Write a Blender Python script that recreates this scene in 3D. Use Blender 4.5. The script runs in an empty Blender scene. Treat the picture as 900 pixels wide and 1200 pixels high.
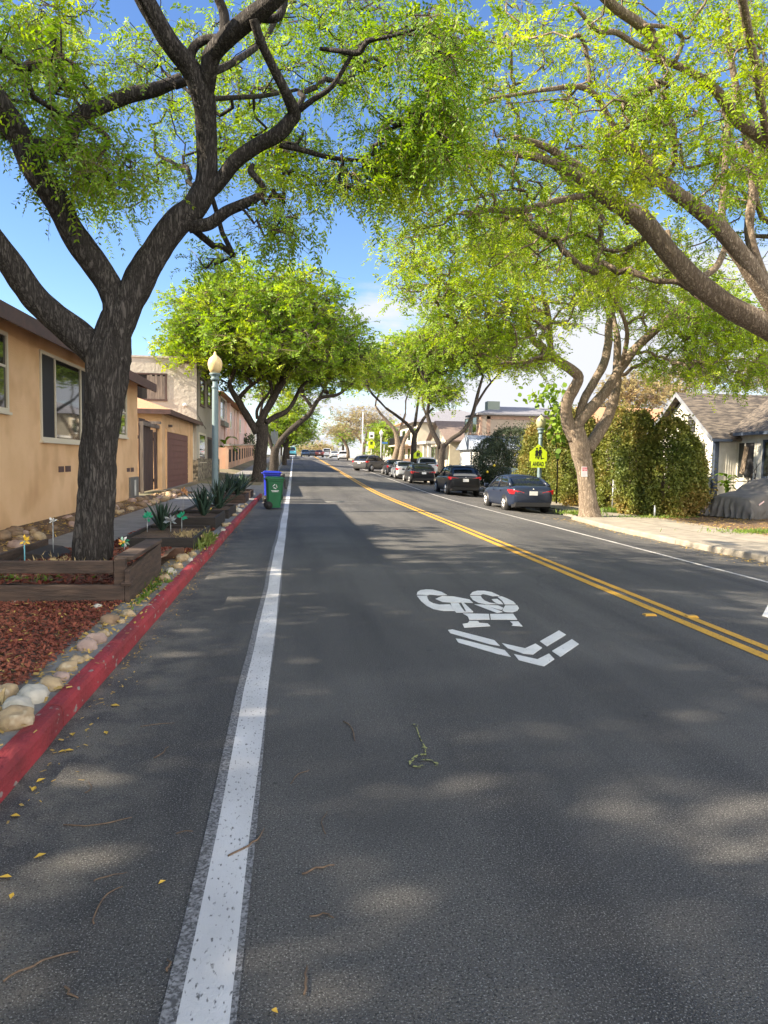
import bpy, bmesh, math, random
import numpy as np
from mathutils import Vector, Matrix, noise

S = bpy.context.scene
COL = S.collection
R = math.radians
random.seed(7)
RNG = np.random.default_rng(11)

# ------------------------------------------------------------------ camera
F = 832.0
YAW, PITCH, ROLL, CAMH = R(7.265), R(-4.1025), R(1.0), 1.62
rt = np.array([math.cos(YAW), -math.sin(YAW), 0.0])
fw = np.array([math.sin(YAW) * math.cos(PITCH), math.cos(YAW) * math.cos(PITCH), math.sin(PITCH)])
up = np.cross(rt, fw)
cam = bpy.data.cameras.new('camera')
cam.sensor_fit = 'HORIZONTAL'
cam.sensor_width = 36.0
cam.lens = 36.0 * F / 900.0
cam.clip_start = 0.05
cam.clip_end = 6000
camo = bpy.data.objects.new('camera', cam)
COL.objects.link(camo)
# the photographed content is turned clockwise by ROLL, so the camera is turned the other way
cr = rt * math.cos(ROLL) + up * math.sin(ROLL)
cu = up * math.cos(ROLL) - rt * math.sin(ROLL)
M3 = Matrix(((cr[0], cu[0], -fw[0], 0), (cr[1], cu[1], -fw[1], 0), (cr[2], cu[2], -fw[2], CAMH), (0, 0, 0, 1)))
camo.matrix_world = M3
S.camera = camo

# ------------------------------------------------------------------ world, sun, exposure
SUN_EL, SUN_BACK = R(33), R(8)
sd = Vector((-math.cos(SUN_BACK) * math.cos(SUN_EL), -math.sin(SUN_BACK) * math.cos(SUN_EL), math.sin(SUN_EL)))
W = bpy.data.worlds.new('World')
S.world = W
W.use_nodes = True
nt = W.node_tree
nt.nodes.clear()
def wn(t, **k):
    n = nt.nodes.new(t)
    for a, b in k.items():
        setattr(n, a, b)
    return n
sky = wn('ShaderNodeTexSky', sky_type='NISHITA', sun_disc=False, sun_elevation=SUN_EL,
         sun_rotation=math.atan2(sd.x, sd.y) % (2 * math.pi), altitude=50, air_density=1.0, dust_density=0.0, ozone_density=3.0)
hsv = wn('ShaderNodeHueSaturation')
hsv.inputs['Hue'].default_value = 0.508
hsv.inputs['Saturation'].default_value = 1.12
hsv.inputs['Value'].default_value = 0.60
tc = wn('ShaderNodeTexCoord')
sep = wn('ShaderNodeSeparateXYZ')
# project the view direction on a cloud deck so that clouds flatten towards the horizon
addz = wn('ShaderNodeMath', operation='ADD'); addz.inputs[1].default_value = 0.12
dx = wn('ShaderNodeMath', operation='DIVIDE'); dy = wn('ShaderNodeMath', operation='DIVIDE')
com = wn('ShaderNodeCombineXYZ')
nz = wn('ShaderNodeTexNoise'); nz.inputs['Scale'].default_value = 0.95; nz.inputs['Detail'].default_value = 8; nz.inputs['Roughness'].default_value = 0.58
elr = wn('ShaderNodeMapRange', interpolation_type='SMOOTHSTEP')
elr.inputs['From Min'].default_value = 0.04; elr.inputs['From Max'].default_value = 0.48
elr.inputs['To Min'].default_value = 0.24; elr.inputs['To Max'].default_value = -0.16
azr = wn('ShaderNodeMapRange')
azr.inputs['From Min'].default_value = -0.5; azr.inputs['From Max'].default_value = 0.5
azr.inputs['To Min'].default_value = -0.30; azr.inputs['To Max'].default_value = 0.09
s1 = wn('ShaderNodeMath', operation='ADD'); s2 = wn('ShaderNodeMath', operation='ADD')
cmask = wn('ShaderNodeMapRange', interpolation_type='SMOOTHSTEP')
cmask.inputs['From Min'].default_value = 0.50; cmask.inputs['From Max'].default_value = 0.70
mix = wn('ShaderNodeMix', data_type='RGBA')
bg = wn('ShaderNodeBackground'); bg.inputs['Strength'].default_value = 0.115
out = wn('ShaderNodeOutputWorld')
L = nt.links.new
L(tc.outputs['Generated'], sep.inputs[0]); L(sep.outputs['Z'], addz.inputs[0])
L(sep.outputs['X'], dx.inputs[0]); L(addz.outputs[0], dx.inputs[1])
L(sep.outputs['Y'], dy.inputs[0]); L(addz.outputs[0], dy.inputs[1])
L(dx.outputs[0], com.inputs[0]); L(dy.outputs[0], com.inputs[1]); L(com.outputs[0], nz.inputs['Vector'])
L(sep.outputs['Z'], elr.inputs['Value']); L(sep.outputs['X'], azr.inputs['Value'])
L(nz.outputs['Fac'], s1.inputs[0]); L(elr.outputs[0], s1.inputs[1]); L(s1.outputs[0], s2.inputs[0]); L(azr.outputs[0], s2.inputs[1])
bkr = wn('ShaderNodeMapRange', interpolation_type='SMOOTHSTEP')  # extra cloud added behind the camera, out of view, to fill the shade
bkr.inputs['From Min'].default_value = -0.05; bkr.inputs['From Max'].default_value = -0.75
bkr.inputs['To Min'].default_value = 0.0; bkr.inputs['To Max'].default_value = 0.42
s3 = wn('ShaderNodeMath', operation='ADD')
L(sep.outputs['Y'], bkr.inputs['Value']); L(s2.outputs[0], s3.inputs[0]); L(bkr.outputs[0], s3.inputs[1])
L(s3.outputs[0], cmask.inputs['Value'])
cl = wn('ShaderNodeMix', data_type='RGBA'); cl.inputs['A'].default_value = (2.15, 2.2, 2.35, 1); cl.inputs['B'].default_value = (9.0, 8.6, 8.2, 1)  # unseen rear cloud made far brighter than the visible cloud, as fill light
clf = wn('ShaderNodeMapRange', interpolation_type='SMOOTHSTEP'); clf.inputs['From Min'].default_value = 0.30; clf.inputs['From Max'].default_value = -0.35
L(sep.outputs['Y'], clf.inputs['Value']); L(clf.outputs[0], cl.inputs['Factor']); L(cl.outputs['Result'], mix.inputs['B'])
L(sky.outputs[0], hsv.inputs['Color']); L(hsv.outputs[0], mix.inputs['A']); L(cmask.outputs[0], mix.inputs['Factor'])
L(mix.outputs['Result'], bg.inputs['Color']); L(bg.outputs[0], out.inputs['Surface'])

sun = bpy.data.lights.new('sun', 'SUN')
sun.energy = 4.6
sun.angle = R(0.53)
sun.color = (1.0, 0.86, 0.66)
suno = bpy.data.objects.new('sun', sun)
COL.objects.link(suno)
suno.rotation_euler = sd.to_track_quat('Z', 'Y').to_euler()
suno.location = (0, 0, 60)
S.view_settings.view_transform = 'Standard'
S.view_settings.look = 'None'
S.view_settings.exposure = 1.95
S.view_settings.gamma = 1.0
S.view_settings.use_curve_mapping = False
S.render.engine = 'CYCLES'
S.cycles.max_bounces = 8
S.cycles.transparent_max_bounces = 8
S.cycles.use_denoising = True
try:
    S.cycles.denoiser = 'OPENIMAGEDENOISE'
except Exception:
    pass

# ------------------------------------------------------------------ placing helpers: a pixel of the photograph and one known plane give a point in the place
def ray(x, y):
    u, v = x - 450.0, 600.0 - y
    return fw * F + cr * u + cu * v
O3 = np.array([0, 0, CAMH])
def atY(x, y, Y):
    d = ray(x, y); return O3 + d * (Y / d[1])
def atX(x, y, X):
    d = ray(x, y); return O3 + d * (X / d[0])
def atZ(x, y, z):
    d = ray(x, y); return O3 + d * ((z - CAMH) / d[2])

def rise(Y):                       # the street climbs to a crest some 145 m ahead
    if Y < 30: return 0.0
    if Y < 42: return 0.021 * (Y - 30) ** 2 / 24.0
    if Y < 140: return 0.021 * (Y - 36)
    if Y < 165: return 0.021 * 104 + 0.021 * (Y - 140) - 0.0009 * (Y - 140) ** 2
    e = 0.021 * 104 + 0.021 * 25 - 0.0009 * 625
    return max(-8.0, e - 0.024 * (Y - 165))
CROWN = 4.1
def roadz(X, Y):
    return rise(Y) + (0.0 if X < CROWN else -0.060 * (X - CROWN))
KL = -1.34                         # face of the left kerb
def kerb_r(Y):                     # face of the right kerb, with the bulge round the tree
    pts = [(-60, 9.85), (12, 9.85), (15.5, 9.45), (20, 9.35), (24, 9.75), (26.0, 10.55), (40, 10.5), (600, 10.5)]
    for (a, b), (c, d) in zip(pts, pts[1:]):
        if Y <= c:
            t = max(0, (Y - a) / (c - a)); t = t * t * (3 - 2 * t)
            return b + (d - b) * t
    return 10.5
GL, GR = 0.12, -0.215              # ground level behind the kerbs
def groundz(X, Y):
    if X < 4: 
        b = GL + max(0.0, min(1.0, (-4.3 - X) / 0.8)) * 0.13
        return b + rise(Y)
    return GR + rise(Y) + max(0.0, min(1.0, (X - 13.5) / 5.0)) * 0.25
def on_road(x, y):
    p = atZ(x, y, 0.0)
    for _ in range(12):
        p = atZ(x, y, roadz(p[0], p[1]))
    return p

# ------------------------------------------------------------------ mesh helpers
class MB:
    def __init__(s):
        s.v = []; s.f = []; s.m = []; s.s = []
    def add(s, vs, fs, mi=0, smooth=False):
        o = len(s.v); s.v.extend([tuple(map(float, p)) for p in vs])
        for f in fs:
            s.f.append(tuple(i + o for i in f)); s.m.append(mi); s.s.append(smooth)
        return s
    def box(s, x0, x1, y0, y1, z0, z1, mi=0):
        vs = [(x0,y0,z0),(x1,y0,z0),(x1,y1,z0),(x0,y1,z0),(x0,y0,z1),(x1,y0,z1),(x1,y1,z1),(x0,y1,z1)]
        return s.add(vs, [(0,3,2,1),(4,5,6,7),(0,1,5,4),(1,2,6,5),(2,3,7,6),(3,0,4,7)], mi)
    def obox(s, c, size, rx=0, ry=0, rz=0, mi=0):
        from mathutils import Euler
        m = Euler((rx, ry, rz)).to_matrix()
        hx, hy, hz = [a / 2 for a in size]
        vs = [(-hx,-hy,-hz),(hx,-hy,-hz),(hx,hy,-hz),(-hx,hy,-hz),(-hx,-hy,hz),(hx,-hy,hz),(hx,hy,hz),(-hx,hy,hz)]
        vs = [tuple(m @ Vector(p) + Vector(c)) for p in vs]
        return s.add(vs, [(0,3,2,1),(4,5,6,7),(0,1,5,4),(1,2,6,5),(2,3,7,6),(3,0,4,7)], mi)
    def prism(s, poly, vec, mi=0):          # planar polygon pushed along vec
        n = len(poly); vec = Vector(vec)
        a = [Vector(p) for p in poly]; b = [p + vec for p in a]
        fs = [tuple(range(n - 1, -1, -1)), tuple(range(n, 2 * n))] + [(i, (i + 1) % n, n + (i + 1) % n, n + i) for i in range(n)]
        return s.add(a + b, fs, mi)
    def loft(s, rings, mi=0, caps=True, closed=True, smooth=True):
        n = len(rings[0]); vs = [p for r in rings for p in r]; fs = []
        for i in range(len(rings) - 1):
            for j in range(n if closed else n - 1):
                k = (j + 1) % n
                fs.append((i*n+j, i*n+k, (i+1)*n+k, (i+1)*n+j))
        if caps:
            fs.append(tuple(range(n - 1, -1, -1))); fs.append(tuple((len(rings)-1)*n + j for j in range(n)))
        return s.add(vs, fs, mi, smooth)
    def lathe(s, prof, n=20, c=(0,0,0), mi=0, smooth=True):
        rings = [[(c[0]+r*math.cos(2*math.pi*j/n), c[1]+r*math.sin(2*math.pi*j/n), c[2]+z) for j in range(n)] for r, z in prof]
        return s.loft(rings, mi, True, True, smooth)
    def tube(s, pts, rad, n=8, mi=0, smooth=True, caps=True, bump=None):
        P = [Vector(p) for p in pts]
        if not hasattr(rad, '__len__'): rad = [rad] * len(P)
        t0 = (P[1] - P[0]).normalized()
        a = Vector((0, 0, 1)) if abs(t0.z) < 0.9 else Vector((1, 0, 0))
        u = t0.cross(a).normalized(); rings = []
        for i, p in enumerate(P):
            t = (P[min(i+1, len(P)-1)] - P[max(i-1, 0)])
            if t.length < 1e-9: t = t0.copy()
            t.normalize()
            u = (u - t * u.dot(t))
            u = u.normalized() if u.length > 1e-6 else t.orthogonal().normalized()
            w = t.cross(u); ring = []
            for j in range(n):
                an = 2 * math.pi * j / n; r = rad[i]
                if bump: r *= bump(p, an, i)
                ring.append(p + u * (math.cos(an) * r) + w * (math.sin(an) * r))
            rings.append(ring)
        return s.loft(rings, mi, caps, True, smooth)
    def cyl(s, p0, p1, r, n=12, mi=0):
        return s.tube([p0, p1], [r, r], n, mi, True)
    def build(s, name, mats, parent=None, world=True, bevel=0.0, auto=True):
        me = bpy.data.meshes.new(name)
        v = s.v
        if parent is not None and world:
            o = root_loc(parent); v = [(p[0]-o[0], p[1]-o[1], p[2]-o[2]) for p in v]
        me.from_pydata(v, [], s.f)
        me.polygons.foreach_set('material_index', s.m)
        me.polygons.foreach_set('use_smooth', s.s)
        for m in (mats if isinstance(mats, (list, tuple)) else [mats]):
            me.materials.append(m)
        me.update()
        o = bpy.data.objects.new(name, me); COL.objects.link(o)
        if parent is not None: o.parent = parent
        if bevel:
            b = o.modifiers.new('bevel', 'BEVEL'); b.width = bevel; b.segments = 2; b.limit_method = 'ANGLE'; b.angle_limit = R(40)
        return o
def root_loc(o):
    while o.parent is not None: o = o.parent
    return o.location.copy()
def thing(name, label, cat, loc=(0,0,0), rz=0.0, group=None):
    o = bpy.data.objects.new(name, None); COL.objects.link(o)
    o.empty_display_size = 0.2
    o.location = loc; o.rotation_euler = (0, 0, rz)
    return tag(o, label, cat, group)
def tag(o, label, cat, group=None):
    o['label'] = label; o['category'] = cat
    if group: o['group'] = group
    return o
def struct(o, kind='structure'):
    o['kind'] = kind; return o
def dup(root, loc=None, rz=None, label=None, group=None):
    kids = {}
    for q in bpy.data.objects:
        if q.parent is not None: kids.setdefault(q.parent.name, []).append(q)
    def rec(o, par):
        c = o.copy(); COL.objects.link(c)
        if par is not None: c.parent = par
        for q in kids.get(o.name, []): rec(q, c)
        return c
    r = rec(root, None)
    if loc is not None: r.location = loc
    if rz is not None: r.rotation_euler = (0, 0, rz)
    if label: r['label'] = label
    if group: r['group'] = group
    return r
def smoothpts(pts, rad, sub=4):             # Catmull-Rom through the traced points
    P = [np.array(p, float) for p in pts]; n = len(P); o = []; rr = []
    for i in range(n - 1):
        p0 = P[max(i-1, 0)]; p1 = P[i]; p2 = P[i+1]; p3 = P[min(i+2, n-1)]
        for k in range(sub):
            t = k / sub
            o.append(0.5 * ((2*p1) + (-p0+p2)*t + (2*p0-5*p1+4*p2-p3)*t*t + (-p0+3*p1-3*p2+p3)*t**3)); rr.append(rad[i] + (rad[i+1]-rad[i]) * t)
    o.append(P[-1]); rr.append(rad[-1])
    return o, rr

# ------------------------------------------------------------------ materials
def mat(name, col, rough=0.7, col2=None, scale=6.0, detail=6, lo=0.35, hi=0.65, bump=0.0, bscale=None, spec=0.4, metal=0.0,
        vec=(1,1,1), coat=0.0, extra=None, dist=0.02):
    m = bpy.data.materials.new(name); m.use_nodes = True
    t = m.node_tree; n = t.nodes; b = n['Principled BSDF']
    b.inputs['Base Color'].default_value = (*col, 1); b.inputs['Roughness'].default_value = rough
    b.inputs['Specular IOR Level'].default_value = spec; b.inputs['Metallic'].default_value = metal
    b.inputs['Coat Weight'].default_value = coat
    tcn = n.new('ShaderNodeTexCoord'); mp = n.new('ShaderNodeMapping'); mp.inputs['Scale'].default_value = vec
    t.links.new(tcn.outputs['Object'], mp.inputs['Vector'])
    last = None
    if col2 is not None:
        z = n.new('ShaderNodeTexNoise'); z.inputs['Scale'].default_value = scale; z.inputs['Detail'].default_value = detail
        t.links.new(mp.outputs[0], z.inputs['Vector'])
        r = n.new('ShaderNodeMapRange'); r.inputs['From Min'].default_value = lo; r.inputs['From Max'].default_value = hi
        t.links.new(z.outputs['Fac'], r.inputs['Value'])
        x = n.new('ShaderNodeMix'); x.data_type = 'RGBA'; x.inputs['A'].default_value = (*col, 1); x.inputs['B'].default_value = (*col2, 1)
        t.links.new(r.outputs[0], x.inputs['Factor']); t.links.new(x.outputs['Result'], b.inputs['Base Color']); last = x.outputs['Result']
    if bump:
        z2 = n.new('ShaderNodeTexNoise'); z2.inputs['Scale'].default_value = bscale or scale * 4; z2.inputs['Detail'].default_value = 5
        t.links.new(mp.outputs[0], z2.inputs['Vector'])
        bp = n.new('ShaderNodeBump'); bp.inputs['Strength'].default_value = bump; bp.inputs['Distance'].default_value = dist
        t.links.new(z2.outputs['Fac'], bp.inputs['Height']); t.links.new(bp.outputs[0], b.inputs['Normal'])
    if extra: extra(m, t, b, mp, last)
    return m
def speck(col, amount, scale, fmin, fmax):   # a second noise mixed over whatever colour is there
    def f(m, t, b, mp, last):
        n = t.nodes
        z = n.new('ShaderNodeTexNoise'); z.inputs['Scale'].default_value = scale; z.inputs['Detail'].default_value = 2
        t.links.new(mp.outputs[0], z.inputs['Vector'])
        r = n.new('ShaderNodeMapRange'); r.inputs['From Min'].default_value = fmin; r.inputs['From Max'].default_value = fmax; r.inputs['To Max'].default_value = amount
        t.links.new(z.outputs['Fac'], r.inputs['Value'])
        x = n.new('ShaderNodeMix'); x.data_type = 'RGBA'; x.inputs['B'].default_value = (*col, 1)
        if last is not None: t.links.new(last, x.inputs['A'])
        else: x.inputs['A'].default_value = b.inputs['Base Color'].default_value
        t.links.new(r.outputs[0], x.inputs['Factor']); t.links.new(x.outputs['Result'], b.inputs['Base Color'])
    return f
def worn(under, scale, fmin, fmax):          # paint with holes that show what lies under it
    return speck(under, 1.0, scale, fmin, fmax)

def asphalt():
    m = bpy.data.materials.new('asphalt'); m.use_nodes = True
    t = m.node_tree; n = t.nodes; b = n['Principled BSDF']; l = t.links.new
    b.inputs['Roughness'].default_value = 0.82; b.inputs['Specular IOR Level'].default_value = 0.35
    tcn = n.new('ShaderNodeTexCoord')
    def noise_(scale, det, vec=None, rough=0.5):
        z = n.new('ShaderNodeTexNoise'); z.inputs['Scale'].default_value = scale; z.inputs['Detail'].default_value = det; z.inputs['Roughness'].default_value = rough
        if vec:
            mp = n.new('ShaderNodeMapping'); mp.inputs['Scale'].default_value = vec; l(tcn.outputs['Object'], mp.inputs['Vector']); l(mp.outputs[0], z.inputs['Vector'])
        else: l(tcn.outputs['Object'], z.inputs['Vector'])
        return z.outputs['Fac']
    def rng_(v, a, b_, c, d):
        r = n.new('ShaderNodeMapRange'); r.inputs['From Min'].default_value = a; r.inputs['From Max'].default_value = b_
        r.inputs['To Min'].default_value = c; r.inputs['To Max'].default_value = d; l(v, r.inputs['Value']); return r.outputs[0]
    def mixc(fac, a, bcol):
        x = n.new('ShaderNodeMix'); x.data_type = 'RGBA'; l(fac, x.inputs['Factor'])
        if isinstance(a, tuple): x.inputs['A'].default_value = (*a, 1)
        else: l(a, x.inputs['A'])
        if isinstance(bcol, tuple): x.inputs['B'].default_value = (*bcol, 1)
        else: l(bcol, x.inputs['B'])
        return x.outputs['Result']
    base = mixc(rng_(noise_(0.55, 6), 0.35, 0.68, 0, 1), (0.070, 0.068, 0.067), (0.102, 0.098, 0.092))
    # wheel tracks and stains stretched along the street
    base = mixc(rng_(noise_(1.0, 5, (1.5, 0.10, 1)), 0.46, 0.66, 0, 0.75), base, (0.030, 0.030, 0.033))
    base = mixc(rng_(noise_(1.1, 6, (1.6, 0.25, 1)), 0.54, 0.68, 0, 0.42), base, (0.10, 0.098, 0.092))
    # dirt along both gutters
    sx = n.new('ShaderNodeSeparateXYZ'); l(tcn.outputs['Object'], sx.inputs[0])
    gl = rng_(sx.outputs['X'], -1.30, -0.50, 1.0, 0.0)
    gr = rng_(sx.outputs['X'], 7.6, 9.6, 0.0, 1.0)
    gsum = n.new('ShaderNodeMath'); gsum.operation = 'MAXIMUM'; l(gl, gsum.inputs[0]); l(gr, gsum.inputs[1])
    gm = n.new('ShaderNodeMath'); gm.operation = 'MULTIPLY'; l(gsum.outputs[0], gm.inputs[0]); l(rng_(noise_(3.2, 8, None, 0.62), 0.42, 0.58, 0, 0.85), gm.inputs[1])
    base = mixc(gm.outputs[0], base, (0.17, 0.155, 0.13))
    # aggregate: pale and dark grains
    base = mixc(rng_(noise_(150, 2), 0.575, 0.66, 0, 0.75), base, (0.30, 0.30, 0.29))
    base = mixc(rng_(noise_(62, 2), 0.66, 0.74, 0, 0.6), base, (0.26, 0.255, 0.245))
    base = mixc(rng_(noise_(110, 2), 0.54, 0.64, 0, 0.75), base, (0.018, 0.018, 0.02))
    base = mixc(rng_(noise_(9, 3), 0.70, 0.75, 0, 0.6), base, (0.028, 0.027, 0.027))
    base = mixc(rng_(noise_(0.23, 4), 0.50, 0.55, 0, 0.35), base, (0.034, 0.035, 0.038))
    # fine cracks
    vo = n.new('ShaderNodeTexVoronoi'); vo.feature = 'DISTANCE_TO_EDGE'; vo.inputs['Scale'].default_value = 0.33
    wz = n.new('ShaderNodeTexNoise'); wz.inputs['Scale'].default_value = 1.6; wz.inputs['Detail'].default_value = 6; l(tcn.outputs['Object'], wz.inputs['Vector'])
    wm = n.new('ShaderNodeMix'); wm.data_type = 'VECTOR'; wm.inputs['Factor'].default_value = 0.25
    l(tcn.outputs['Object'], wm.inputs['A']); l(wz.outputs['Color'], wm.inputs['B']); l(wm.outputs['Result'], vo.inputs['Vector'])
    cm = n.new('ShaderNodeMath'); cm.operation = 'MULTIPLY'
    l(rng_(vo.outputs['Distance'], 0.0, 0.003, 0.45, 0.0), cm.inputs[0]); l(rng_(noise_(0.35, 3), 0.54, 0.60, 0, 1), cm.inputs[1])
    base = mixc(cm.outputs[0], base, (0.016, 0.016, 0.017))
    l(base, b.inputs['Base Color'])
    bp = n.new('ShaderNodeBump'); bp.inputs['Strength'].default_value = 0.9; bp.inputs['Distance'].default_value = 0.008
    l(noise_(140, 3), bp.inputs['Height']); l(bp.outputs[0], b.inputs['Normal'])
    return m

def leafmat(name, cols, transl=0.42, rough=0.5):
    m = bpy.data.materials.new(name); m.use_nodes = True
    t = m.node_tree; n = t.nodes; b = n['Principled BSDF']; l = t.links.new
    g = n.new('ShaderNodeNewGeometry'); rp = n.new('ShaderNodeValToRGB')
    e = rp.color_ramp.elements
    e[0].position = 0.0; e[0].color = (*cols[0], 1); e[1].position = 1.0; e[1].color = (*cols[-1], 1)
    for i, c in enumerate(cols[1:-1]):
        q = e.new((i + 1) / (len(cols) - 1)); q.color = (*c, 1)
    # leaf-to-leaf variation plus a slow drift of kind of green through the crown
    tcn = n.new('ShaderNodeTexCoord'); z = n.new('ShaderNodeTexNoise'); z.inputs['Scale'].default_value = 0.55; z.inputs['Detail'].default_value = 3
    l(tcn.outputs['Object'], z.inputs['Vector'])
    a = n.new('ShaderNodeMapRange'); a.inputs['From Min'].default_value = 0.3; a.inputs['From Max'].default_value = 0.7; a.inputs['To Min'].default_value = 0.0; a.inputs['To Max'].default_value = 0.72
    l(z.outputs['Fac'], a.inputs['Value'])
    c = n.new('ShaderNodeMath'); c.operation = 'MULTIPLY_ADD'; c.inputs[1].default_value = 0.30; l(g.outputs['Random Per Island'], c.inputs[0]); l(a.outputs[0], c.inputs[2])
    l(c.outputs[0], rp.inputs['Fac']); l(rp.outputs['Color'], b.inputs['Base Color'])
    b.inputs['Roughness'].default_value = rough; b.inputs['Specular IOR Level'].default_value = 0.3
    tr = n.new('ShaderNodeBsdfTranslucent'); l(rp.outputs['Color'], tr.inputs['Color'])
    hs = n.new('ShaderNodeHueSaturation'); hs.inputs['Hue'].default_value = 0.485; hs.inputs['Saturation'].default_value = 1.1; hs.inputs['Value'].default_value = 1.35
    l(rp.outputs['Color'], hs.inputs['Color']); l(hs.outputs[0], tr.inputs['Color'])
    mx = n.new('ShaderNodeMixShader'); mx.inputs[0].default_value = transl
    l(b.outputs[0], mx.inputs[1]); l(tr.outputs[0], mx.inputs[2]); l(mx.outputs[0], n['Material Output'].inputs['Surface'])
    return m
def barkmat(name, c1, c2, vs=(9, 9, 1.6)):
    m = bpy.data.materials.new(name); m.use_nodes = True
    t = m.node_tree; n = t.nodes; b = n['Principled BSDF']; l = t.links.new
    b.inputs['Roughness'].default_value = 0.9; b.inputs['Specular IOR Level'].default_value = 0.2
    tcn = n.new('ShaderNodeTexCoord'); mp = n.new('ShaderNodeMapping'); mp.inputs['Scale'].default_value = vs; l(tcn.outputs['Object'], mp.inputs['Vector'])
    z = n.new('ShaderNodeTexNoise'); z.inputs['Scale'].default_value = 2.2; z.inputs['Detail'].default_value = 8; z.inputs['Roughness'].default_value = 0.65; l(mp.outputs[0], z.inputs['Vector'])
    def ridge(scale, off):
        q = n.new('ShaderNodeTexNoise'); q.inputs['Scale'].default_value = scale; q.inputs['Detail'].default_value = 3; q.inputs['Distortion'].default_value = 0.6; l(mp.outputs[0], q.inputs['Vector'])
        u = n.new('ShaderNodeMath'); u.operation = 'SUBTRACT'; u.inputs[1].default_value = off; l(q.outputs['Fac'], u.inputs[0])
        w = n.new('ShaderNodeMath'); w.operation = 'ABSOLUTE'; l(u.outputs[0], w.inputs[0])
        k = n.new('ShaderNodeMapRange'); k.inputs['From Max'].default_value = 0.10; l(w.outputs[0], k.inputs['Value']); return k.outputs[0]
    r = n.new('ShaderNodeMath'); r.operation = 'MULTIPLY'; l(ridge(2.0, 0.5), r.inputs[0]); l(ridge(3.4, 0.47), r.inputs[1])
    r2_ = n.new('ShaderNodeMath'); r2_.operation = 'MULTIPLY_ADD'; r2_.inputs[1].default_value = 0.75; r2_.inputs[2].default_value = 0.25; l(r.outputs[0], r2_.inputs[0])
    mm = n.new('ShaderNodeMath'); mm.operation = 'MULTIPLY'; l(r2_.outputs[0], mm.inputs[0]); l(z.outputs['Fac'], mm.inputs[1])
    x = n.new('ShaderNodeMix'); x.data_type = 'RGBA'; x.inputs['A'].default_value = (*c1, 1); x.inputs['B'].default_value = (*c2, 1)
    r2 = n.new('ShaderNodeMapRange'); r2.inputs['From Min'].default_value = 0.1; r2.inputs['From Max'].default_value = 0.6; l(mm.outputs[0], r2.inputs['Value'])
    l(r2.outputs[0], x.inputs['Factor']); l(x.outputs['Result'], b.inputs['Base Color'])
    bp = n.new('ShaderNodeBump'); bp.inputs['Strength'].default_value = 0.9; bp.inputs['Distance'].default_value = 0.035; l(mm.outputs[0], bp.inputs['Height']); l(bp.outputs[0], b.inputs['Normal'])
    return m
def carpaint(name, c):
    return mat(name, c, 0.32, spec=0.30, coat=0.15)

ASPH = asphalt()
CONC = mat('concrete', (0.30,0.27,0.22), 0.85, (0.22,0.195,0.16), 3.0, 8, bump=0.25, bscale=70, extra=speck((0.14,0.13,0.115), 0.6, 55, 0.62, 0.75))
CONC_L = mat('old_concrete', (0.235,0.23,0.22), 0.85, (0.17,0.165,0.16), 2.5, 8, bump=0.25, bscale=70, extra=speck((0.11,0.105,0.10), 0.6, 40, 0.6, 0.75))
SOIL = mat('soil', (0.135,0.085,0.052), 0.95, (0.075,0.048,0.032), 4, 8, bump=0.6, bscale=40, extra=speck((0.28,0.21,0.13), 0.7, 45, 0.58, 0.7))
EARTH = mat('ground', (0.20,0.16,0.11), 0.95, (0.12,0.12,0.06), 0.7, 8, bump=0.4, bscale=20)
REDK = mat('red_kerb_paint', (0.32,0.034,0.043), 0.75, (0.17,0.025,0.03), 4.5, 8, bump=0.5, bscale=40, vec=(1,.5,1), extra=worn((0.24,0.20,0.18), 16.0, 0.645, 0.68))
WHITE_L = mat('white_line_paint', (0.60,0.60,0.61), 0.7, (0.44,0.44,0.45), 1.6, 8, bump=0.3, bscale=120, vec=(1.6,.7,1), extra=worn((0.11,0.11,0.11), 45, 0.61, 0.72))
WHITE_D = mat('worn_line_paint', (0.27,0.27,0.28), 0.75, (0.12,0.12,0.125), 45, 5, bump=0.3, bscale=120, extra=worn((0.075,0.075,0.078), 90, 0.46, 0.60))
WHITE_F = mat('thin_white_paint', (0.55,0.53,0.50), 0.75, (0.40,0.39,0.37), 2.0, 6, extra=worn((0.09,0.09,0.09), 20, 0.56, 0.66))
SHARROW = mat('thermoplastic_white', (0.72,0.72,0.70), 0.6, (0.60,0.60,0.58), 4.0, 6, bump=0.2, bscale=120, extra=worn((0.18,0.18,0.18), 60, 0.66, 0.74))
YELLOW = mat('yellow_line_paint', (0.60,0.33,0.035), 0.65, (0.48,0.27,0.035), 2.5, 6, bump=0.3, bscale=120, extra=worn((0.11,0.09,0.06), 40, 0.62, 0.70))
YFADE = mat('faded_yellow_mark', (0.38,0.38,0.12), 0.8, (0.20,0.20,0.09), 30, 4, extra=worn((0.055,0.056,0.058), 45, 0.44, 0.54))
YREF = mat('amber_marker', (0.55,0.30,0.04), 0.4)
ORANGE = mat('orange_stucco', (0.76,0.50,0.28), 0.9, (0.66,0.41,0.21), 0.9, 8, bump=0.6, bscale=40, extra=speck((0.48,0.27,0.13), 0.55, 1.3, 0.50, 0.75))
GREYST = mat('grey_stucco', (0.44,0.41,0.35), 0.92, (0.38,0.35,0.295), 0.8, 8, bump=0.8, bscale=5.5, dist=0.05, extra=speck((0.30,0.275,0.23), 0.4, 1.1, 0.55, 0.8))
PINKST = mat('pink_stucco', (0.70,0.50,0.44), 0.9, (0.62,0.44,0.38), 1.0, 5, bump=0.3, bscale=30)
FENCEST = mat('salmon_stucco', (0.60,0.38,0.26), 0.9, (0.52,0.32,0.22), 1.0, 5, bump=0.3, bscale=30)
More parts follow.
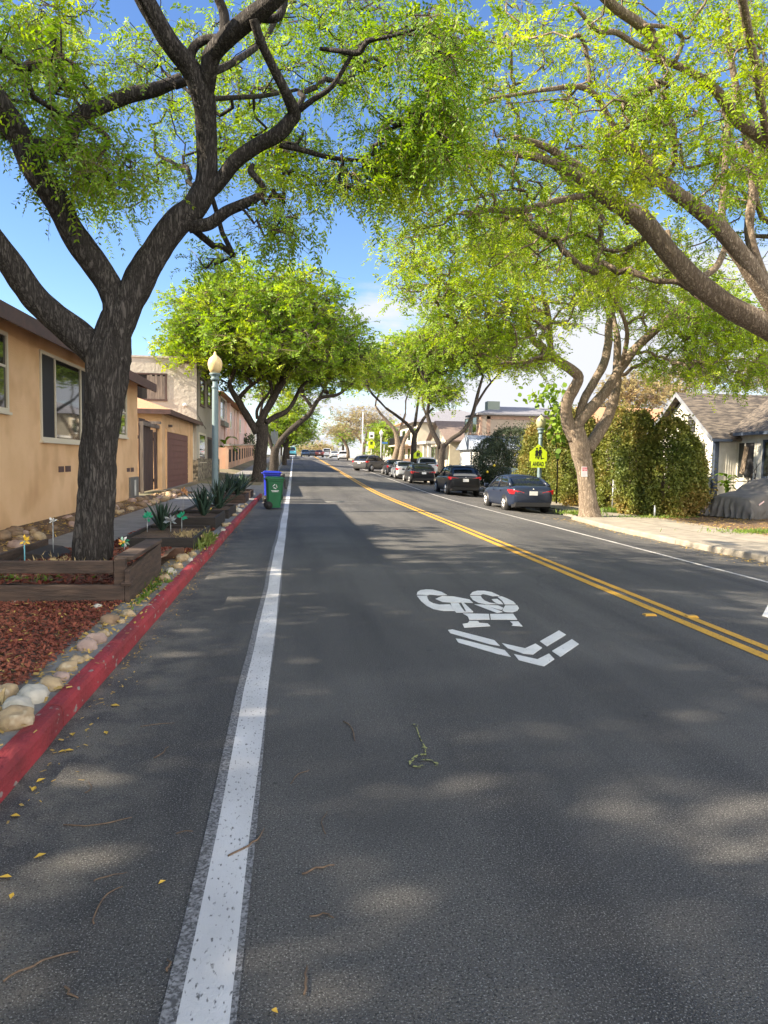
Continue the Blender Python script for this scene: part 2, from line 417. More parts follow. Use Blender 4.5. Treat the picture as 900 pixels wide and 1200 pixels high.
STONE = mat('rubble_stone', (0.34,0.29,0.21), 0.9, (0.10,0.085,0.065), 5.5, 4, 0.42, 0.56, bump=1.0, bscale=6, dist=0.06)
BROWN = mat('brown_trim', (0.105,0.055,0.045), 0.6, (0.075,0.042,0.036), 5, 5)
BROWNDOOR = mat('brown_door_paint', (0.165,0.066,0.055), 0.55, (0.13,0.052,0.046), 3, 5)
GATEW = mat('gate_wood', (0.085,0.050,0.042), 0.75, (0.05,0.032,0.028), 8, 6, vec=(1,1,0.15), bump=0.3)
OLDW = mat('weathered_wood', (0.22,0.18,0.145), 0.85, (0.11,0.09,0.08), 9, 6, vec=(1,1,0.15), bump=0.4)
PLANT_W = mat('planter_boards', (0.080,0.052,0.038), 0.8, (0.038,0.027,0.022), 7, 7, vec=(0.5,0.5,3.5), bump=0.5, bscale=20)
PLANT_B = mat('planter_black_paint', (0.030,0.025,0.022), 0.75, (0.018,0.015,0.014), 7, 7, vec=(0.5,0.5,3.5), bump=0.4, bscale=20)
SHING_O = mat('orange_shingle', (0.48,0.26,0.14), 0.9, (0.36,0.19,0.11), 14, 3, bump=0.5)
TRIM = mat('cream_trim', (0.60,0.54,0.42), 0.6)
GLASS = mat('window_glass', (0.018,0.022,0.022), 0.03, spec=0.9)
GLASSB = mat('blue_glass', (0.10,0.19,0.24), 0.06, spec=0.8)
SCREEN = mat('window_screen', (0.022,0.022,0.024), 0.75)
DARK = mat('dark_void', (0.012,0.011,0.010), 0.9)
GREYMET = mat('grey_metal', (0.17,0.165,0.155), 0.5, (0.13,0.13,0.12), 6, 4, metal=0.3)
GALV = mat('galvanised_steel', (0.34,0.36,0.37), 0.45, metal=0.6)
POSTG = mat('teal_grey_paint', (0.145,0.205,0.225), 0.5, (0.12,0.175,0.19), 3, 4)
DARKGREEN = mat('dark_green_paint', (0.035,0.06,0.055), 0.5)
GLOBE = mat('acorn_globe', (0.74,0.55,0.26), 0.35, (0.66,0.50,0.27), 3.0, 3, extra=None)
GLOBE2 = mat('frosted_globe', (0.34,0.33,0.19), 0.35)
WHITEP = mat('white_paint', (0.66,0.64,0.57), 0.75, (0.52,0.50,0.44), 3, 6, bump=0.2, bscale=20, extra=speck((0.42,0.38,0.32), 0.5, 1.6, 0.6, 0.75))
CREAMP = mat('cream_paint', (0.60,0.53,0.40), 0.8, (0.52,0.46,0.35), 2, 4)
BLUETR = mat('navy_trim', (0.045,0.06,0.09), 0.6)
SHING_W = mat('shadow_streaked_shingle', (0.160,0.132,0.102), 0.92, (0.050,0.043,0.038), 5.0, 8, 0.38, 0.60, vec=(0.5,1.4,2.8), bump=0.8, bscale=14, dist=0.05)  # dark streaks put the branch shadows into the shingle colour
SHING_G = mat('grey_shingle', (0.22,0.22,0.24), 0.92, (0.15,0.15,0.17), 10, 4)
BEIGE = mat('beige_panel', (0.42,0.345,0.275), 0.85, (0.38,0.31,0.25), 1, 4)
BRICK = mat('pinkish_brick', (0.42,0.28,0.21), 0.9, (0.33,0.22,0.17), 3, 3)
WHITEH = mat('white_siding', (0.62,0.62,0.60), 0.7, (0.52,0.52,0.50), 2, 4)
TARP = mat('car_cover_cloth', (0.125,0.120,0.115), 0.75, (0.10,0.096,0.092), 4, 5, bump=0.2, bscale=50)
TYRE = mat('tyre_rubber', (0.018,0.018,0.019), 0.85)
RIM = mat('alloy_rim', (0.55,0.55,0.55), 0.3, metal=0.7)
PLAST = mat('black_plastic', (0.016,0.016,0.017), 0.5)
CARGLASS = mat('car_glass', (0.012,0.015,0.017), 0.03, spec=0.9)
TAIL = mat('tail_lamp_red', (0.50,0.012,0.018), 0.15, spec=0.7)
HEADL = mat('head_lamp_glass', (0.75,0.75,0.74), 0.1)
PLATE = mat('licence_plate', (0.70,0.70,0.68), 0.5)
BINGREEN = mat('green_bin_plastic', (0.010,0.115,0.042), 0.4, (0.009,0.095,0.036), 3, 4)
BINBLUE = mat('blue_bin_plastic', (0.010,0.024,0.32), 0.4)
BINBLACK = mat('black_bin_plastic', (0.018,0.019,0.02), 0.45)
SIGNY = mat('fluorescent_sign', (0.66,0.82,0.02), 0.4)
SIGNK = mat('sign_black', (0.012,0.012,0.012), 0.5)
SIGNW = mat('sign_white', (0.75,0.74,0.74), 0.45)
SIGNR = mat('sign_red', (0.60,0.10,0.13), 0.5)
SIGNPK = mat('sign_pale_pink', (0.75,0.55,0.55), 0.5)
SIGNB = mat('sign_blue', (0.05,0.16,0.42), 0.4)
ROCKT = mat('tan_rock', (0.42,0.32,0.19), 0.9, (0.26,0.19,0.115), 9, 7, bump=0.5, bscale=30, extra=speck((0.50,0.43,0.31), 0.7, 14, 0.55, 0.7))
ROCKG = mat('pale_rock', (0.50,0.47,0.40), 0.9, (0.36,0.34,0.29), 9, 7, bump=0.5, bscale=30)
ROCKP = mat('pinkish_rock', (0.37,0.27,0.225), 0.9, (0.27,0.195,0.165), 9, 7, bump=0.5, bscale=30)
ROCKB = mat('brown_rock', (0.25,0.17,0.105), 0.9, (0.15,0.105,0.07), 9, 7, bump=0.5, bscale=30)
BARK_D = barkmat('dark_bark', (0.018,0.016,0.015), (0.105,0.095,0.088))
BARK_L = barkmat('grey_brown_bark', (0.125,0.094,0.068), (0.42,0.34,0.26))
BARK_M = barkmat('mid_bark', (0.032,0.027,0.023), (0.125,0.104,0.088))
LEAF_A = leafmat('feathery_leaf', [(0.06,0.14,0.02), (0.175,0.31,0.028), (0.43,0.55,0.05)], 0.48)
LEAF_B = leafmat('sunny_feathery_leaf', [(0.10,0.19,0.022), (0.25,0.385,0.03), (0.49,0.565,0.06)], 0.52)
LEAF_C = leafmat('dense_leaf', [(0.06,0.135,0.022), (0.20,0.33,0.030), (0.43,0.51,0.05)], 0.45)
LEAF_H = leafmat('hedge_leaf', [(0.05,0.09,0.02), (0.16,0.18,0.035), (0.34,0.21,0.07)], 0.3)
LEAF_O = leafmat('olive_leaf', [(0.03,0.05,0.025), (0.06,0.08,0.04), (0.09,0.11,0.055)], 0.2)
LEAF_BR = leafmat('dry_leaf', [(0.18,0.19,0.07), (0.34,0.29,0.125), (0.42,0.32,0.16)], 0.35)
LEAF_P = leafmat('broad_leaf', [(0.08,0.17,0.02), (0.17,0.27,0.03), (0.24,0.32,0.04)], 0.35)
LEAF_G = leafmat('grass_leaf', [(0.06,0.12,0.015), (0.12,0.20,0.03), (0.22,0.24,0.07)], 0.3)
AGAVE = mat('agave_leaf', (0.022,0.050,0.036), 0.5, (0.035,0.068,0.045), 6, 4)
CHIP = leafmat('red_bark_chip', [(0.055,0.026,0.018), (0.17,0.045,0.028), (0.33,0.12,0.07)], 0.0, 0.85)
LITTER = leafmat('fallen_leaf', [(0.34,0.22,0.06), (0.48,0.33,0.09), (0.30,0.19,0.09)], 0.1, 0.7)
TWIG = mat('twig', (0.17,0.115,0.075), 0.85, (0.10,0.07,0.05), 30, 3)
STRAW = mat('straw', (0.42,0.33,0.17), 0.9, (0.30,0.22,0.11), 30, 3)

# ================================================================== SETTING
def sheet(name, xs_fn, ys, m, zoff=0.0, zf=None, nx=2, kind='structure'):
    """a strip that follows the ground: xs_fn(Y) gives its two edges"""
    mb = MB(); vs = []; fs = []
    for Y in ys:
        a, b = xs_fn(Y)
        for i in range(nx + 1):
            X = a + (b - a) * i / nx
            vs.append((X, Y, (zf or roadz)(X, Y) + zoff))
    w = nx + 1
    for j in range(len(ys) - 1):
        for i in range(nx):
            fs.append((j*w+i, j*w+i+1, (j+1)*w+i+1, (j+1)*w+i))
    mb.add(vs, fs, 0, True)
    return struct(mb.build(name, m), kind)
YS = [-25, -18, -12, -6] + [i * 1.0 for i in range(-3, 52)] + [52 + 3 * i for i in range(0, 60)] + [240, 280]
# the land: one sheet to the horizon, sunk under the street
GXS = [-3000, -600, -150, -60, -25, -14, -8, -5.2, -4.7, -4.3, -3.9, -2.6, -1.47, -1.42, 3.0, 6.0, 10.6, 10.66, 12.0, 13.5, 15, 17, 18.5, 24, 40, 90, 300, 800, 3000]
GYS = [-400, -80, -25, -12, -4] + [i * 1.5 for i in range(-2, 36)] + [54 + 4 * i for i in range(0, 40)] + [240, 300, 420, 600, 1200, 3000]
def landz(X, Y):
    if -1.45 < X < 10.62: return rise(Y) - 0.95
    if X < 0: return groundz(X, Y) - 0.006
    return groundz(X, Y) - 0.006
mb = MB(); vs = [(X, Y, landz(X, Y)) for Y in GYS for X in GXS]; w = len(GXS)
mb.add(vs, [(j*w+i, j*w+i+1, (j+1)*w+i+1, (j+1)*w+i) for j in range(len(GYS)-1) for i in range(w-1)], 0, True)
struct(mb.build('ground', EARTH))

mb = MB(); vs = []; RX = [KL - 0.05, -0.9, 0, 1.5, 3, 4.1, 5.5, 7, 8.5, 9.4, 10.62]
for Y in YS:
    for X in RX: vs.append((X, Y, roadz(X, Y)))
w = len(RX)
mb.add(vs, [(j*w+i, j*w+i+1, (j+1)*w+i+1, (j+1)*w+i) for j in range(len(YS)-1) for i in range(w-1)], 0, True)
struct(mb.build('road', ASPH))

# left kerb: red on face and top as far as the bins, grey beyond; a plain concrete strip behind it
def kerb(name, xf, side, y0, y1, wid, h, m, seed):
    ys = [y for y in YS if y0 <= y <= y1]
    if ys[0] > y0: ys.insert(0, y0)
    if ys[-1] < y1: ys.append(y1)
    jo = [y0 + 1.1 + 3.05 * q for q in range(int(min(y1 - y0, 70) / 3.05))]; nch = {}      # casting joints
    for y in jo: nch[y - .007] = 0; nch[y - .006] = 1; nch[y + .006] = 1; nch[y + .007] = 0
    ys = sorted(set(ys) | set(nch)); rings = []
    for Y in ys:
        x = xf(Y) + side * .014 * nch.get(Y, 0); zb = roadz(x, Y); zt = zb + h - .014 * nch.get(Y, 0)
        k = side                                   # +1: the pavement lies at larger X
        j = 0.006 * math.sin(Y * 3.1 + seed) + 0.004 * math.sin(Y * 7.7)
        pr = [(x + k*j, zb - 0.1), (x + k*(0.012 + j), zt - 0.035), (x + k*0.03, zt - 0.008), (x + k*0.055, zt), (x + k*wid, zt + 0.003), (x + k*wid, zb - 0.1)]
        rings.append([(a, Y, b) for a, b in pr])
    mb = MB(); mb.loft(rings, 0, True, True, False)
    return struct(mb.build(name, m))
kerb('red_kerb', lambda Y: KL, -1, -12, 31.0, 0.115, 0.135, REDK, 0)
kerb('grey_kerb', lambda Y: KL, -1, 31.0, 170, 0.16, 0.135, CONC_L, 1)
sheet('kerb_strip', lambda Y: (-1.80, -1.452), [y for y in YS if -12 <= y <= 60], CONC_L, 0.006, groundz, 2)
kerb('right_kerb', kerb_r, 1, -12, 170, 0.17, 0.14, CONC, 2)
# pavements
mb = MB()
for i, Y in enumerate(np.arange(-10, 60, 1.52)):       # slabs with joints
    x0, x1 = -4.30, -3.12
    mb.add([(x0, Y, groundz(x0, Y)+.012), (x1, Y, groundz(x1, Y)+.012), (x1, Y+1.50, groundz(x1, Y+1.5)+.012), (x0, Y+1.50, groundz(x0, Y+1.5)+.012)], [(0,1,2,3)])
struct(mb.build('left_pavement', CONC_L))
sheet('left_far_pavement', lambda Y: (-4.3, -3.12), [y for y in YS if 60 <= y <= 170], CONC_L, 0.012, groundz, 2)
sheet('driveway_apron', lambda Y: (-5.6, -1.5), [31.2, 33, 35, 37, 38.8], CONC_L, 0.016, groundz, 4)
mb = MB()
for i, Y in enumerate(np.arange(-6, 100, 1.83)):
    for (xa, xb) in ((0, 0.5), (0.5, 1.0)):
        def xx(t, YY):
            a = kerb_r(YY) + 0.165; b = 12.75
            return a + (b - a) * t
        q = []
        for (t, YY) in ((xa + .004, Y), (xb - .004, Y), (xb - .004, Y+1.82), (xa + .004, Y+1.82)):
            X = xx(t, YY); q.append((X, YY, groundz(X, YY) + .011))
        mb.add(q, [(0,1,2,3)])
struct(mb.build('right_pavement', CONC))
sheet('dirt_yard', lambda Y: (12.75, 18.0), [y for y in YS if 5 <= y <= 34], SOIL, 0.008, groundz, 6)
sheet('planting_strip', lambda Y: (-3.12, -1.80), [y for y in YS if -12 <= y <= 31], SOIL, 0.010, groundz, 3)
sheet('house_bed', lambda Y: (-5.2, -4.30), [y for y in YS if -12 <= y <= 31], SOIL, 0.014, groundz, 3)

# painted lines
def line(name, x0, x1, y0, y1, m, zo=0.004, dash=None):
    ys = [y for y in YS if y0 < y < y1]; ys = [y0] + ys + [y1]
    fx = (x0 if callable(x0) else (lambda Y: x0)); gx = (x1 if callable(x1) else (lambda Y: x1))
    return sheet(name, lambda Y: (fx(Y), gx(Y)), ys, m, zo, roadz, 1)
wob = lambda Y: 0.008 * math.sin(Y * 0.9) + 0.005 * math.sin(Y * 2.3)
line('edge_line', lambda Y: -0.325 + wob(Y), lambda Y: -0.17 + wob(Y+2)*.6, -4, 158, WHITE_L)
line('old_edge_line', lambda Y: -0.375 + wob(Y), lambda Y: -0.325 + wob(Y), -4, 40, WHITE_D)
line('old_edge_line_fringe', lambda Y: -0.17 + wob(Y+2)*.6, lambda Y: -0.155 + wob(Y), -4, 40, WHITE_D)
line('centre_line', 3.97, 4.09, -4, 158, YELLOW)
line('second_centre_line', 4.20, 4.32, -4, 158, YELLOW)
line('parking_line', lambda Y: 7.47 + wob(Y), lambda Y: 7.58 + wob(Y+1), -4, 100, WHITE_F)

# bicycle and chevron marking, traced on the road plane
ZO, ZS = (480.0, 680.0), 210 / 900.0
def flat(polys, z=0.005):
    mb = MB()
    for P in polys:
        q = []
        for (a, b) in P:
            p = on_road(ZO[0] + a * ZS, ZO[1] + b * ZS); q.append(Vector((p[0], p[1], p[2] + z)))
        n = len(q)
        ctr = sum(q, Vector()) / n
        if len(q) > 2: mb.prism(q, (0, 0, -0.004))
    return mb
sh = thing('road_marking', 'big white painted bicycle and double chevron marking lying on the asphalt in the near lane', 'road marking', tuple(on_road(585, 735)))
bike = [
 [(36,73),(40,60),(55,51),(85,47),(118,49),(160,60),(188,75),(140,77),(118,74),(100,73),(92,76)],
 [(37,79),(88,79),(90,92),(98,106),(118,117),(150,124),(203,122),(225,155),(168,155),(120,146),(85,129),(58,106)],
 [(130,95),(165,80),(222,83),(300,98),(318,115),(262,112),(205,113),(165,110)],
 [(206,116),(246,116),(262,140),(276,158),(318,162),(235,163),(215,145)],
 [(260,114),(272,114),(320,160),(284,158)],
 [(303,75),(315,61),(340,54),(375,54),(412,61),(452,79),(415,81),(390,74),(368,70),(357,75)],
 [(303,80),(357,80),(364,92),(378,104),(402,114),(440,120),(385,122),(346,114),(318,100)],
 [(412,97),(440,95),(458,108),(470,121),(445,120),(425,110)],
 [(442,84),(462,82),(492,94),(520,108),(534,122),(478,122),(465,104)],
 [(480,128),(540,127),(549,142),(540,155),(515,162),(478,160),(466,152)],
 [(326,122),(372,124),(467,160),(438,165)],
 [(376,125),(444,128),(470,140),(462,150),(440,146)],
 [(268,168),(398,171),(402,198),(300,199),(292,182)],
 [(404,171),(520,170),(540,199),(408,198)],
 [(266,221),(292,217),(300,206),(343,206),(350,216),(392,219),(405,231),(275,239)],
 [(505,208),(545,208),(567,233),(513,229),(520,221)]]
chev = [
 [(193,252),(215,249),(425,303),(453,331),(400,322),(205,267)],
 [(232,295),(255,297),(477,353),(508,386),(440,371),(245,314)],
 [(465,318),(580,344),(632,320),(665,341),(620,374),(572,370),(492,342)],
 [(525,373),(642,399),(700,370),(727,398),(675,433),(648,428),(548,402)],
 [(655,308),(750,254),(785,275),(690,333)],
 [(715,357),(815,298),(850,322),(757,386)]]
flat(bike).build('bicycle_symbol', SHARROW, sh)
for c in chev: flat([c]).build('chevron_bar', SHARROW, sh)
mb = MB(); vs = [on_road(*p) for p in ((893,722),(900,709),(930,712),(924,730))]
mb.prism([(p[0], p[1], p[2] + .005) for p in vs], (0,0,-.004))
tag(mb.build('road_marking', SHARROW), 'white painted mark on the asphalt beyond the double yellow line at the right picture edge', 'road marking')
# faint bicycle symbol far up the lane and broken crossing bars
for (pts, lab) in (([(386,551),(396,551.6),(396,553),(386,552.4)], 'left of two thin white strokes of a worn symbol far up the near lane'), ([(398,552.4),(408,552),(409,553.2),(398,553.6)], 'right of two thin white strokes of a worn symbol far up the near lane')):
    q = [on_road(*p) for p in pts]; mb = MB(); mb.prism([(p[0], p[1], p[2] + .008) for p in q], (0,0,-.004))
    tag(mb.build('road_marking', SHARROW), lab, 'road marking', 'worn symbol far up the lane')
# surveyor's faded yellow scribble
mb = MB()
def stroke(pts, w, z=.005):
    q = [on_road(*p) for p in pts]
    for a, b in zip(q, q[1:]):
        d = np.array([b[0]-a[0], b[1]-a[1]]); d /= np.linalg.norm(d); nx_, ny_ = -d[1]*w/2, d[0]*w/2
        z0 = a[2] + z; z1 = b[2] + z
        mb.add([(a[0]+nx_, a[1]+ny_, z0), (a[0]-nx_, a[1]-ny_, z0), (b[0]-nx_, b[1]-ny_, z1), (b[0]+nx_, b[1]+ny_, z1)], [(0,1,2,3)])
stroke([(483.5,849),(487,850),(488,852)], .022); stroke([(488,853),(493,868)], .008, .0052); stroke([(495.5,876),(499.5,878)], .022); stroke([(492,866),(498,876),(499,886)], .007, .0052)
stroke([(499,885),(496,884.5),(488,887),(481,893),(482,898),(490,900),(496,898)], .02, .0054); stroke([(490,893),(499,891),(508,893),(514,897),(511,899)], .018, .0058)
tag(mb.build('paint_mark', YFADE), 'faded yellow hand-sprayed survey mark with a curl and dots on the near lane', 'paint mark')
# raised amber markers beside the double line
for (px_, py_), lab in (((761,721), 'amber raised road marker left of the double yellow line'), ((810,723), 'amber raised road marker right of the double yellow line')):
    p = on_road(px_, py_)
    t = thing('road_marker', lab, 'road marker', tuple(p), 0.0, 'amber markers along the centre line')
    mb = MB(); mb.loft([[(-.065,-.05,-.002),(.065,-.05,-.002),(.065,.05,-.002),(-.065,.05,-.002)], [(-.055,-.03,.018),(.055,-.03,.018),(.055,.03,.018),(-.055,.03,.018)]], 0, True, True, False)
    mb.build('marker_body', YREF, t, False)
    mb = MB(); mb.obox((0,-.043,.009), (.09,.004,.014), rx=R(-50)); mb.build('reflector', TAIL if False else YREF, t, False)
# utility cover in the right pavement and manhole in the road
p = atZ(845, 637, GR)
mb = MB(); mb.obox((p[0], p[1], groundz(p[0], p[1]) + .014), (.42, .95, .012)); tag(mb.build('utility_cover', GREYMET, None, True, .004), 'dark grey rectangular utility cover let into the right pavement', 'utility cover')
p = on_road(392, 588); mb = MB(); mb.lathe([(0.0,-.004),(.42,-.004),(.42,.006),(0.0,.006)], 24, (p[0], p[1], p[2])); tag(mb.build('manhole_cover', GREYMET), 'dark round manhole cover in the middle of the near lane', 'manhole cover')
p = on_road(392, 588)

# ================================================================== TREES
def add_polys(me_name, V, nper, mats, parent=None, mi=None, smooth=False):
    """V: (n, nper, 3) world-space faces"""
    V = np.asarray(V, dtype=np.float64)
    n = V.shape[0]
    if parent is not None: V = V - np.array(root_loc(parent))
    me = bpy.data.meshes.new(me_name)
    me.vertices.add(n * nper); me.loops.add(n * nper); me.polygons.add(n)
    me.vertices.foreach_set('co', V.reshape(-1).astype(np.float32))
    me.loops.foreach_set('vertex_index', np.arange(n * nper, dtype=np.int32))
    me.polygons.foreach_set('loop_start', np.arange(0, n * nper, nper, dtype=np.int32))
    me.update(calc_edges=True)
    for m in (mats if isinstance(mats, (list, tuple)) else [mats]): me.materials.append(m)
    if mi is not None: me.polygons.foreach_set('material_index', np.asarray(mi, dtype=np.int32))
    o = bpy.data.objects.new(me_name, me); COL.objects.link(o)
    if parent is not None: o.parent = parent
    return o
def nrm(a): return a / np.maximum(np.linalg.norm(a, axis=-1, keepdims=True), 1e-9)
def fronds(P, D, L, pairs, ll, lw, rng, droop=0.35):
    """feathery compound leaves: `pairs` leaflet pairs along each stalk; returns (n*pairs*2, 4, 3)"""
    n = len(P); D = nrm(D); L = np.broadcast_to(np.asarray(L, float), (n,))
    sc = (L / np.mean(L))[:, None]
    U = nrm(np.array([0, 0, 1.0]) + rng.normal(0, .5, (n, 3)))
    Sd = nrm(np.cross(D, U)); N = np.cross(Sd, D); out_ = []
    for j in range(pairs):
        t = (j + 0.8) / pairs
        c = P + D * (L * t)[:, None] + np.array([0, 0, -1.0]) * (L * droop * t * t)[:, None]
        for s in (-1, 1):
            ld = nrm(Sd * s * 0.9 + D * 0.45 + np.array([0, 0, -0.30]) + rng.normal(0, .22, (n, 3)))
            wd = nrm(np.cross(ld, N + rng.normal(0, .35, (n, 3))))
            l_ = ll * sc * rng.uniform(.75, 1.2, (n, 1)); w_ = lw * sc
            out_.append(np.stack([c, c + ld*l_*.45 + wd*w_*.5, c + ld*l_, c + ld*l_*.45 - wd*w_*.5], 1))
    return np.concatenate(out_, 0)
def blades(P, ll, lw, rng, updir=0.0):
    """single leaves of random facing"""
    n = len(P); d = nrm(rng.normal(0, 1, (n, 3)) + np.array([0, 0, updir])); w = nrm(np.cross(d, rng.normal(0, 1, (n, 3))))
    l_ = ll * rng.uniform(.7, 1.3, (n, 1)); w_ = lw * rng.uniform(.7, 1.3, (n, 1))
    return np.stack([P, P + d*l_*.45 + w*w_*.5, P + d*l_, P + d*l_*.45 - w*w_*.5], 1)

def grow(seedP, seedLen, pts, pathw=0.3):
    """connect every crown point to the branching structure (shortest reach with a bias to short paths)"""
    P = list(map(np.asarray, seedP)); plen = list(seedLen); par = [-1] * len(P)
    n = len(pts); best = np.full(n, 1e9); bp = np.zeros(n, int)
    SP = np.array(P); SL = np.array(plen)
    d = np.linalg.norm(pts[:, None, :] - SP[None], axis=2); c = d + pathw * SL[None]
    bp = c.argmin(1); best = c.min(1)
    done = np.zeros(n, bool); idx = np.full(n, -1); order = []
    for _ in range(n):
        b = np.where(done, 1e9, best); i = int(b.argmin())
        done[i] = True; k = len(P); idx[i] = k
        pl = plen[bp[i]] + np.linalg.norm(pts[i] - P[bp[i]])
        P.append(pts[i]); plen.append(pl); par.append(int(bp[i]))
        dd = np.linalg.norm(pts - pts[i], axis=1) + pathw * pl
        u = dd < best; best[u] = dd[u]; bp[u] = k
    return np.array(P), par, np.array(plen)
def twigs(mb, P, par, nseed, seedR, rtip, rng, expo=0.48, rmax=0.09, n=5, wig=0.10):
    N = len(P); kids = [[] for _ in range(N)]
    for i in range(nseed, N): kids[par[i]].append(i)
    desc = np.ones(N)
    for i in range(N - 1, nseed - 1, -1):
        if par[i] >= nseed: desc[par[i]] += desc[i]
    rad = np.minimum(rtip * desc ** expo, rmax)
    def chain(p, i):
        path = [p, i]
        while kids[path[-1]]:
            ks = sorted(kids[path[-1]], key=lambda k: -desc[k])
            for k in ks[1:]: stack.append((path[-1], k))
            path.append(ks[0])
        return path
    stack = []
    for i in range(nseed, N):
        if par[i] < nseed: stack.append((par[i], i))
    while stack:
        p, i = stack.pop(); path = chain(p, i)
        pts = [P[k] for k in path]; rr = [rad[k] for k in path]
        rr[0] = min(rr[1] * 1.15, seedR[p] * 0.8 if p < nseed else rad[p])
        if len(pts) < 2: continue
        sp, sr = smoothpts(pts, rr, 3)
        sp = [q + rng.normal(0, 1, 3) * wig * 0.3 * (0 if k == 0 else 1) for k, q in enumerate(sp)]
        mb.tube(sp, sr, n if sr[0] > .012 else 4, 0, True, False)
    return rad
def barkbump(amp, seed, fr=7.0):
    def f(p, an, i):
        c_, s_ = math.cos(an), math.sin(an)
        big = noise.noise(Vector((c_ * 1.3, s_ * 1.3, p.z * 1.1 + seed)))
        tw = an + .35 * noise.noise(Vector((p.z * 1.4, seed, 2.0)))
        rid = abs(noise.noise(Vector((math.cos(tw) * 2.4, math.sin(tw) * 2.4, p.z * 1.5 + seed)))) + .7 * abs(noise.noise(Vector((math.cos(tw) * 4.6, math.sin(tw) * 4.6, p.z * 2.6 + seed))))
        return 1 + amp * 1.1 * big + amp * 2.3 * (rid - .28) + amp * .35 * noise.noise(Vector((c_ * 9, s_ * 9, p.z * 9 + seed)))
    return f
def limbs_world(limbs):
    """limb = list of (px, py, Y, radius)"""
    o = []
    for Lb in limbs:
        o.append(([atY(a, b, Y) for a, b, Y, r in Lb], [r for *_, r in Lb]))
    return o
def tree(name, label, base, limbs, crown_pts, leaf, bark, frond, per, rng, spread=0.35, pathw=0.3, rtip=0.006, rmax=0.08, sub=4, group=None,
         leafm=None, wig=0.12, amp=0.09, extra_leaf=None, cat='tree', droop=.35, nside=14, updir=-0.1, expo=.48):
    t = thing(name, label, cat, base, 0.0, group)
    mb = MB(); sP = []; sL = []; sR = []
    top = max(p[2] for l_, _ in limbs for p in l_) - base[2]
    for li, (pts, rad) in enumerate(limbs):
        sp, sr = smoothpts(pts, rad, sub * (3 if nside > 20 else 1))
        ns = nside if sr[0] > .1 else (16 if nside > 20 else 10)
        mb.tube(sp, sr, ns, 0, True, True, barkbump(amp, li * 3.7) if sr[0] > .03 else None)
        acc = np.linalg.norm(np.array(sp[0]) - np.array(base))
        for k, (p, r) in enumerate(zip(sp, sr)):
            if k: acc += np.linalg.norm(p - sp[k-1])
            if p[2] > base[2] + min(2.0, 0.5 * top) and r < .34:
                sP.append(p); sL.append(acc); sR.append(r)
    crown_pts = np.asarray(crown_pts)
    P, par, pl = grow(sP, sL, crown_pts, pathw)
    rad = twigs(mb, P, par, len(sP), sR, rtip, rng, rmax=rmax, wig=wig, expo=expo)
    mb.build('trunk', bark, t)
    ns = len(sP)
    # leaves round every crown point and along the outer twigs
    L_, pairs, ll, lw = frond
    tips = P[ns:]
    outw = nrm(tips - np.array([P[par[i]] for i in range(ns, len(P))]))
    base_i = np.repeat(np.arange(len(tips)), per)
    off = rng.normal(0, 1, (len(base_i), 3)) * spread * np.array([1, 1, .6])
    Pp = tips[base_i] + off
    D = outw[base_i] * .5 + rng.normal(0, .7, (len(base_i), 3)) + np.array([0, 0, updir])
    FL = rng.uniform(.7, 1.25, len(Pp)) * L_
    V = fronds(Pp, D, FL, pairs, ll, lw, rng, droop)
    # stalks: from the twig to the frond and along it
    Dn = nrm(D); sw = max(.0022, ll * .045); A = tips[base_i]; B = Pp; Cc = Pp + Dn * (FL * .55)[:, None] + np.array([0, 0, -1.]) * (FL * droop * .3)[:, None]; E_ = Pp + Dn * FL[:, None] + np.array([0, 0, -1.]) * (FL * droop)[:, None]
    st_ = []
    for (p_, q_) in ((A, B), (B, Cc), (Cc, E_)):
        wv = nrm(np.cross(q_ - p_, rng.normal(0, 1, p_.shape))) * sw
        st_.append(np.stack([p_ - wv, p_ + wv, q_ + wv * .7, q_ - wv * .7], 1))
    ST = np.concatenate(st_, 0); nV = len(V); V = np.concatenate([V, ST], 0); mi_ = np.zeros(len(V), int); mi_[nV:] = 1
    if extra_leaf is not None: V = np.concatenate([V, extra_leaf])
    add_polys('crown', V, 4, [leaf, TWIG], t, mi_)
    return t
def cloud(rng, ells):
    """crown points: (px, py, rx, ry, Ymin, Ymax, n) ellipses seen in the photo with a depth range"""
    o = []
    for (cx, cy, rx, ry, y0, y1, n) in ells:
        a = rng.uniform(0, 2 * math.pi, n); r = np.sqrt(rng.uniform(0, 1, n)); Y = rng.uniform(y0, y1, n)
        for k in range(n): o.append(atY(cx + rx * r[k] * math.cos(a[k]), cy + ry * r[k] * math.sin(a[k]), Y[k]))
    return o
def dome(rng, c, rad, n, inner=0.55, zlo=-0.25):
    """points in the shell of an umbrella crown"""
    o = []
    while len(o) < n:
        d = rng.normal(0, 1, 3); d /= np.linalg.norm(d)
        if d[2] < zlo: continue
        r = rng.uniform(inner ** 3, 1) ** (1/3)
        lump = 1 + 0.16 * noise.noise(Vector(d * 2.3) + Vector((c[0], c[1], 0))) + 0.10 * noise.noise(Vector(d * 5.1) + Vector((0, c[1], c[0])))
        o.append(np.array(c) + d * np.array(rad) * r * lump)
    return o
TREEGRP = 'street trees lining the road'

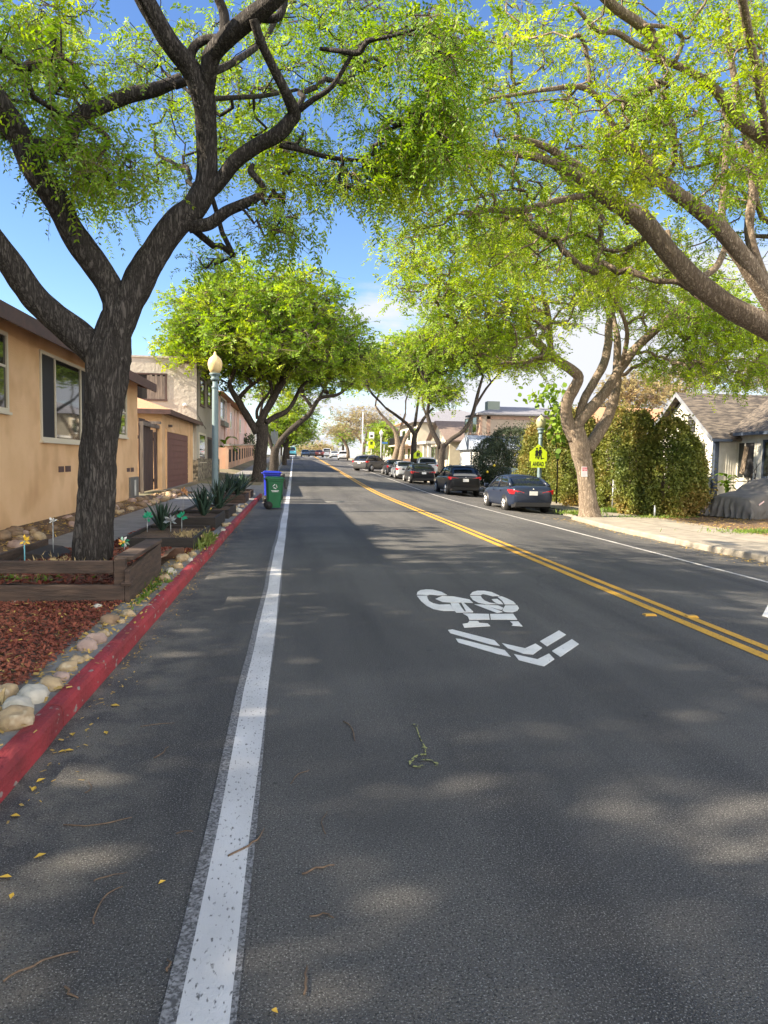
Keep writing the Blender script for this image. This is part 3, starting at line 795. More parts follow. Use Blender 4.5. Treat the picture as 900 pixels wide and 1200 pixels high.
# --- near left tree
rng = np.random.default_rng(21)
T1 = [
 [(110,672,9.13,.275),(110,655,9.13,.235),(112,600,9.13,.215),(115,545,9.13,.205),(120,490,9.13,.21),(123,450,9.13,.235),(126,418,9.13,.255),(132,392,9.13,.215),(137,370,9.1,.185),(141,345,9.1,.10)],
 [(126,452,9.12,.10),(122,428,9.12,.17),(104,405,9.1,.185),(75,380,9.05,.175),(42,350,8.95,.165),(10,305,8.8,.15),(-30,255,8.6,.13),(-90,190,8.4,.10),(-170,110,8.2,.07)],
 [(124,440,9.13,.10),(131,410,9.13,.15),(137,380,9.13,.165),(134,350,9.1,.155),(114,315,9.0,.145),(88,278,8.9,.145),(66,235,8.8,.145),(42,200,8.7,.15),(22,160,8.6,.13),(-4,118,8.4,.12),(-45,50,8.2,.10),(-80,-40,8.0,.08)],
 [(40,172,8.75,.09),(60,172,8.8,.085),(78,166,8.8,.09),(85,148,8.85,.09),(100,132,8.9,.085),(125,122,9.0,.08),(150,112,9.05,.08),(185,104,9.1,.075),(213,92,9.15,.06)],
 [(97,142,8.9,.035),(112,150,8.8,.033),(126,162,8.75,.03),(120,178,8.7,.03),(106,184,8.7,.028),(90,176,8.6,.02)],
 [(106,184,8.7,.022),(100,195,8.65,.012),(101,205,8.6,.006)],
 [(122,450,9.12,.10),(130,415,9.12,.16),(141,378,9.1,.175),(158,338,9.1,.17),(180,300,9.1,.16),(205,265,9.1,.155),(228,243,9.1,.15),(240,222,9.1,.14)],
 [(232,240,9.1,.12),(243,205,9.05,.115),(242,170,9.0,.115),(240,135,8.9,.12),(235,105,8.8,.135),(222,80,8.7,.11),(200,52,8.55,.10),(178,15,8.4,.095),(150,-35,8.2,.085),(110,-110,8.0,.06)],
 [(240,120,8.9,.10),(244,85,8.7,.10),(250,62,8.6,.105),(268,42,8.4,.105),(292,22,8.2,.10),(320,0,8.0,.09),(352,-35,7.8,.075),(400,-90,7.5,.05)],
 [(222,78,8.7,.05),(226,58,8.65,.05),(240,47,8.6,.045),(262,45,8.5,.04)],
 [(262,45,8.5,.06),(262,15,8.5,.05),(246,-20,8.4,.04)],
 [(292,18,8.3,.05),(325,20,8.3,.045),(335,-10,8.3,.035)],
 [(240,228,9.1,.10),(258,212,9.05,.085),(275,190,8.95,.085),(300,172,8.9,.085),(325,158,8.8,.085),(340,142,8.75,.08),(345,132,8.7,.075),(333,105,8.5,.055),(318,75,8.35,.05),(304,45,8.2,.05),(297,22,8.1,.05)],
 [(328,170,8.85,.032),(355,176,8.9,.03),(385,184,9.0,.027),(420,188,9.1,.022),(460,190,9.2,.016),(520,180,9.3,.01)],
 [(343,135,8.75,.04),(365,118,8.6,.03),(390,100,8.5,.026),(415,60,8.4,.022)],
 [(375,57,8.4,.02),(400,60,8.3,.028),(420,62,8.3,.03),(432,48,8.2,.028),(460,42,8.1,.02),(500,30,8.0,.012)],
 [(205,100,9.0,.05),(255,82,9.2,.045),(285,66,9.6,.04),(310,45,10.0,.035),(330,10,10.4,.03)],
 [(222,265,9.1,.075),(245,262,9.05,.07),(265,248,9.0,.065),(283,240,9.0,.06),(300,232,8.95,.05),(308,222,8.95,.045),(303,212,8.9,.04),(294,200,8.9,.04),(297,192,8.9,.02)],
 [(245,116,9.1,.03),(280,114,9.6,.03),(310,112,10.2,.03),(350,105,11,.02)],
 [(-60,215,8.5,.10),(-150,150,7.0,.08),(-260,90,5.5,.06)],
 [(140,-60,8.1,.07),(150,-250,6.4,.055),(180,-500,4.9,.04)],
 [(352,-35,7.8,.06),(420,-200,6.2,.05),(520,-420,5.0,.035)],
]
L1 = limbs_world(T1)
pts = cloud(rng, [(80,75,125,65,8.5,13.5,60),(45,135,75,50,8,12,26),(112,195,50,34,8,10,34),(30,40,55,45,7,11,18),(320,60,110,60,9,13.5,42),(300,150,60,50,9.5,12.5,24),
 (350,195,50,35,9,11,22),(322,258,24,32,8.6,9.4,15),(250,305,30,14,10,12,7),(215,160,60,70,10.5,14.5,26),(486,172,46,40,8.0,9.6,38),(505,55,38,46,7.4,9,28),(415,85,45,45,8.5,11,16),(450,205,60,26,8.5,9.6,26),(385,20,80,30,9,13,26),(510,150,32,36,8,9.5,22),
 (160,225,80,35,12,14,10)])
# the part of the crown above and behind the frame (it throws the shade on the near road)
for _ in range(70):
    a = rng.uniform(0, 2*math.pi); r = 6.0 * math.sqrt(rng.uniform(0.05, 1)); X = -2.9 + r*math.cos(a)*1.0; Y = 7.6 + r*math.sin(a)
    z = 8.3 - 1.6 * (r/6.0)**2 + rng.normal(0, .55)
    v = np.array([X, Y, z]) - O3; d = v @ fw
    px_ = 450 + F*(v @ cr)/d if d > .1 else -1; py_ = 600 - F*(v @ cu)/d if d > .1 else -1
    if d > .1 and 0 < px_ < 560 and 0 < py_ < 420: continue
    pts.append(np.array([X, Y, z]))
tree('street_tree', 'big dark-trunked feathery tree standing in the wooden planter beside the orange house', tuple(atY(110, 664, 9.13)), L1, pts, LEAF_A, BARK_D,
     (.28, 8, .060, .023), 11, rng, spread=.19, rtip=.0062, rmax=.05, group=TREEGRP, wig=.16, updir=-.35, droop=.45, nside=60, amp=.10)

# --- near right tree, trunk just outside the picture
rng = np.random.default_rng(22)
T2 = [
 [(1125,640,12.3,.42),(1110,600,12.3,.34),(1095,540,12.3,.32),(1070,490,12.2,.33)],
 [(1085,520,12.2,.26),(1040,450,12.1,.25),(970,420,12.0,.24),(900,384,11.9,.235),(850,357,11.8,.215),(810,325,11.7,.20),(780,292,11.6,.185),(748,255,11.5,.165),(712,232,11.4,.135),(672,203,11.3,.10),(628,184,11.2,.07),(590,181,11.1,.045),(550,180,11.0,.03)],
 [(740,258,11.6,.11),(705,215,11.4,.085),(668,190,11.3,.07),(640,172,11.2,.055),(600,160,11.0,.035)],
 [(690,228,11.4,.05),(650,236,11.2,.05),(610,247,11.0,.05),(575,246,10.8,.04),(540,250,10.6,.025)],
 [(1075,495,12.1,.22),(1000,430,11.6,.20),(930,385,11.2,.18),(893,337,11.0,.165),(868,298,10.9,.155),(838,262,10.8,.145),(808,237,10.7,.125),(780,218,10.6,.10),(745,175,10.4,.07),(712,160,10.3,.06),(700,148,10.3,.05)],
 [(808,235,10.7,.07),(780,212,10.6,.065),(760,212,10.5,.05),(720,150,10.4,.045),(690,105,10.2,.04),(640,105,10.0,.03),(610,110,9.9,.025),(575,115,9.8,.018)],
 [(692,100,10.2,.035),(688,65,10.1,.03),(680,42,10.0,.03),(668,45,10.0,.022)],
 [(905,350,11.2,.10),(888,310,11.0,.085),(878,270,11.0,.075),(882,225,10.9,.07),(880,190,10.8,.055),(870,140,10.7,.05),(855,60,10.5,.045),(850,10,10.4,.04)],
 [(845,265,10.9,.06),(848,225,11.0,.055),(850,190,11.0,.05),(855,130,11.0,.045),(870,100,10.9,.03)],
 [(1070,480,12.0,.20),(1010,340,11.2,.15),(950,210,10.5,.12),(900,165,10.2,.10),(865,140,10.0,.085),(838,105,9.8,.065),(805,82,9.7,.05),(772,70,9.6,.05)],
 [(772,72,9.6,.075),(765,45,9.5,.075),(748,28,9.4,.065),(722,10,9.3,.06),(690,-20,9.2,.05)],
 [(770,62,9.6,.035),(745,52,9.5,.035),(722,38,9.4,.035),(700,35,9.3,.03),(672,5,9.2,.025)],
 [(790,75,9.6,.03),(800,45,9.5,.03),(780,32,9.4,.028),(755,30,9.3,.025)],
 [(850,362,11.8,.06),(815,345,12.0,.05),(812,330,12.3,.06),(838,315,12.6,.06),(850,290,12.8,.05)],
 [(950,200,10.4,.08),(1010,60,9.0,.07),(1060,-150,7.5,.05)],
 [(900,165,10.0,.06),(860,-50,8.4,.05),(800,-300,6.8,.04)],
]
L2 = [(p_, [q * .87 for q in r_]) if k_ in (1, 4) else (p_, r_) for k_, (p_, r_) in enumerate(limbs_world(T2))]
pts = cloud(rng, [(600,120,110,95,9.5,13.5,115),(520,110,45,80,10,14,40),(560,220,105,60,9.8,13.5,85),(700,75,130,75,8.8,13,105),(830,75,100,80,8.6,13,80),(800,190,100,75,9.5,13.5,90),(680,190,90,60,11,14.5,55),
 (875,240,45,90,10,13.5,60),(660,285,110,45,11.5,15,70),(770,300,90,40,12,15,50),(560,20,80,40,9,12,60),(740,165,45,55,9.0,10.5,55),(760,120,60,40,9,11,50)])
for _ in range(300):
    a = rng.uniform(0, 2*math.pi); r = 6.4*math.sqrt(rng.uniform(.05, 1)); X = 9.6 + r*math.cos(a); Y = 10.5 + r*math.sin(a); z = 9.2 - 1.8*(r/6.4)**2 + rng.normal(0, .5)
    v = np.array([X, Y, z]) - O3; d = v @ fw; px_ = 450 + F*(v @ cr)/d if d > .1 else -1; py_ = 600 - F*(v @ cu)/d if d > .1 else -1
    if d > .1 and 380 < px_ < 900 and 0 < py_ < 480: continue
    pts.append(np.array([X, Y, z]))
def sunlit(pts, limbs, which, rad, keep, rng):
    q = []
    for k in which:
        sp, _ = smoothpts(limbs[k][0], limbs[k][1], 4); q += [p for p in sp[2:]]
    q = np.array(q); s_ = np.array(sd); out_ = []
    for p in pts:
        w = p - q; t = w @ s_; d = np.linalg.norm(w - t[:, None] * s_, axis=1)
        if np.any((t > .5) & (d < rad)) and rng.random() > keep: continue
        out_.append(p)
    return out_
pts = sunlit(pts, L2, (1, 4, 8), 1.05, .06, rng)
b = atY(1125, 640, 12.3)
tree('street_tree', 'near right tree whose pale thick limb leans in from beyond the right picture edge', (b[0], b[1], GR), L2, pts, LEAF_B, BARK_L,
     (.29, 8, .066, .026), 10, rng, spread=.20, rtip=.0075, rmax=.06, group=TREEGRP, wig=.16, updir=-.2)

# --- right tree with the little notice nailed on it
rng = np.random.default_rng(23)
T3 = [
 [(691,607,23.9,.44),(690,598,23.9,.34),(688,575,23.9,.29),(684,545,23.9,.29),(679,522,23.9,.33),(673,502,23.9,.31)],
 [(674,515,23.9,.24),(665,495,23.9,.22),(663,475,23.9,.20),(672,456,23.8,.19),(678,442,23.7,.18),(668,432,23.6,.17),(650,420,23.4,.14),(636,408,23.2,.12),(624,398,23.1,.10),(618,378,23,.09),(616,355,22.8,.07),(605,335,22.6,.05)],
 [(646,416,23.4,.11),(644,395,23.4,.10),(643,372,23.4,.09),(636,352,23.3,.07),(606,345,23.2,.05),(585,346,23.0,.035)],
 [(672,508,23.9,.21),(680,493,23.8,.19),(694,477,23.7,.19),(710,458,23.6,.17),(727,432,23.5,.16),(745,408,23.3,.15),(770,385,23.1,.14),(795,362,22.8,.11),(810,345,22.5,.08),(830,320,22.2,.06)],
 [(674,505,23.9,.12),(684,470,23.85,.14),(697,446,24.0,.15),(708,425,24.2,.15),(713,400,24.4,.14),(714,378,24.6,.12),(725,345,24.8,.09),(738,315,25,.07)],
 [(688,527,24.0,.22),(700,510,24.2,.21),(714,484,24.4,.19),(722,455,24.7,.16),(723,425,25.0,.14),(723,395,25.2,.12),(718,370,25.4,.09),(712,330,25.6,.07)],
 [(768,386,23.1,.09),(790,378,22.8,.085),(815,374,22.5,.08),(850,374,22.2,.05)],
 [(745,408,23.4,.08),(780,375,23.8,.08),(800,358,24.0,.07),(803,340,24.2,.06)],
 [(636,352,23.3,.05),(655,355,23.6,.045),(690,358,24.0,.03)],
 [(727,432,23.5,.08),(735,390,22.5,.07),(720,350,21.6,.06),(690,310,20.8,.045)],
]
L3 = limbs_world(T3)
pts = cloud(rng, [(620,330,95,60,20,27,150),(545,315,85,50,20,26,95),(505,300,55,60,20.5,25,50),(690,300,100,60,19.5,27,120),(610,405,50,28,20.5,24,45),(780,345,90,45,20,27,90),(860,405,55,50,20.5,24.5,120),(820,370,70,40,20.5,26,60),(780,418,30,25,22,25,20),(560,375,55,30,20,24,40),(650,250,120,40,20,27,60)])
pts = sunlit(pts, L3, (1, 3, 5), .7, .3, rng)
b = atY(690, 605, 23.9)
tree('street_tree', 'rough-barked forked right-hand tree with a small pink and white notice nailed to its trunk', (b[0], b[1], GR), L3, pts, LEAF_B, BARK_L,
     (.38, 6, .108, .044), 11, rng, spread=.32, rtip=.011, rmax=.10, group=TREEGRP, wig=.22, updir=-.1)

# --- dome-crowned left tree beyond the bins
rng = np.random.default_rng(24)
def z6(l): return [(190 + a/3.3333, 290 + b/3.3333, Y, r) for a, b, Y, r in l]
T4 = [
 [(302,570,43,.50),(303,560,43,.42),(305,540,43,.36),(307,515,43,.34),(308,497,43,.32)],
 z6([(372,725,43,.26),(345,680,43,.22),(318,635,43,.20),(298,598,42.8,.19),(275,565,42.5,.16),(264,530,42.3,.13),(282,480,42,.11),(280,440,41.5,.08)]),
 z6([(300,590,42.8,.13),(335,550,42.6,.11),(372,520,42.3,.10),(392,502,42,.08),(420,470,41.5,.06)]),
 z6([(378,700,43,.26),(395,655,43,.22),(425,605,43,.22),(450,560,43,.20),(485,505,43,.17),(510,470,43,.15),(545,430,43,.12),(580,385,43,.09)]),
 z6([(430,590,43,.12),(425,540,43,.11),(412,500,43,.10),(370,475,43,.08),(340,455,43,.06)]),
 z6([(440,570,43,.10),(455,520,43,.10),(485,465,43.4,.09),(490,420,43.6,.07)]),
 z6([(372,670,43,.10),(370,640,43,.09),(385,610,43,.09),(410,580,42.6,.08),(420,560,42.4,.05)]),
 z6([(405,685,43,.17),(440,662,43.3,.15),(485,640,43.6,.14),(515,600,44,.12),(540,550,44.4,.10),(575,510,44.8,.07),(560,470,45,.05)]),
 z6([(264,535,42.3,.05),(245,560,42,.04),(225,545,42,.03)]),
]
L4 = limbs_world(T4); c0 = atY(312, 432, 43)
pts = dome(rng, (c0[0], 43.0, c0[2]), (6.0, 6.0, 5.9), 560, .5, 0.02) + dome(rng, (c0[0] + 2.5, 43.5, c0[2] - .3), (4.0, 4.0, 3.3), 130, .4, -.08) + dome(rng, (c0[0] - 2.6, 43.0, c0[2] - .2), (3.6, 4.0, 3.2), 130, .4, -.12)
tree('street_tree', 'left tree with a full bright green dome crown behind the acorn lamp', tuple(atY(303, 566, 43)), L4, pts, LEAF_C, BARK_M,
     (.44, 4, .20, .10), 14, rng, spread=.50, rtip=.018, rmax=.12, group=TREEGRP, wig=.3, updir=.2)

# --- second left tree, leaning right, hidden foot behind the bins
rng = np.random.default_rng(25)
T5 = [
 [(321,556,58,.38),(321,540,58,.33),(323,524,58,.32)],
 [(322,530,58,.24),(330,515,58,.24),(345,500,58,.22),(362,486,58,.20),(368,476,58,.17),(376,466,58,.15),(394,463,58,.13),(405,456,58,.11),(416,446,57.5,.09)],
 [(366,478,58,.14),(358,467,58,.12),(352,460,58.2,.10),(345,445,58.4,.08)],
 [(374,467,58,.10),(383,450,58,.09),(391,437,58,.08),(398,425,58,.06)],
 [(320,530,58,.16),(315,512,58,.14),(308,495,58,.12)],
]
L5 = limbs_world(T5); c0 = atY(366, 440, 58)
pts = dome(rng, (c0[0], 58, c0[2]), (3.9, 4.4, 3.0), 210, .45, -.05) + dome(rng, (c0[0] - 1.5, 60, c0[2] - 1.2), (4.0, 4.0, 2.5), 80, .3, -.3)
tree('street_tree', 'second left tree sending one long bare limb out to the right above the bins', tuple(atY(321, 553, 58)), L5, pts, LEAF_C, BARK_M,
     (.46, 4, .19, .095), 10, rng, spread=.50, rtip=.02, rmax=.12, group=TREEGRP, wig=.3, updir=.2)

# --- smaller trees further off: trunk with forks and a dome each
def far_tree(label, px_, pyb, Y, limbs, domes, leaf, bark, seed, fr=(.5, 3, .24, .13), per=9, spread=.55, name='street_tree', group=TREEGRP):
    rng = np.random.default_rng(seed); pts = []
    for (cx, cy, rx, ry, n, zl) in domes:
        c = atY(cx, cy, Y); s = Y / F
        pts += dome(rng, (c[0], Y, c[2]), (rx * s, rx * s * .95, ry * s), n, .35, zl)
    return tree(name, label, tuple(atY(px_, pyb, Y)), limbs_world([[(a, b, Y + dy, r) for a, b, dy, r in l] for l in limbs]), pts, leaf, bark, fr, per, rng, spread=spread, rtip=.02, rmax=.12, group=group, wig=.3, nside=10, updir=.15, sub=3)
far_tree('slim forked tree standing behind the dark crossover and black saloon on the right', 516, 562, 52,
    [[(517,562,0,.32),(517,545,0,.25),(518,530,0,.24),(518,520,0,.26)], [(517,525,0,.2),(508,508,0,.18),(503,495,0,.16),(501,482,0,.13),(505,462,0,.1)],
     [(519,524,0,.18),(530,514,0,.17),(543,505,0,.15),(553,488,0,.14),(559,465,0,.12),(566,440,0,.09)], [(555,480,0,.1),(570,455,1,.08),(585,438,2,.06)], [(501,490,0,.09),(495,470,1,.08),(500,440,2,.06)]],
    [(520,420,52,52,230,-.3),(560,408,48,34,120,-.3),(590,425,45,26,70,-.4),(515,462,25,18,60,-.6)], LEAF_C, BARK_M, 31, (.42, 4, .17, .085), 10)
far_tree('dark-trunked straight tree between two parked saloons on the right', 485, 556, 63,
    [[(484,556,0,.34),(485,540,0,.3),(485,520,0,.24),(487,505,0,.22)], [(486,510,0,.18),(478,498,0,.15),(466,488,0,.12),(452,478,0,.1)], [(487,508,0,.16),(497,490,0,.13),(508,478,0,.1)], [(486,500,0,.14),(490,470,0,.1)]],
    [(470,440,48,48,210,-.35),(505,432,35,40,100,-.3)], LEAF_C, BARK_M, 32)
far_tree('pale twin-trunked tree behind the row of parked cars on the right', 464, 552, 74,
    [[(460,552,0,.3),(463,535,0,.28),(466,522,0,.28),(463,505,0,.2),(455,495,0,.18),(446,485,0,.14),(440,476,0,.1)], [(468,552,-.6,.3),(470,535,-.5,.26),(472,520,0,.24),(478,508,0,.2),(486,497,0,.15)], [(463,512,0,.16),(470,500,0,.14),(475,485,0,.1)]],
    [(438,442,34,40,150,-.4),(465,445,30,35,80,-.4)], LEAF_C, BARK_L, 33)
far_tree('broad brownish sparse-leaved tree far off behind the white mast on the right', 425, 535, 112,
    [[(426,536,0,.35),(426,528,0,.3),(428,518,0,.24),(432,505,0,.16)], [(426,522,0,.2),(418,510,0,.15),(410,500,0,.1)], [(408,537,4,.3),(407,525,4,.25),(400,512,4,.15)]],
    [(412,505,36,28,170,-.2),(440,505,24,28,70,-.3)], LEAF_BR, BARK_L, 34, (.6, 3, .22, .10), 7, .7)
far_tree('deep green round tree far off behind the school signs on the right', 446, 537, 100, [[(446,540,0,.3),(446,525,0,.25),(447,512,0,.2)]],
    [(452,515,20,22,110,-.8)], LEAF_C, BARK_M, 35, (.6,3,.26,.14), 9, .6)
far_tree('light green left tree glimpsed through the limbs above the bins', 334, 548, 82,
    [[(333,549,0,.3),(334,530,0,.25),(337,515,0,.22),(342,500,0,.16)], [(334,525,0,.18),(328,508,0,.14),(325,495,0,.1)]],
    [(344,497,26,32,130,-.5),(330,505,20,20,60,-.5)], LEAF_C, BARK_M, 36, (.5,3,.22,.12), 9, .5)
far_tree('dark green left tree at the crest of the road', 336, 537, 118,
    [[(337,538,0,.35),(338,522,0,.28),(342,510,0,.2)]], [(348,508,19,17,110,-.6),(335,510,18,16,60,-.7)], LEAF_C, BARK_M, 37, (.7,3,.28,.15), 9, .6)
far_tree('small far tree left of the crest behind a dark pole', 329, 533, 150, [[(329,534,0,.3),(330,522,0,.25)]], [(330,512,20,16,90,-.7)], LEAF_C, BARK_M, 38, (.8,3,.3,.16), 9, .7)
far_tree('leafy far tree at the crest right of the road over the white cars', 402, 532, 165, [[(402,532,0,.3),(402,522,0,.25)]], [(404,512,14,13,90,-.8)], LEAF_C, BARK_M, 39, (.8,3,.3,.16), 8, .7)
far_tree('brownish low tree mass on the skyline at the far end of the road', 372, 531, 240, [[(372,532,0,.4),(372,527,0,.3)]], [(370,528,26,8,130,-.5)], LEAF_BR, BARK_M, 40, (1.1,3,.4,.24), 8, 1.0, 'far_tree')
far_tree('tan sparse-leaved tree behind the hedge left of the white cottage', 745, 520, 52, [[(745,540,0,.3),(745,490,0,.25),(748,470,0,.18)], [(745,485,0,.16),(730,465,0,.12)]],
    [(748,462,32,30,120,-.6),(722,468,25,26,60,-.6)], LEAF_BR, BARK_L, 41, (.45,4,.14,.07), 7, .5, 'garden_tree', None)
far_tree('tan sparse-leaved tree rising behind the ridge of the white cottage', 800, 520, 60, [[(800,540,0,.3),(800,490,0,.25),(802,460,0,.18)]],
    [(792,452,38,34,140,-.6)], LEAF_BR, BARK_L, 42, (.5,4,.16,.08), 7, .55, 'garden_tree', None)
far_tree('tan tree at the right picture edge behind the cottage roof', 905, 520, 56, [[(905,540,0,.3),(905,490,0,.25),(902,460,0,.18)]],
    [(900,440,34,30,110,-.6)], LEAF_BR, BARK_L, 44, (.5,4,.16,.08), 7, .55, 'garden_tree', None)
# the next street tree back along the left pavement stands behind the photographer and shades the near road
rng = np.random.default_rng(43)
P0 = np.array([-2.5, -4.0, .12])
lim = [([P0, P0 + (0,0,1.5), P0 + (.1,.1,3)], [.3,.25,.24]), ([P0 + (.1,.1,2.8), P0 + (1.2,.5,4.6), P0 + (2.6,1,6.2)], [.18,.14,.08]), ([P0 + (.1,.1,2.8), P0 + (-1.4,.4,4.6), P0 + (-3,.8,6.2)], [.18,.14,.08]),
       ([P0 + (.1,.1,2.8), P0 + (.3,1.4,4.8), P0 + (.6,3,6.4)], [.18,.14,.08]), ([P0 + (.1,.1,2.8), P0 + (0,-1.5,4.8), P0 + (.2,-3,6.4)], [.18,.14,.08])]
pts = dome(rng, (-2.6, -4.0, 5.6), (6.6, 6.2, 3.6), 420, .5, -.1)
tree('street_tree', 'left street tree standing behind the photographer', tuple(P0), lim, pts, LEAF_A, BARK_D, (.30, 6, .085, .036), 12, rng, spread=.42, rtip=.01, rmax=.07, group=TREEGRP, wig=.2)

# ================================================================== LEFT SIDE BUILDINGS
def win_x(parent, X, y0, y1, z0, z1, mulls=(), panes=(GLASS,), bars=(), fr=0.07, side=1, trim=TRIM, name='window', sill=True, label=None, proud=0.035):
    """window in a wall that faces the street (plane X); side=+1: the wall looks towards +X"""
    f = MB(); s = side
    a, b = X - 0.01 * s, X + proud * s
    lo, hi = min(a, b), max(a, b)
    f.box(lo, hi, y0 - fr, y0, z0 - fr, z1 + fr); f.box(lo, hi, y1, y1 + fr, z0 - fr, z1 + fr)
    f.box(lo, hi, y0, y1, z1, z1 + fr); f.box(lo, hi, y0, y1, z0 - fr, z0)
    ed = [y0] + list(mulls) + [y1]
    for m_ in mulls: f.box(lo + .003, hi - .006, m_ - .028, m_ + .028, z0, z1)
    for (k, zb) in bars: f.box(lo + .003, hi - .006, ed[k] + .03, ed[k+1] - .03, zb - .022, zb + .022)
    o = f.build(name, trim, parent)
    if label: o['label'] = label
    for k in range(len(ed) - 1):
        g = MB(); g.box(min(X + .004*s, X - .03*s), max(X + .004*s, X - .03*s), ed[k] + .002, ed[k+1] - .002, z0 + .002, z1 - .002)
        g.build('pane', panes[k % len(panes)], o)
    if sill:
        q = MB(); q.box(min(X, X + .075*s), max(X, X + .075*s), y0 - fr - .03, y1 + fr + .03, z0 - fr - .05, z0 - fr - .004); q.build('sill', trim, o)
    return o
def win_y(parent, Y, x0, x1, z0, z1, mulls=(), pane=GLASS, fr=0.06, trim=TRIM, name='window', proud=0.03, bars=()):
    f = MB(); lo, hi = Y - proud, Y + .01
    f.box(x0 - fr, x0, lo, hi, z0 - fr, z1 + fr); f.box(x1, x1 + fr, lo, hi, z0 - fr, z1 + fr); f.box(x0, x1, lo, hi, z1, z1 + fr); f.box(x0, x1, lo, hi, z0 - fr, z0)
    for m_ in mulls: f.box(m_ - .02, m_ + .02, lo + .006, hi - .003, z0, z1)
    for zb in bars: f.box(x0, x1, lo + .009, hi - .003, zb - .018, zb + .018)
    o = f.build(name, trim, parent)
    g = MB(); g.box(x0 + .002, x1 - .002, Y - .004, Y + .03, z0 + .002, z1 - .002); g.build('pane', pane, o)
    return o

# --- orange stucco house
HX = -5.2; HE = 24.7
t = thing('stucco_house', 'single-storey orange stucco house with dark brown fascia and cream-framed windows behind the left pavement', 'house', (HX, 14, .25))
mb = MB(); mb.box(-13.5, HX, 10.6, HE, -0.3, 4.06)
mb.prism([(-13.5, HE, 4.055), (HX, HE, 4.055), (-9.35, HE, 5.15)], (0, -0.25, 0)); mb.prism([(-13.5, 10.6, 4.055), (HX, 10.6, 4.055), (-9.35, 10.6, 5.15)], (0, 0.25, 0)); mb.build('wall', ORANGE, t)
mb = MB()
for (xa, za, xb, zb) in ((-4.72, 4.02, -9.35, 5.25), (-13.98, 4.02, -9.35, 5.25)):
    mb.add([(xa, 10.1, za + .05), (xa, HE + .55, za + .05), (xb, HE + .55, zb + .05), (xb, 10.1, zb + .05), (xa, 10.1, za - .10), (xa, HE + .55, za - .10), (xb, HE + .55, zb - .10), (xb, 10.1, zb - .10)],
           [(0,1,2,3),(7,6,5,4),(0,4,5,1),(1,5,6,2),(2,6,7,3),(3,7,4,0)])
rf = mb.build('roof', SHING_O, t)
mb = MB(); mb.box(-4.72, -4.68, 10.1, HE + .55, 3.82, 4.09)
for (xa, xb) in ((-4.68, -9.35), (-14.02, -9.35)):
    mb.prism([(xa, HE + .55, 3.85), (xa, HE + .55, 4.09), (xb, HE + .55, 5.33), (xb, HE + .55, 5.08)], (0, .04, 0))
mb.build('fascia', BROWN, rf)
def wx(x, X=HX, y=480): return atX(x, y, X)[1]
zt, zb_ = atX(45, 413, HX)[2], atX(50, 512, HX)[2]
w1 = win_x(t, HX, wx(48), wx(110), zb_, zt, (wx(64), wx(94)), (SCREEN, GLASS, SCREEN), label='wide three-pane sliding window half hidden by the near tree trunk')
zt2, zb2 = atX(4, 393, HX)[2], atX(6, 478, HX)[2]
win_x(t, HX, wx(7) - 1.1, wx(7), zb2, zt2, (), (GLASS,), ((0, (zt2 + zb2) / 2 + .1),), label='sash window at the left picture edge')
win_x(t, HX, wx(136), wx(147), atX(147, 510, HX)[2], atX(147, 462, HX)[2], (), (GLASS,), ((0, atX(147, 484, HX)[2]),), label='narrow sash window right of the near tree trunk')
for xs, ys in (((68.5, 74.5), (546.5, 553.5)), ((76.5, 82.5), (546, 553)), ((148.5, 152), (548.5, 553)), ((153, 156.5), (548, 553))):
    v = MB(); v.box(HX - .01, HX + .012, wx(xs[0], y=550), wx(xs[1], y=550), atX(xs[0], ys[1], HX)[2], atX(xs[0], ys[0], HX)[2]); v.build('vent', BROWN, t)
y0, y1 = wx(151, y=575), wx(160.5, y=575)
z0, z1 = atX(155, 589, HX)[2], atX(155, 559, HX)[2]
v = MB(); v.box(HX - .01, HX + .06, y0, y1, z0 + .05, z1); bx = v.build('meter_cabinet', GREYMET, t, True, .006)
v = MB(); v.box(HX + .0605, HX + .064, (y0+y1)/2 - .05, (y0+y1)/2 + .18, z0 + .22, z1 - .10); v.build('access_strip', WHITEP, bx)

# --- plank gate with its weathered beam
GX = -5.75
t = thing('plank_gate', 'dark brown broken plank gate under a weathered beam between orange house and garage', 'gate', (GX, 28, groundz(GX, 28)))
ya, yb = atX(163, 540, GX)[1], atX(190, 540, GX)[1]
npl = 9; rng = np.random.default_rng(5)
gp = MB(); gq = MB()
for k in range(npl):
    a = ya + (yb - ya) * k / npl; b = ya + (yb - ya) * (k + 1) / npl - .025
    h = 2.75 + rng.uniform(-.05, .05)
    if k in (4, 5): h = 2.35 + .2*rng.random()
    if k == 8: h = 2.95
    tgt = gp if k < 4 else gq
    z0 = groundz(GX, a) + .04
    if k in (5, 6): tgt.obox((GX + .03 + .05*rng.random(), (a+b)/2 + .05, z0 + h/2), (.035, (b-a)*.8, h), rx=R(rng.uniform(-3, 3)))
    else: tgt.box(GX - .02, GX + .02, a, b, z0, z0 + h)
gp.box(GX - .06, GX - .021, ya, yb, .6, .72); gp.box(GX - .06, GX - .021, ya, yb, 2.3, 2.42)
gp.build('gate_leaf', GATEW, t); gq.build('gate_leaf', GATEW, t)['label'] = 'leaning broken gate planks'
zbm = atX(175, 498, GX + .1)[2]
mb = MB(); mb.box(GX + .02, GX + .16, ya, yb + .9, zbm - .07, zbm + .07); mb.box(GX - .25, GX + .40, yb - 2.6, yb - 2.4, zbm + .072, zbm + .18); mb.box(GX - .25, GX + .40, yb + .1, yb + .3, zbm + .072, zbm + .18)
mb.box(GX + .03, GX + .15, ya, ya + .12, .2, zbm - .072)
mb.build('beam', OLDW, t)

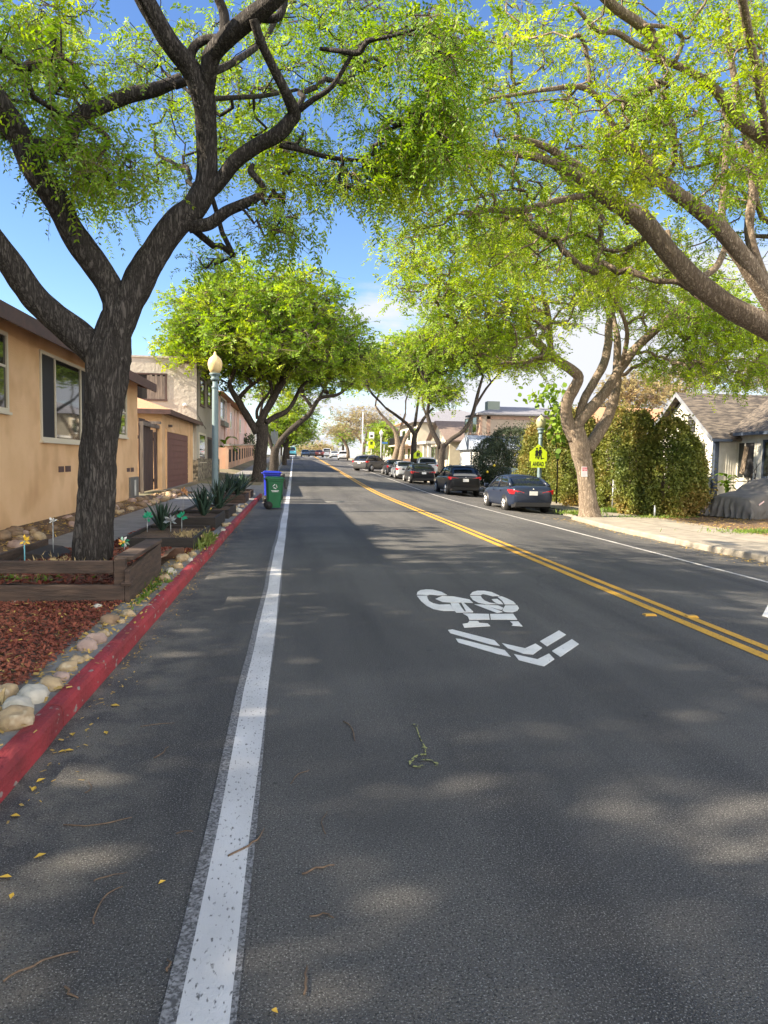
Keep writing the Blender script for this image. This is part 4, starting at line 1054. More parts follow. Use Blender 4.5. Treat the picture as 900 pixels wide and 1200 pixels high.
# --- garage
GXX = -5.5
y0 = atX(190, 540, GXX)[1]; y1 = atX(224, 540, GXX)[1] + 1.2
gz = groundz(GXX, 33)
t = thing('garage', 'low orange garage with brown roller door and hipped shingle roof before the grey building', 'garage', (GXX, (y0+y1)/2, gz))
ez = 3.50
mb = MB(); mb.box(-12.5, GXX, y0, y1, -.2, ez); mb.build('wall', ORANGE, t)
da, db = atX(194.8, 540, GXX)[1], atX(219.5, 540, GXX)[1]
mb = MB(); mb.box(GXX - .02, GXX + .008, da, db, gz + .01, gz + 2.47)
for k in range(9):
    z = gz + .02 + k * .272
    mb.box(GXX + .0085, GXX + .03, da + .002, db - .002, z, z + .225)
mb.build('roller_door', BROWNDOOR, t)
mb = MB(); mb.box(GXX - .02, GXX + .045, da - .12, da - .003, gz, gz + 2.62); mb.box(GXX - .02, GXX + .045, db + .003, db + .12, gz, gz + 2.62); mb.box(GXX - .02, GXX + .04, da, db, gz + 2.48, gz + 2.62); mb.build('door_frame', ORANGE, t)
ov = .42; xa, xb = -12.9, GXX + ov; ya_, yb_ = y0 - ov, y1 + ov
rx0, rx1, ry0, ry1 = -10.2, -8.4, (ya_+yb_)/2 - 1.2, (ya_+yb_)/2 + 1.2; rz = ez + 1.25
mb = MB(); mb.add([(xa,ya_,ez+.10),(xb,ya_,ez+.10),(xb,yb_,ez+.10),(xa,yb_,ez+.10),(rx0,ry0,rz),(rx1,ry0,rz),(rx1,ry1,rz),(rx0,ry1,rz)], [(0,1,5,4),(1,2,6,5),(2,3,7,6),(3,0,4,7),(4,5,6,7)])
rf = mb.build('roof', SHING_O, t)
mb = MB(); mb.box(xa, xb, ya_, ya_ + .04, ez - .10, ez + .098); mb.box(xb - .04, xb, ya_ + .041, yb_, ez - .10, ez + .098); mb.box(xa, xb - .041, ya_ + .041, yb_, ez - .03, ez + .0); mb.build('fascia', BROWN, rf)

# --- grey two-storey building
BX, BY = -5.3, 40.0
by1 = atX(250.5, 520, BX)[1]; bz = groundz(BX, BY)
top = atY(231, 421, BY)[2]
t = thing('stucco_building', 'two-storey grey-beige flat-roofed stucco building with an upstairs slatted shutter, behind the garage', 'building', (BX, 44, bz))
mb = MB(); mb.box(-18, BX, BY, by1 + 3, -.3, top); mb.box(-18, BX + .06, BY - .06, by1 + 3.06, top, top + .10); mb.build('wall', GREYST, t)
sb = MB(); sb.box(-11, BX + .07, BY - .07, BY, -.2, bz + 1.15); sb.box(BX, BX + .07, BY + .001, by1 + 3, -.2, bz + 1.25); sb.build('stone_base', STONE, t)
xl, xr = atY(160, 450, BY)[0], atY(194, 450, BY)[0]; z0, z1 = atY(180, 467.5, BY)[2], atY(180, 439, BY)[2]
sh_ = MB(); sh_.box(xl - .08, xl, BY - .05, BY + .01, z0 - .08, z1 + .08); sh_.box(xr, xr + .08, BY - .05, BY + .01, z0 - .08, z1 + .08); sh_.box(xl, xr, BY - .05, BY + .01, z1, z1 + .08); sh_.box(xl - .1, xr + .1, BY - .08, BY + .01, z0 - .10, z0 - .002)
wf = sh_.build('window', GATEW, t)
sl = MB(); n = 11; rng = np.random.default_rng(2)
for k in range(n):
    a = xl + (xr - xl) * k / n; b = xl + (xr - xl) * (k + 1) / n - .012
    if k < 4: continue
    sl.box(a, b, BY - .04 - rng.uniform(0, .012), BY - .012, z0 + .002, z1 - .002 - rng.uniform(0, .12))
sl.build('shutter', OLDW, wf)
sl = MB(); sl.box(xl, xr, BY - .010, BY + .005, z0, z1); sl.build('pane', DARK, wf)
for (xa, xb, yt, yb2, Xr) in ((234.5, 239, 446, 474, BX), (243.2, 246.8, 453.5, 475, BX)):
    win_x(t, BX, atX(xa, 460, BX)[1], atX(xb, 460, BX)[1], atX((xa+xb)/2, yb2, BX)[2], atX((xa+xb)/2, yt, BX)[2], (), (GLASS,), ((0, atX((xa+xb)/2, (yt+yb2)/2, BX)[2]),), fr=.10, trim=BROWN, sill=True)
win_x(t, BX, atX(233.2, 520, BX)[1], atX(240.6, 520, BX)[1], atX(237, 539, BX)[2], atX(237, 510, BX)[2], (), (GLASS,), (), fr=.12, trim=TRIM, label='large ground-floor street window')
win_x(t, BX, atX(243.4, 520, BX)[1], atX(248.4, 520, BX)[1], atX(246, 541, BX)[2], atX(246, 515, BX)[2], (), (SCREEN,), (), fr=.12, trim=BROWN)
xl, xr = atY(223.5, 520, BY)[0], atY(226, 520, BY)[0]
win_y(t, BY, xl, xr, atY(224, 537, BY)[2], atY(224, 508, BY)[2], (), GLASSB, .05, WHITEP)
p = atY(217, 474.5, BY); mb = MB(); mb.lathe([(.0,-.09),(.09,-.07),(.12,0),(.08,.08),(0,.1)], 12, (p[0], BY - .08, p[2])); mb.build('wall_light', SIGNW, t)
mb = MB(); mb.tube([(BX + .02, BY + .3, top - .4), (BX + .02, BY + .35, top - 3), (BX + .02, BY + 4, top - 3.6)], .015, 5); mb.build('cable', PLAST, t)

# --- salmon wall with piers and openings, pink block behind it
FX = -5.45
fy0 = atX(266.5, 540, FX)[1]; fy1 = atX(298, 535, FX)[1]
t = thing('garden_wall', 'salmon stucco garden wall with dark slot openings and piers along the left pavement', 'wall', (FX, fy0, groundz(FX, fy0)))
mb = MB(); cp = MB(); n = 11; ww = (fy1 - fy0) / n; dk = MB()
for k in range(n + 1):
    y = fy0 + k * ww; g = groundz(FX, y) - .1
    mb.box(FX - .18, FX + .10, y - .26, y + .26, g, g + 2.0); cp.box(FX - .24, FX + .20, y - .36, y + .36, g + 2.0, g + 2.13)
    if k < n:
        g2 = groundz(FX, y + ww / 2) - .1
        mb.box(FX - .1, FX + .06, y + .26, y + ww - .26, g2, g2 + .62); mb.box(FX - .1, FX + .06, y + .26, y + ww - .26, g2 + 1.70, g2 + 1.88)
        mb.box(FX - .1, FX + .06, y + .26, y + .26 + ww*.14, g2 + .62, g2 + 1.70); mb.box(FX - .1, FX + .06, y + ww - .26 - ww*.14, y + ww - .26, g2 + .62, g2 + 1.70)
mb.box(-8.5, FX - .18, fy0 - .12, fy0 + .06, groundz(FX, fy0) - .2, groundz(FX, fy0) + 1.75)
mb.build('wall', FENCEST, t); cp.build('coping', GREYST, t)
for k in range(n):
    y = fy0 + (k + .5) * ww; g2 = groundz(FX, y) - .1
    mb = MB(); mb.box(FX - .08, FX + .045, y - ww*.36 + .262 - ww*.0, y + ww*.36 - .262, g2 + .622, g2 + 1.698); mb.build('slot_shade', DARK, t)  # near-black blocks filling the slots, standing in for the shade inside
PX, PY = -6.6, 62.0
t = thing('apartment_block', 'pink stucco block with pale blue window and tiled eave behind the salmon wall', 'building', (PX, PY, groundz(PX, PY)))
ptop = atY(262, 461, PY)[2]
mb = MB(); mb.box(-24, PX, PY, 110, 0, ptop)
for y in (72, 84, 97): mb.box(PX, PX + .25, y, y + .8, 0, ptop - .02)
mb.build('wall', PINKST, t)
mb = MB(); mb.add([(-24.6, PY - .7, ptop + .1), (PX + .7, PY - .7, ptop + .1), (PX + .7, 110.7, ptop + .1), (-24.6, 110.7, ptop + .1), (-15, PY + 5, ptop + 1.6), (-12, PY + 5, ptop + 1.6), (-12, 104, ptop + 1.6), (-15, 104, ptop + 1.6)],
   [(0,1,5,4),(1,2,6,5),(2,3,7,6),(3,0,4,7),(4,5,6,7),(3,2,1,0)]); mb.build('roof', SHING_O, t)
xl, xr = atY(249, 480, PY)[0], atY(254.5, 480, PY)[0]
win_x(t, PX, atX(258.2, 480, PX)[1], atX(265, 480, PX)[1], atX(261, 490.5, PX)[2], atX(261, 468, PX)[2], (atX(261, 480, PX)[1],), (GLASSB,), ((0, atX(261, 480, PX)[2]), (1, atX(261, 480, PX)[2])), fr=.16, trim=WHITEP, label='pale blue corner window with white frame')
mb = MB(); a, b = atX(258.5, 497, PX)[1], atX(264, 497, PX)[1]; z = atX(261, 497, PX)[2]; mb.box(PX, PX + .35, a, b, z - .22, z + .22); mb.build('air_conditioner', GREYMET, t)
for y in (75, 88):
    win_x(t, PX, y, y + 1.6, groundz(0, 75) + 3.9, groundz(0, 75) + 5.4, (), (GLASSB,), (), fr=.12, trim=WHITEP)
for y in (69.0, 80.5): mb = MB(); mb.tube([(PX + .08, y, .5), (PX + .08, y, ptop - .1)], .07, 6); mb.build('drain_pipe', PINKST, t)
# more roofs far along the left pavement
def block(label, x0, x1, y0, y1, h, m, roofm=None, wins=(), wm=GLASS, side=1, name='house', rooft='gable'):
    zb0 = groundz(x1 if side > 0 else x0, (y0 + y1) / 2); t = thing(name, label, 'house' if name == 'house' else 'building', ((x0+x1)/2, (y0+y1)/2, zb0))
    mb = MB(); mb.box(x0, x1, y0, y1, zb0 - .6, zb0 + h); mb.build('wall', m, t)
    if roofm:
        xm = (x0 + x1) / 2; mb = MB(); e = .45; z = zb0 + h
        mb.prism([(x0 - e, y0 - e, z + .003), (x1 + e, y0 - e, z + .003), (xm, y0 - e, z + (x1 - x0) * .24)], (0, y1 - y0 + 2*e, 0)); mb.build('roof', roofm, t)
    for (a, b, c, d) in wins: win_x(t, x1 if side > 0 else x0, a, b, zb0 + c, zb0 + d, (), (wm,), (), fr=.09, side=side)
    return t
block('small cream house beyond the salmon wall on the left', -15, -6.8, 114, 126, 4.6, CREAMP, SHING_G, ((116,118,1.2,2.6),(121,123,1.2,2.6)))
block('white far house near the crest left of the road', -16, -6.5, 130, 143, 4.8, WHITEH, SHING_G, ((132,134,1.2,2.6),))
# banana plant by the corner of the salmon wall
def leafy(name, label, base, n, hmin, hmax, ln, wd, m, seed, cat='plant', arch=.5, group=None, stem=None, fan=1.0):
    """a plant of long arching leaves from one foot"""
    rng = np.random.default_rng(seed); t = thing(name, label, cat, tuple(base), 0, group); mb = MB(); st = MB()
    B = np.array(base)
    for k in range(n):
        a = 2*math.pi*k/n + rng.uniform(-.3,.3); h = rng.uniform(hmin, hmax); d = np.array([math.cos(a)*fan, math.sin(a)*fan, 0])
        p0 = B + np.array([0,0,h]) + d*.05; L_ = ln * rng.uniform(.75, 1.15); sidev = np.array([-math.sin(a), math.cos(a), 0]); rows = []
        for i in range(6):
            u = i/5; c = p0 + d*(L_*u*(.55+.3*u)) + np.array([0,0,1])*L_*(.8*u - arch*1.5*u*u); w_ = wd*(math.sin(math.pi*min(1, .08 + u*.92))**.7)
            rows.append([c + sidev*w_/2 + (0,0,w_*.18), c, c - sidev*w_/2 + (0,0,w_*.18)])
        mb.loft(rows, 0, False, False, True)
        if stem: st.tube([B + d*.02, p0], [stem, stem*.6], 5)
    mb.build('leaves', m, t)
    if stem: st.build('stem', m, t)
    return t
b = atX(263.5, 556, -6.2); b[2] = groundz(-6.2, b[1])
leafy('banana_plant', 'bright green banana plant beside the near end of the salmon garden wall', b, 13, 1.0, 2.7, 1.7, .50, LEAF_P, 3, stem=.07)
rng = np.random.default_rng(8)
t = thing('shrub', 'dark shrub in front of the pink block at the end of the salmon wall', 'shrub', (-5.9, 96, groundz(-5.9, 96)))
P = np.array(dome(rng, (-5.9, 96, groundz(-5.9,96) + 1.6), (1.0, 2.0, 1.9), 700, .5, -.8)); add_polys('foliage', blades(P, .3, .16, rng), 4, LEAF_O, t)

# ================================================================== RIGHT SIDE
# --- white cottage with shingle roof
CX0 = 18.0                                    # gable wall, faces the street
CYc = atX(838, 540, CX0)[1]                   # near corner
gz = 0.32
ez = atX(838, 511, CX0)[2]; rzv = atX(805, 463, CX0)[2]
half = 2.75; ym = CYc + half; yf = CYc + 2 * half
t = thing('cottage', 'white wooden cottage with a shadow-streaked shingle roof and navy corner trim behind the covered car', 'house', (CX0, CYc, gz))
WXX = CX0 + 1.0                               # wing wall, set back, faces the street
mb = MB(); mb.box(CX0, 30, CYc, yf, gz - .9, ez)
mb.prism([(CX0, CYc, ez + .001), (CX0, yf, ez + .001), (CX0, ym, rzv - .12)], (.3, 0, 0))
mb.box(WXX, 28, 16, CYc - .002, gz - .9, ez + .05); mb.build('wall', WHITEP, t)
sid = MB()                                    # board joints on the near-facing panel
for k in range(9):
    x = CX0 + .06 + k * .11
    sid.box(x, x + .03, CYc - .012, CYc - .002, gz, ez - .02)
sid.build('board_batten', WHITEP, t)
sl = (rzv - ez) / half
mb = MB(); ov = .38; th = .13
for sgn in (-1, 1):
    ye = ym + sgn * (half + .32); zl = rzv - sl * (half + .32)
    a = [(CX0 - ov, ym, rzv), (27, ym, rzv), (27, ye, zl), (CX0 - ov, ye, zl)]
    mb.add(a + [(x, y, z + th) for x, y, z in a], [(3,2,1,0),(4,5,6,7),(0,1,5,4),(1,2,6,5),(2,3,7,6),(3,0,4,7)])
# wing roof: eave along the street side, ridge parallel to the street
xw0, xw1 = WXX - .42, WXX + 3.4
a = [(xw0, 15, ez + .02), (xw0, CYc + .2, ez + .02), (xw1, CYc + 2.6, rzv + .05), (xw1, 15, rzv + .05)]
mb.add(a + [(x, y, z + th) for x, y, z in a], [(3,2,1,0),(4,5,6,7),(0,1,5,4),(1,2,6,5),(2,3,7,6),(3,0,4,7)])
rf = mb.build('roof', SHING_W, t)
mb = MB()
for sgn in (-1, 1):
    ye = ym + sgn * (half + .32); zl = rzv - sl * (half + .32)
    mb.prism([(CX0 - ov - .03, ym, rzv - .06), (CX0 - ov - .03, ye, zl - .06), (CX0 - ov - .03, ye, zl + th + .01), (CX0 - ov - .03, ym, rzv + th + .01)], (.03, 0, 0))
mb.build('bargeboard', mat('shaded_rake_grey', (.22,.23,.25), .7, (.14,.15,.17), 3, 4), rf)  # shadow on the rake is put into this grey along with its navy
mb = MB(); ye = ym - half - .32; zl = rzv - sl * (half + .32)
mb.box(CX0 - ov, WXX - .5, ye - .09, ye - .004, zl - .02, zl + .10)
mb.box(xw0 - .09, xw0 - .004, 15, CYc - .4, ez - .0, ez + .13)
mb.build('gutter', BLUETR, rf)
mb = MB(); mb.box(CX0 - .03, CX0 + .13, CYc - .05, CYc - .013, gz - .2, ez - .02); mb.box(CX0 - .05, CX0 - .031, CYc - .05, CYc + .17, gz - .2, ez - .02)
mb.build('corner_board', BLUETR, t)
# attic louvre, gable window, wing windows
vy = atX(811, 495, CX0)[1]; vz = atX(811, 495, CX0)[2]
mb = MB(); mb.box(CX0 - .03, CX0, vy - .30, vy + .30, vz - .45, vz + .35); mb.prism([(CX0 - .03, vy - .30, vz + .352), (CX0 - .03, vy + .30, vz + .352), (CX0 - .03, vy, vz + .62)], (.03, 0, 0)); lv = mb.build('louvre', SCREEN, t)
mb = MB()
for k in range(5): mb.obox((CX0 - .045, vy, vz - .36 + k * .16), (.03, .52, .05), ry=R(30))
mb.build('slat', GREYMET, lv)
wy0, wy1 = atX(824, 550, CX0)[1], atX(810, 550, CX0)[1]
win_x(t, CX0, wy0, wy1, atX(818, 553, CX0)[2], atX(818, 521, CX0)[2], ((wy0 + wy1)/2,), (GLASS, GLASS), (), fr=.09, side=-1, trim=GREYMET, label='grey-framed gable window')
wz0, wz1 = atX(875, 560, WXX)[2], atX(875, 519, WXX)[2]
a, b = atX(884, 540, WXX)[1], atX(865.5, 540, WXX)[1]
win_x(t, WXX, a, b, wz0, wz1, ((a+b)/2 + .1,), (SCREEN, GLASS), (), fr=.09, side=-1, trim=WHITEP, label='wing window with curtain')
mb = MB(); mb.obox((WXX - .03, (a+b)/2 + .1, (wz0+wz1)/2), (.012, .30, wz1 - wz0 - .3), rx=R(12)); mb.build('curtain', BARK_L, t)
a, b = atX(902, 540, WXX)[1], atX(895.5, 540, WXX)[1]
win_x(t, WXX, a - .6, b, wz0 + .1, wz1, (), (GLASS,), (), fr=.10, side=-1, trim=BLUETR, label='navy-framed wing window at the right picture edge')
# porch rail and steps in front of the gable
t = thing('porch', 'small dark-railed porch with steps in front of the cottage gable, right of the big hedge', 'porch', (17.0, CYc + 2.2, 0.0))
mb = MB(); mb.box(16.6, 17.96, CYc + .5, CYc + 3.6, -.2, .42); mb.build('deck', GREYMET, t)
mb = MB()
for k in range(3): mb.box(15.7 + k*.3, 16.59, CYc + 1.6, CYc + 3.0, -.25 + .17*k, -.08 + .17*k)
mb.build('step', CONC, t)
mb = MB()
for (x, y) in ((16.65, CYc + .55), (16.65, CYc + 1.5), (17.9, CYc + .55)): mb.box(x - .04, x + .04, y - .04, y + .04, .42, 1.42)
mb.box(16.62, 16.68, CYc + .59, CYc + 1.46, 1.34, 1.41); mb.box(16.69, 17.86, CYc + .52, CYc + .58, 1.34, 1.41); mb.box(16.69, 17.86, CYc + .52, CYc + .58, .85, .90); mb.box(16.62, 16.68, CYc + .59, CYc + 1.46, .85, .90)
mb.build('railing', BLUETR, t)
for (ya_, yb_) in ((3.3, 3.2), (1.55, 1.5)):
    mb = MB(); mb.tube([(16.6, CYc + ya_, 1.38), (15.5, CYc + yb_, .75)], .035, 6); mb.tube([(15.5, CYc + yb_, -.2), (15.5, CYc + yb_, .78)], .035, 6); mb.build('handrail', BLUETR, t)

# --- fabric-covered car in the drive: nose towards the street
def covered_car():
    xn = 14.45; yc = 22.4; g = -0.10; hw = .93; Lc = 4.4
    t = thing('covered_car', 'small car under a wrinkled dark grey fitted cover parked in the cottage drive', 'covered car', (xn, yc, g))
    prof = [(0.0,.74),(.06,.80),(.35,.88),(.85,.95),(1.15,.99),(1.55,1.22),(1.95,1.385),(2.5,1.42),(3.1,1.38),(3.6,1.22),(4.0,1.02),(4.25,.92),(4.4,.75)]
    def top(x):
        for (a, b), (c, d) in zip(prof, prof[1:]):
            if x <= c:
                u = (x-a)/(c-a); u = u*u*(3-2*u)*.4 + u*.6; return b + (d-b)*u
        return prof[-1][1]
    rings = []; nst = 90; m = 64
    for i in range(nst + 1):
        x = Lc * i / nst; e = min(x, Lc - x); h = top(x); nose = min(1, e / .55); w_ = hw * (0.93 + .07 * math.sqrt(max(0, 1 - (1 - nose)**2))); ring = []
        for j in range(m + 1):
            s = -1 + 2*j/m                       # across, from one hem over the top to the other
            a = abs(s); shoulder = .80 - .10 * max(0, (h - .95) / .45)
            if a < .52: yy = s / .52 * w_ * (shoulder + .0); zz = h - .035 * (a/.52)**2 - .05*max(0,(a/.52-.8)/.2)**2
            else:
                u = (a - .52) / .48; yy = math.copysign(w_ * (shoulder + (1 - shoulder) * min(1, 1.7*u)**.8 - .02*max(0,u-.75)/.25), s); zz = (h - .085) * (1 - u) + .06 * u + .02 * math.sin(u*math.pi)
            # gathers: vertical folds low on the sides, drag lines elsewhere
            low = max(0, min(1, (.85 - zz) / .6))
            fold = .050 * low * (math.sin(x*17 + 2.2*noise.noise(Vector((x*2.2, s, 3)))*3 + 1.3*s) * .6 + noise.noise(Vector((x*8, zz*1.2, 7*(s>0)))) )
            fold += .035 * noise.noise(Vector((x*2.4, yy*2.4, zz*4.5)))
            nx_ = 0.0
            if x < .6: nx_ = -.05 * low * noise.noise(Vector((yy*10, zz*1.5, 1))) - .03*low*math.sin(yy*23 + 2*noise.noise(Vector((yy*3, zz, 0)))) 
            ring.append((xn + x + nx_ * (1 - x/.6 if x < .6 else 0), yc + yy + math.copysign(fold, s) * (1 if a > .45 else .3), g + zz + fold * .5 * (a < .5)))
        rings.append(ring)
    # close nose and tail with drooping cloth
    def cap(r, dx):
        out = []
        for k, q in enumerate((.0, .35, .7, 1.0)):
            row = []
            for j, p in enumerate(r):
                zc = g + .06 + (p[2] - g - .06) * (1 - .0*q); yy = yc + (p[1] - yc) * (1 - q*.0)
                row.append((p[0], yy, zc))
            out.append(row)
        return out
    mb = MB(); mb.loft(rings, 0, False, False, True)
    for r, s in ((rings[0], -1), (rings[-1], 1)):
        n = len(r); mid = n // 2; nrows = 10; rows = []
        for q in range(nrows + 1):                 # front sheet: from the hood edge down to the hem
            u = q / nrows; row = []
            for j in range(n):
                p = r[j]; pt = p
                zz = (p[2] - g) * (1 - u) + .06 * u
                yy = yc + (p[1] - yc) * (1 - .04 * u)
                fo = .055 * u * math.sin(yy*26 + 3*noise.noise(Vector((yy*4, u*1.5, 5)))) + .03*noise.noise(Vector((yy*5, zz*4, 9)))
                row.append((p[0] + s * (.10 * math.sin(min(1, u*1.3) * math.pi * .6) + fo), yy, g + zz))
            rows.append(row)
        mb.loft(rows, 0, False, False, True)
    o = mb.build('fabric_cover', TARP, t)
    o.modifiers.new('smooth', 'SUBSURF').levels = 0
    for y in (yc - .60, yc + .60):
        for x in (xn + .95, xn + 3.55): mb = MB(); mb.tube([(x, y - .09, g + .27), (x, y + .09, g + .27)], .27, 14); mb.build('wheel', TYRE, t)
    p = (xn + .22, yc - hw*.93, g + .60); mb = MB(); mb.obox((p[0] + .12, p[1] - .035, p[2]), (.30, .01, .05), ry=R(-22), rz=R(4)); mb.build('reflector_strip', SIGNPK, t)
    t.location = (14.95, 22.75, -.17); t.rotation_euler = (0, 0, R(21))
covered_car()

# --- hedges: leafy columns behind the right tree
def hedge(name, label, boxes, n, leaf, seed, ll=.085, lw=.05, cat='hedge', twigm=BARK_L):
    rng = np.random.default_rng(seed); c = boxes[0]
    base = (c[0], c[1], groundz(c[0], c[1])); t = thing(name, label, cat, base)
    V = []; tw = MB(); tot = sum(b[3]*b[4]*b[5] for b in boxes)
    for (x, y, z0, rx, ry, h) in boxes:
        k = int(n * rx*ry*h / tot); P = []
        g = groundz(x, y) + z0
        while len(P) < k:
            a = rng.uniform(0, 2*math.pi); u = rng.uniform(0, 1); r = rng.uniform(.62, 1.0)**.5
            prof = min(1, (1 - u)**.32 * 1.12) * (.86 + .14 * min(1, u*5))
            lump = 1 + .34*noise.noise(Vector((math.cos(a)*1.6 + x, math.sin(a)*1.6 + y, u*h*1.1))) + .12*noise.noise(Vector((math.cos(a)*4 + x, math.sin(a)*4, u*h*2.6)))
            if noise.noise(Vector((x + math.cos(a)*3, y + math.sin(a)*3, u*h*1.8 + 9))) < -.36 and rng.random() < .8: continue
            P.append((x + math.cos(a)*rx*r*prof*lump, y + math.sin(a)*ry*r*prof*lump, g + u*h*(1 + .06*noise.noise(Vector((a*2, x, 0))))))
        P = np.array(P); m_ = len(P) // 9; i_ = rng.integers(0, len(P), m_)      # shoots that break the outline
        o_ = P[i_] - np.array([x, y, g + h*.4]); P = np.concatenate([P, P[i_] + nrm(o_) * rng.uniform(.05, .42, (m_, 1)) + (0, 0, .05)])
        V.append(blades(P, ll, lw, rng, .1))
        for q in range(6):
            a = rng.uniform(0, 2*math.pi); tw.tube([(x + .1*math.cos(a), y + .1*math.sin(a), g - z0 - .05), (x + rx*.4*math.cos(a), y + ry*.4*math.sin(a), g + h*.45), (x + rx*.5*math.cos(a+.4), y + ry*.5*math.sin(a+.4), g + h*.85)], [.04,.03,.01], 5)
        core = MB()
    tw.build('stems', twigm, t)
    add_polys('foliage', np.concatenate(V), 4, leaf, t)
    return t
def at_g(x, y):
    p = atZ(x, y, -.21)
    for _ in range(8): p = atZ(x, y, groundz(p[0], p[1]))
    return p
p = at_g(768, 606); 
hedge('ivy_hedge', 'tall bushy reddish-green hedge column nearest the cottage, right of the noticed tree', [(p[0]+.7, p[1]+.4, .05, 1.05, 1.1, 3.45), (p[0]-.05, p[1]+1.3, .05, .8, .9, 3.75), (p[0]+1.35, p[1]+.2, .3, .6, .8, 2.5)], 42000, LEAF_H, 51, .10, .065)
p = at_g(722, 598)
hedge('ivy_hedge', 'tall golden-green hedge column directly behind the noticed tree', [(p[0]+.6, p[1]+1.2, .05, 1.0, 1.3, 4.1), (p[0]-.4, p[1]+2.6, .05, .95, 1.2, 3.9)], 36000, LEAF_H, 52, .10, .065)
p = at_g(668, 592)
hedge('ivy_hedge', 'darker hedge column behind the lamp post with the school sign', [(p[0]+.9, p[1]+2.4, .05, 1.0, 1.6, 4.3), (p[0]+.1, p[1]+5.0, .05, .9, 1.6, 3.7)], 32000, LEAF_H, 53, .11, .07)
hedge('bush', 'dark olive-grey citrus bush with wispy top behind the blue saloon', [(13.0, 41.5, .3, 2.2, 2.0, 3.5), (12.0, 42.5, .3, 1.4, 1.5, 2.9), (15.0, 41.2, .3, 1.8, 1.6, 3.0)], 34000, LEAF_O, 54, .13, .05, 'bush')
LEMON = mat('lemon_peel', (.62,.46,.03), .45)
for q, (a, b) in enumerate(((579, 545.5), (571, 553), (612, 549))):
    p = atY(a, b, 39.6); mb = MB(); mb.lathe([(0,-.08),(.055,-.065),(.08,0),(.055,.065),(0,.08)], 10, tuple(p)); mb.build('citrus_fruit', LEMON, bpy.data.objects['bush'])
p = at_g(725, 601)
def tuft(label, c, rx, ry, h, n, seed, m=LEAF_G):
    rng = np.random.default_rng(seed); P = np.stack([c[0] + rng.normal(0, rx, n), c[1] + rng.normal(0, ry, n), np.full(n, c[2])], 1)
    d = nrm(rng.normal(0, .35, (n, 3)) + (0,0,1)); w_ = nrm(np.cross(d, rng.normal(0,1,(n,3)))); hh = h*rng.uniform(.5, 1.2, (n,1))
    o = add_polys('grass', np.stack([P - w_*.006, P + w_*.006, P + d*hh*.6 + w_*.004, P + d*hh + rng.normal(0,.03,(n,3))], 1), 4, m); o['kind'] = 'stuff'; o['label'] = label
    return o
tuft('bright grass tuft under the golden hedge behind the noticed tree', (p[0]+.1, p[1]+.1, -.2), .35, .22, .20, 800, 61)
p = at_g(680, 603); tuft('weeds at the foot of the noticed tree', (p[0], p[1], -.2), .35, .35, .14, 700, 62)
p = at_g(775, 607); tuft('grass along the foot of the hedge beside the cottage drive', (p[0], p[1], -.2), .9, .22, .10, 420, 63)
p = at_g(880, 622); tuft('sparse green weeds in the verge before the covered car', (p[0], p[1]-.6, -.2), .8, .25, .10, 700, 64)
# low plants before the cottage
b = (17.1, CYc - 2.3, .1); leafy('papaya_plant', 'leafy green bush standing between the covered car and the cottage', b, 16, .5, 1.15, .55, .22, LEAF_P, 13, stem=.015)
t = thing('bare_shrub', 'bare twisting grey shrub in front of the cottage wing window', 'shrub', (17.4, CYc - 3.6, .1)); mb = MB(); rng = np.random.default_rng(4)
for k in range(9):
    a = rng.uniform(-1, 1); q = np.array([17.4, CYc - 3.6, .1]); ps = [q]
    for i in range(4): q = q + np.array([rng.normal(0,.12), a*.22 + rng.normal(0,.12), .42]); ps.append(q)
    mb.tube(ps, [.03,.025,.02,.014,.006], 5)
mb.build('branches', BARK_M, t)
# broad-leaved plant above the school lamp
t = thing('broadleaf_tree', 'thin-stemmed tree with large round lime-green leaves right of the school-sign lamp', 'tree', (11.9, 30.2, groundz(12, 30)))
rng = np.random.default_rng(14); mb = MB(); V = []
for (cx, cy, rx, ry, n) in ((652,500,14,26,130),(640,462,22,9,60),(632,470,18,5,26),(655,480,10,20,60)):
    for k in range(n):
        p = atY(cx + rng.normal(0, rx*.5), cy + rng.normal(0, ry*.5), 30 + rng.normal(0, .5)); V.append(p)
V = np.array(V); d = nrm(rng.normal(0, 1, V.shape) + (0,0,-.3)); w_ = nrm(np.cross(d, rng.normal(0,1,V.shape))); LL = .26*rng.uniform(.7,1.2,(len(V),1)); WW = LL*.8
add_polys('crown', np.stack([V, V + d*LL*.2 + w_*WW*.4, V + d*LL*.6 + w_*WW*.5, V + d*LL, V + d*LL*.6 - w_*WW*.5, V + d*LL*.2 - w_*WW*.4], 1), 6, LEAF_P, t)
for (x0, y0, x1, y1) in ((652,590,650,500),(650,500,640,462),(640,462,622,470),(650,500,656,475),(654,540,660,500)): mb.tube([atY(x0,y0,30.2), (atY(x0,y0,30.2)+atY(x1,y1,30.2))/2 + (.1,0,0), atY(x1,y1,30.2)], [.035,.03,.015], 6)
mb.build('trunk', BARK_M, t)
# posts of the wire fence by the noticed tree
t = thing('wire_fence', 'low galvanised wire fence with white-topped post behind the noticed tree', 'fence', (12.8, 25.5, -.2)); mb = MB()
q = [at_g(703, 596), at_g(748, 606)]
fp = [(12.75, 27.2), (12.75, 25.4), (12.75, 23.8)]
for (x, y), h_ in zip(fp, (1.05, 1.05, .22)): mb = MB(); mb.tube([(x,y,-.3),(x,y,h_)], .035, 8); mb.build('post', GALV, t)
mb = MB()
mb.tube([(12.75,27.2,1.02),(12.75,25.4,1.02)], .022, 6)
for k in range(14):
    y = 25.45 + k*.13
    mb.tube([(12.75,y,-.2),(12.75,y+.0,1.0)], .004, 3)
for z in (.1,.35,.6,.85): mb.tube([(12.752,25.4,z),(12.752,27.2,z)], .004, 3)
mb.build('mesh_panel', GALV, t)
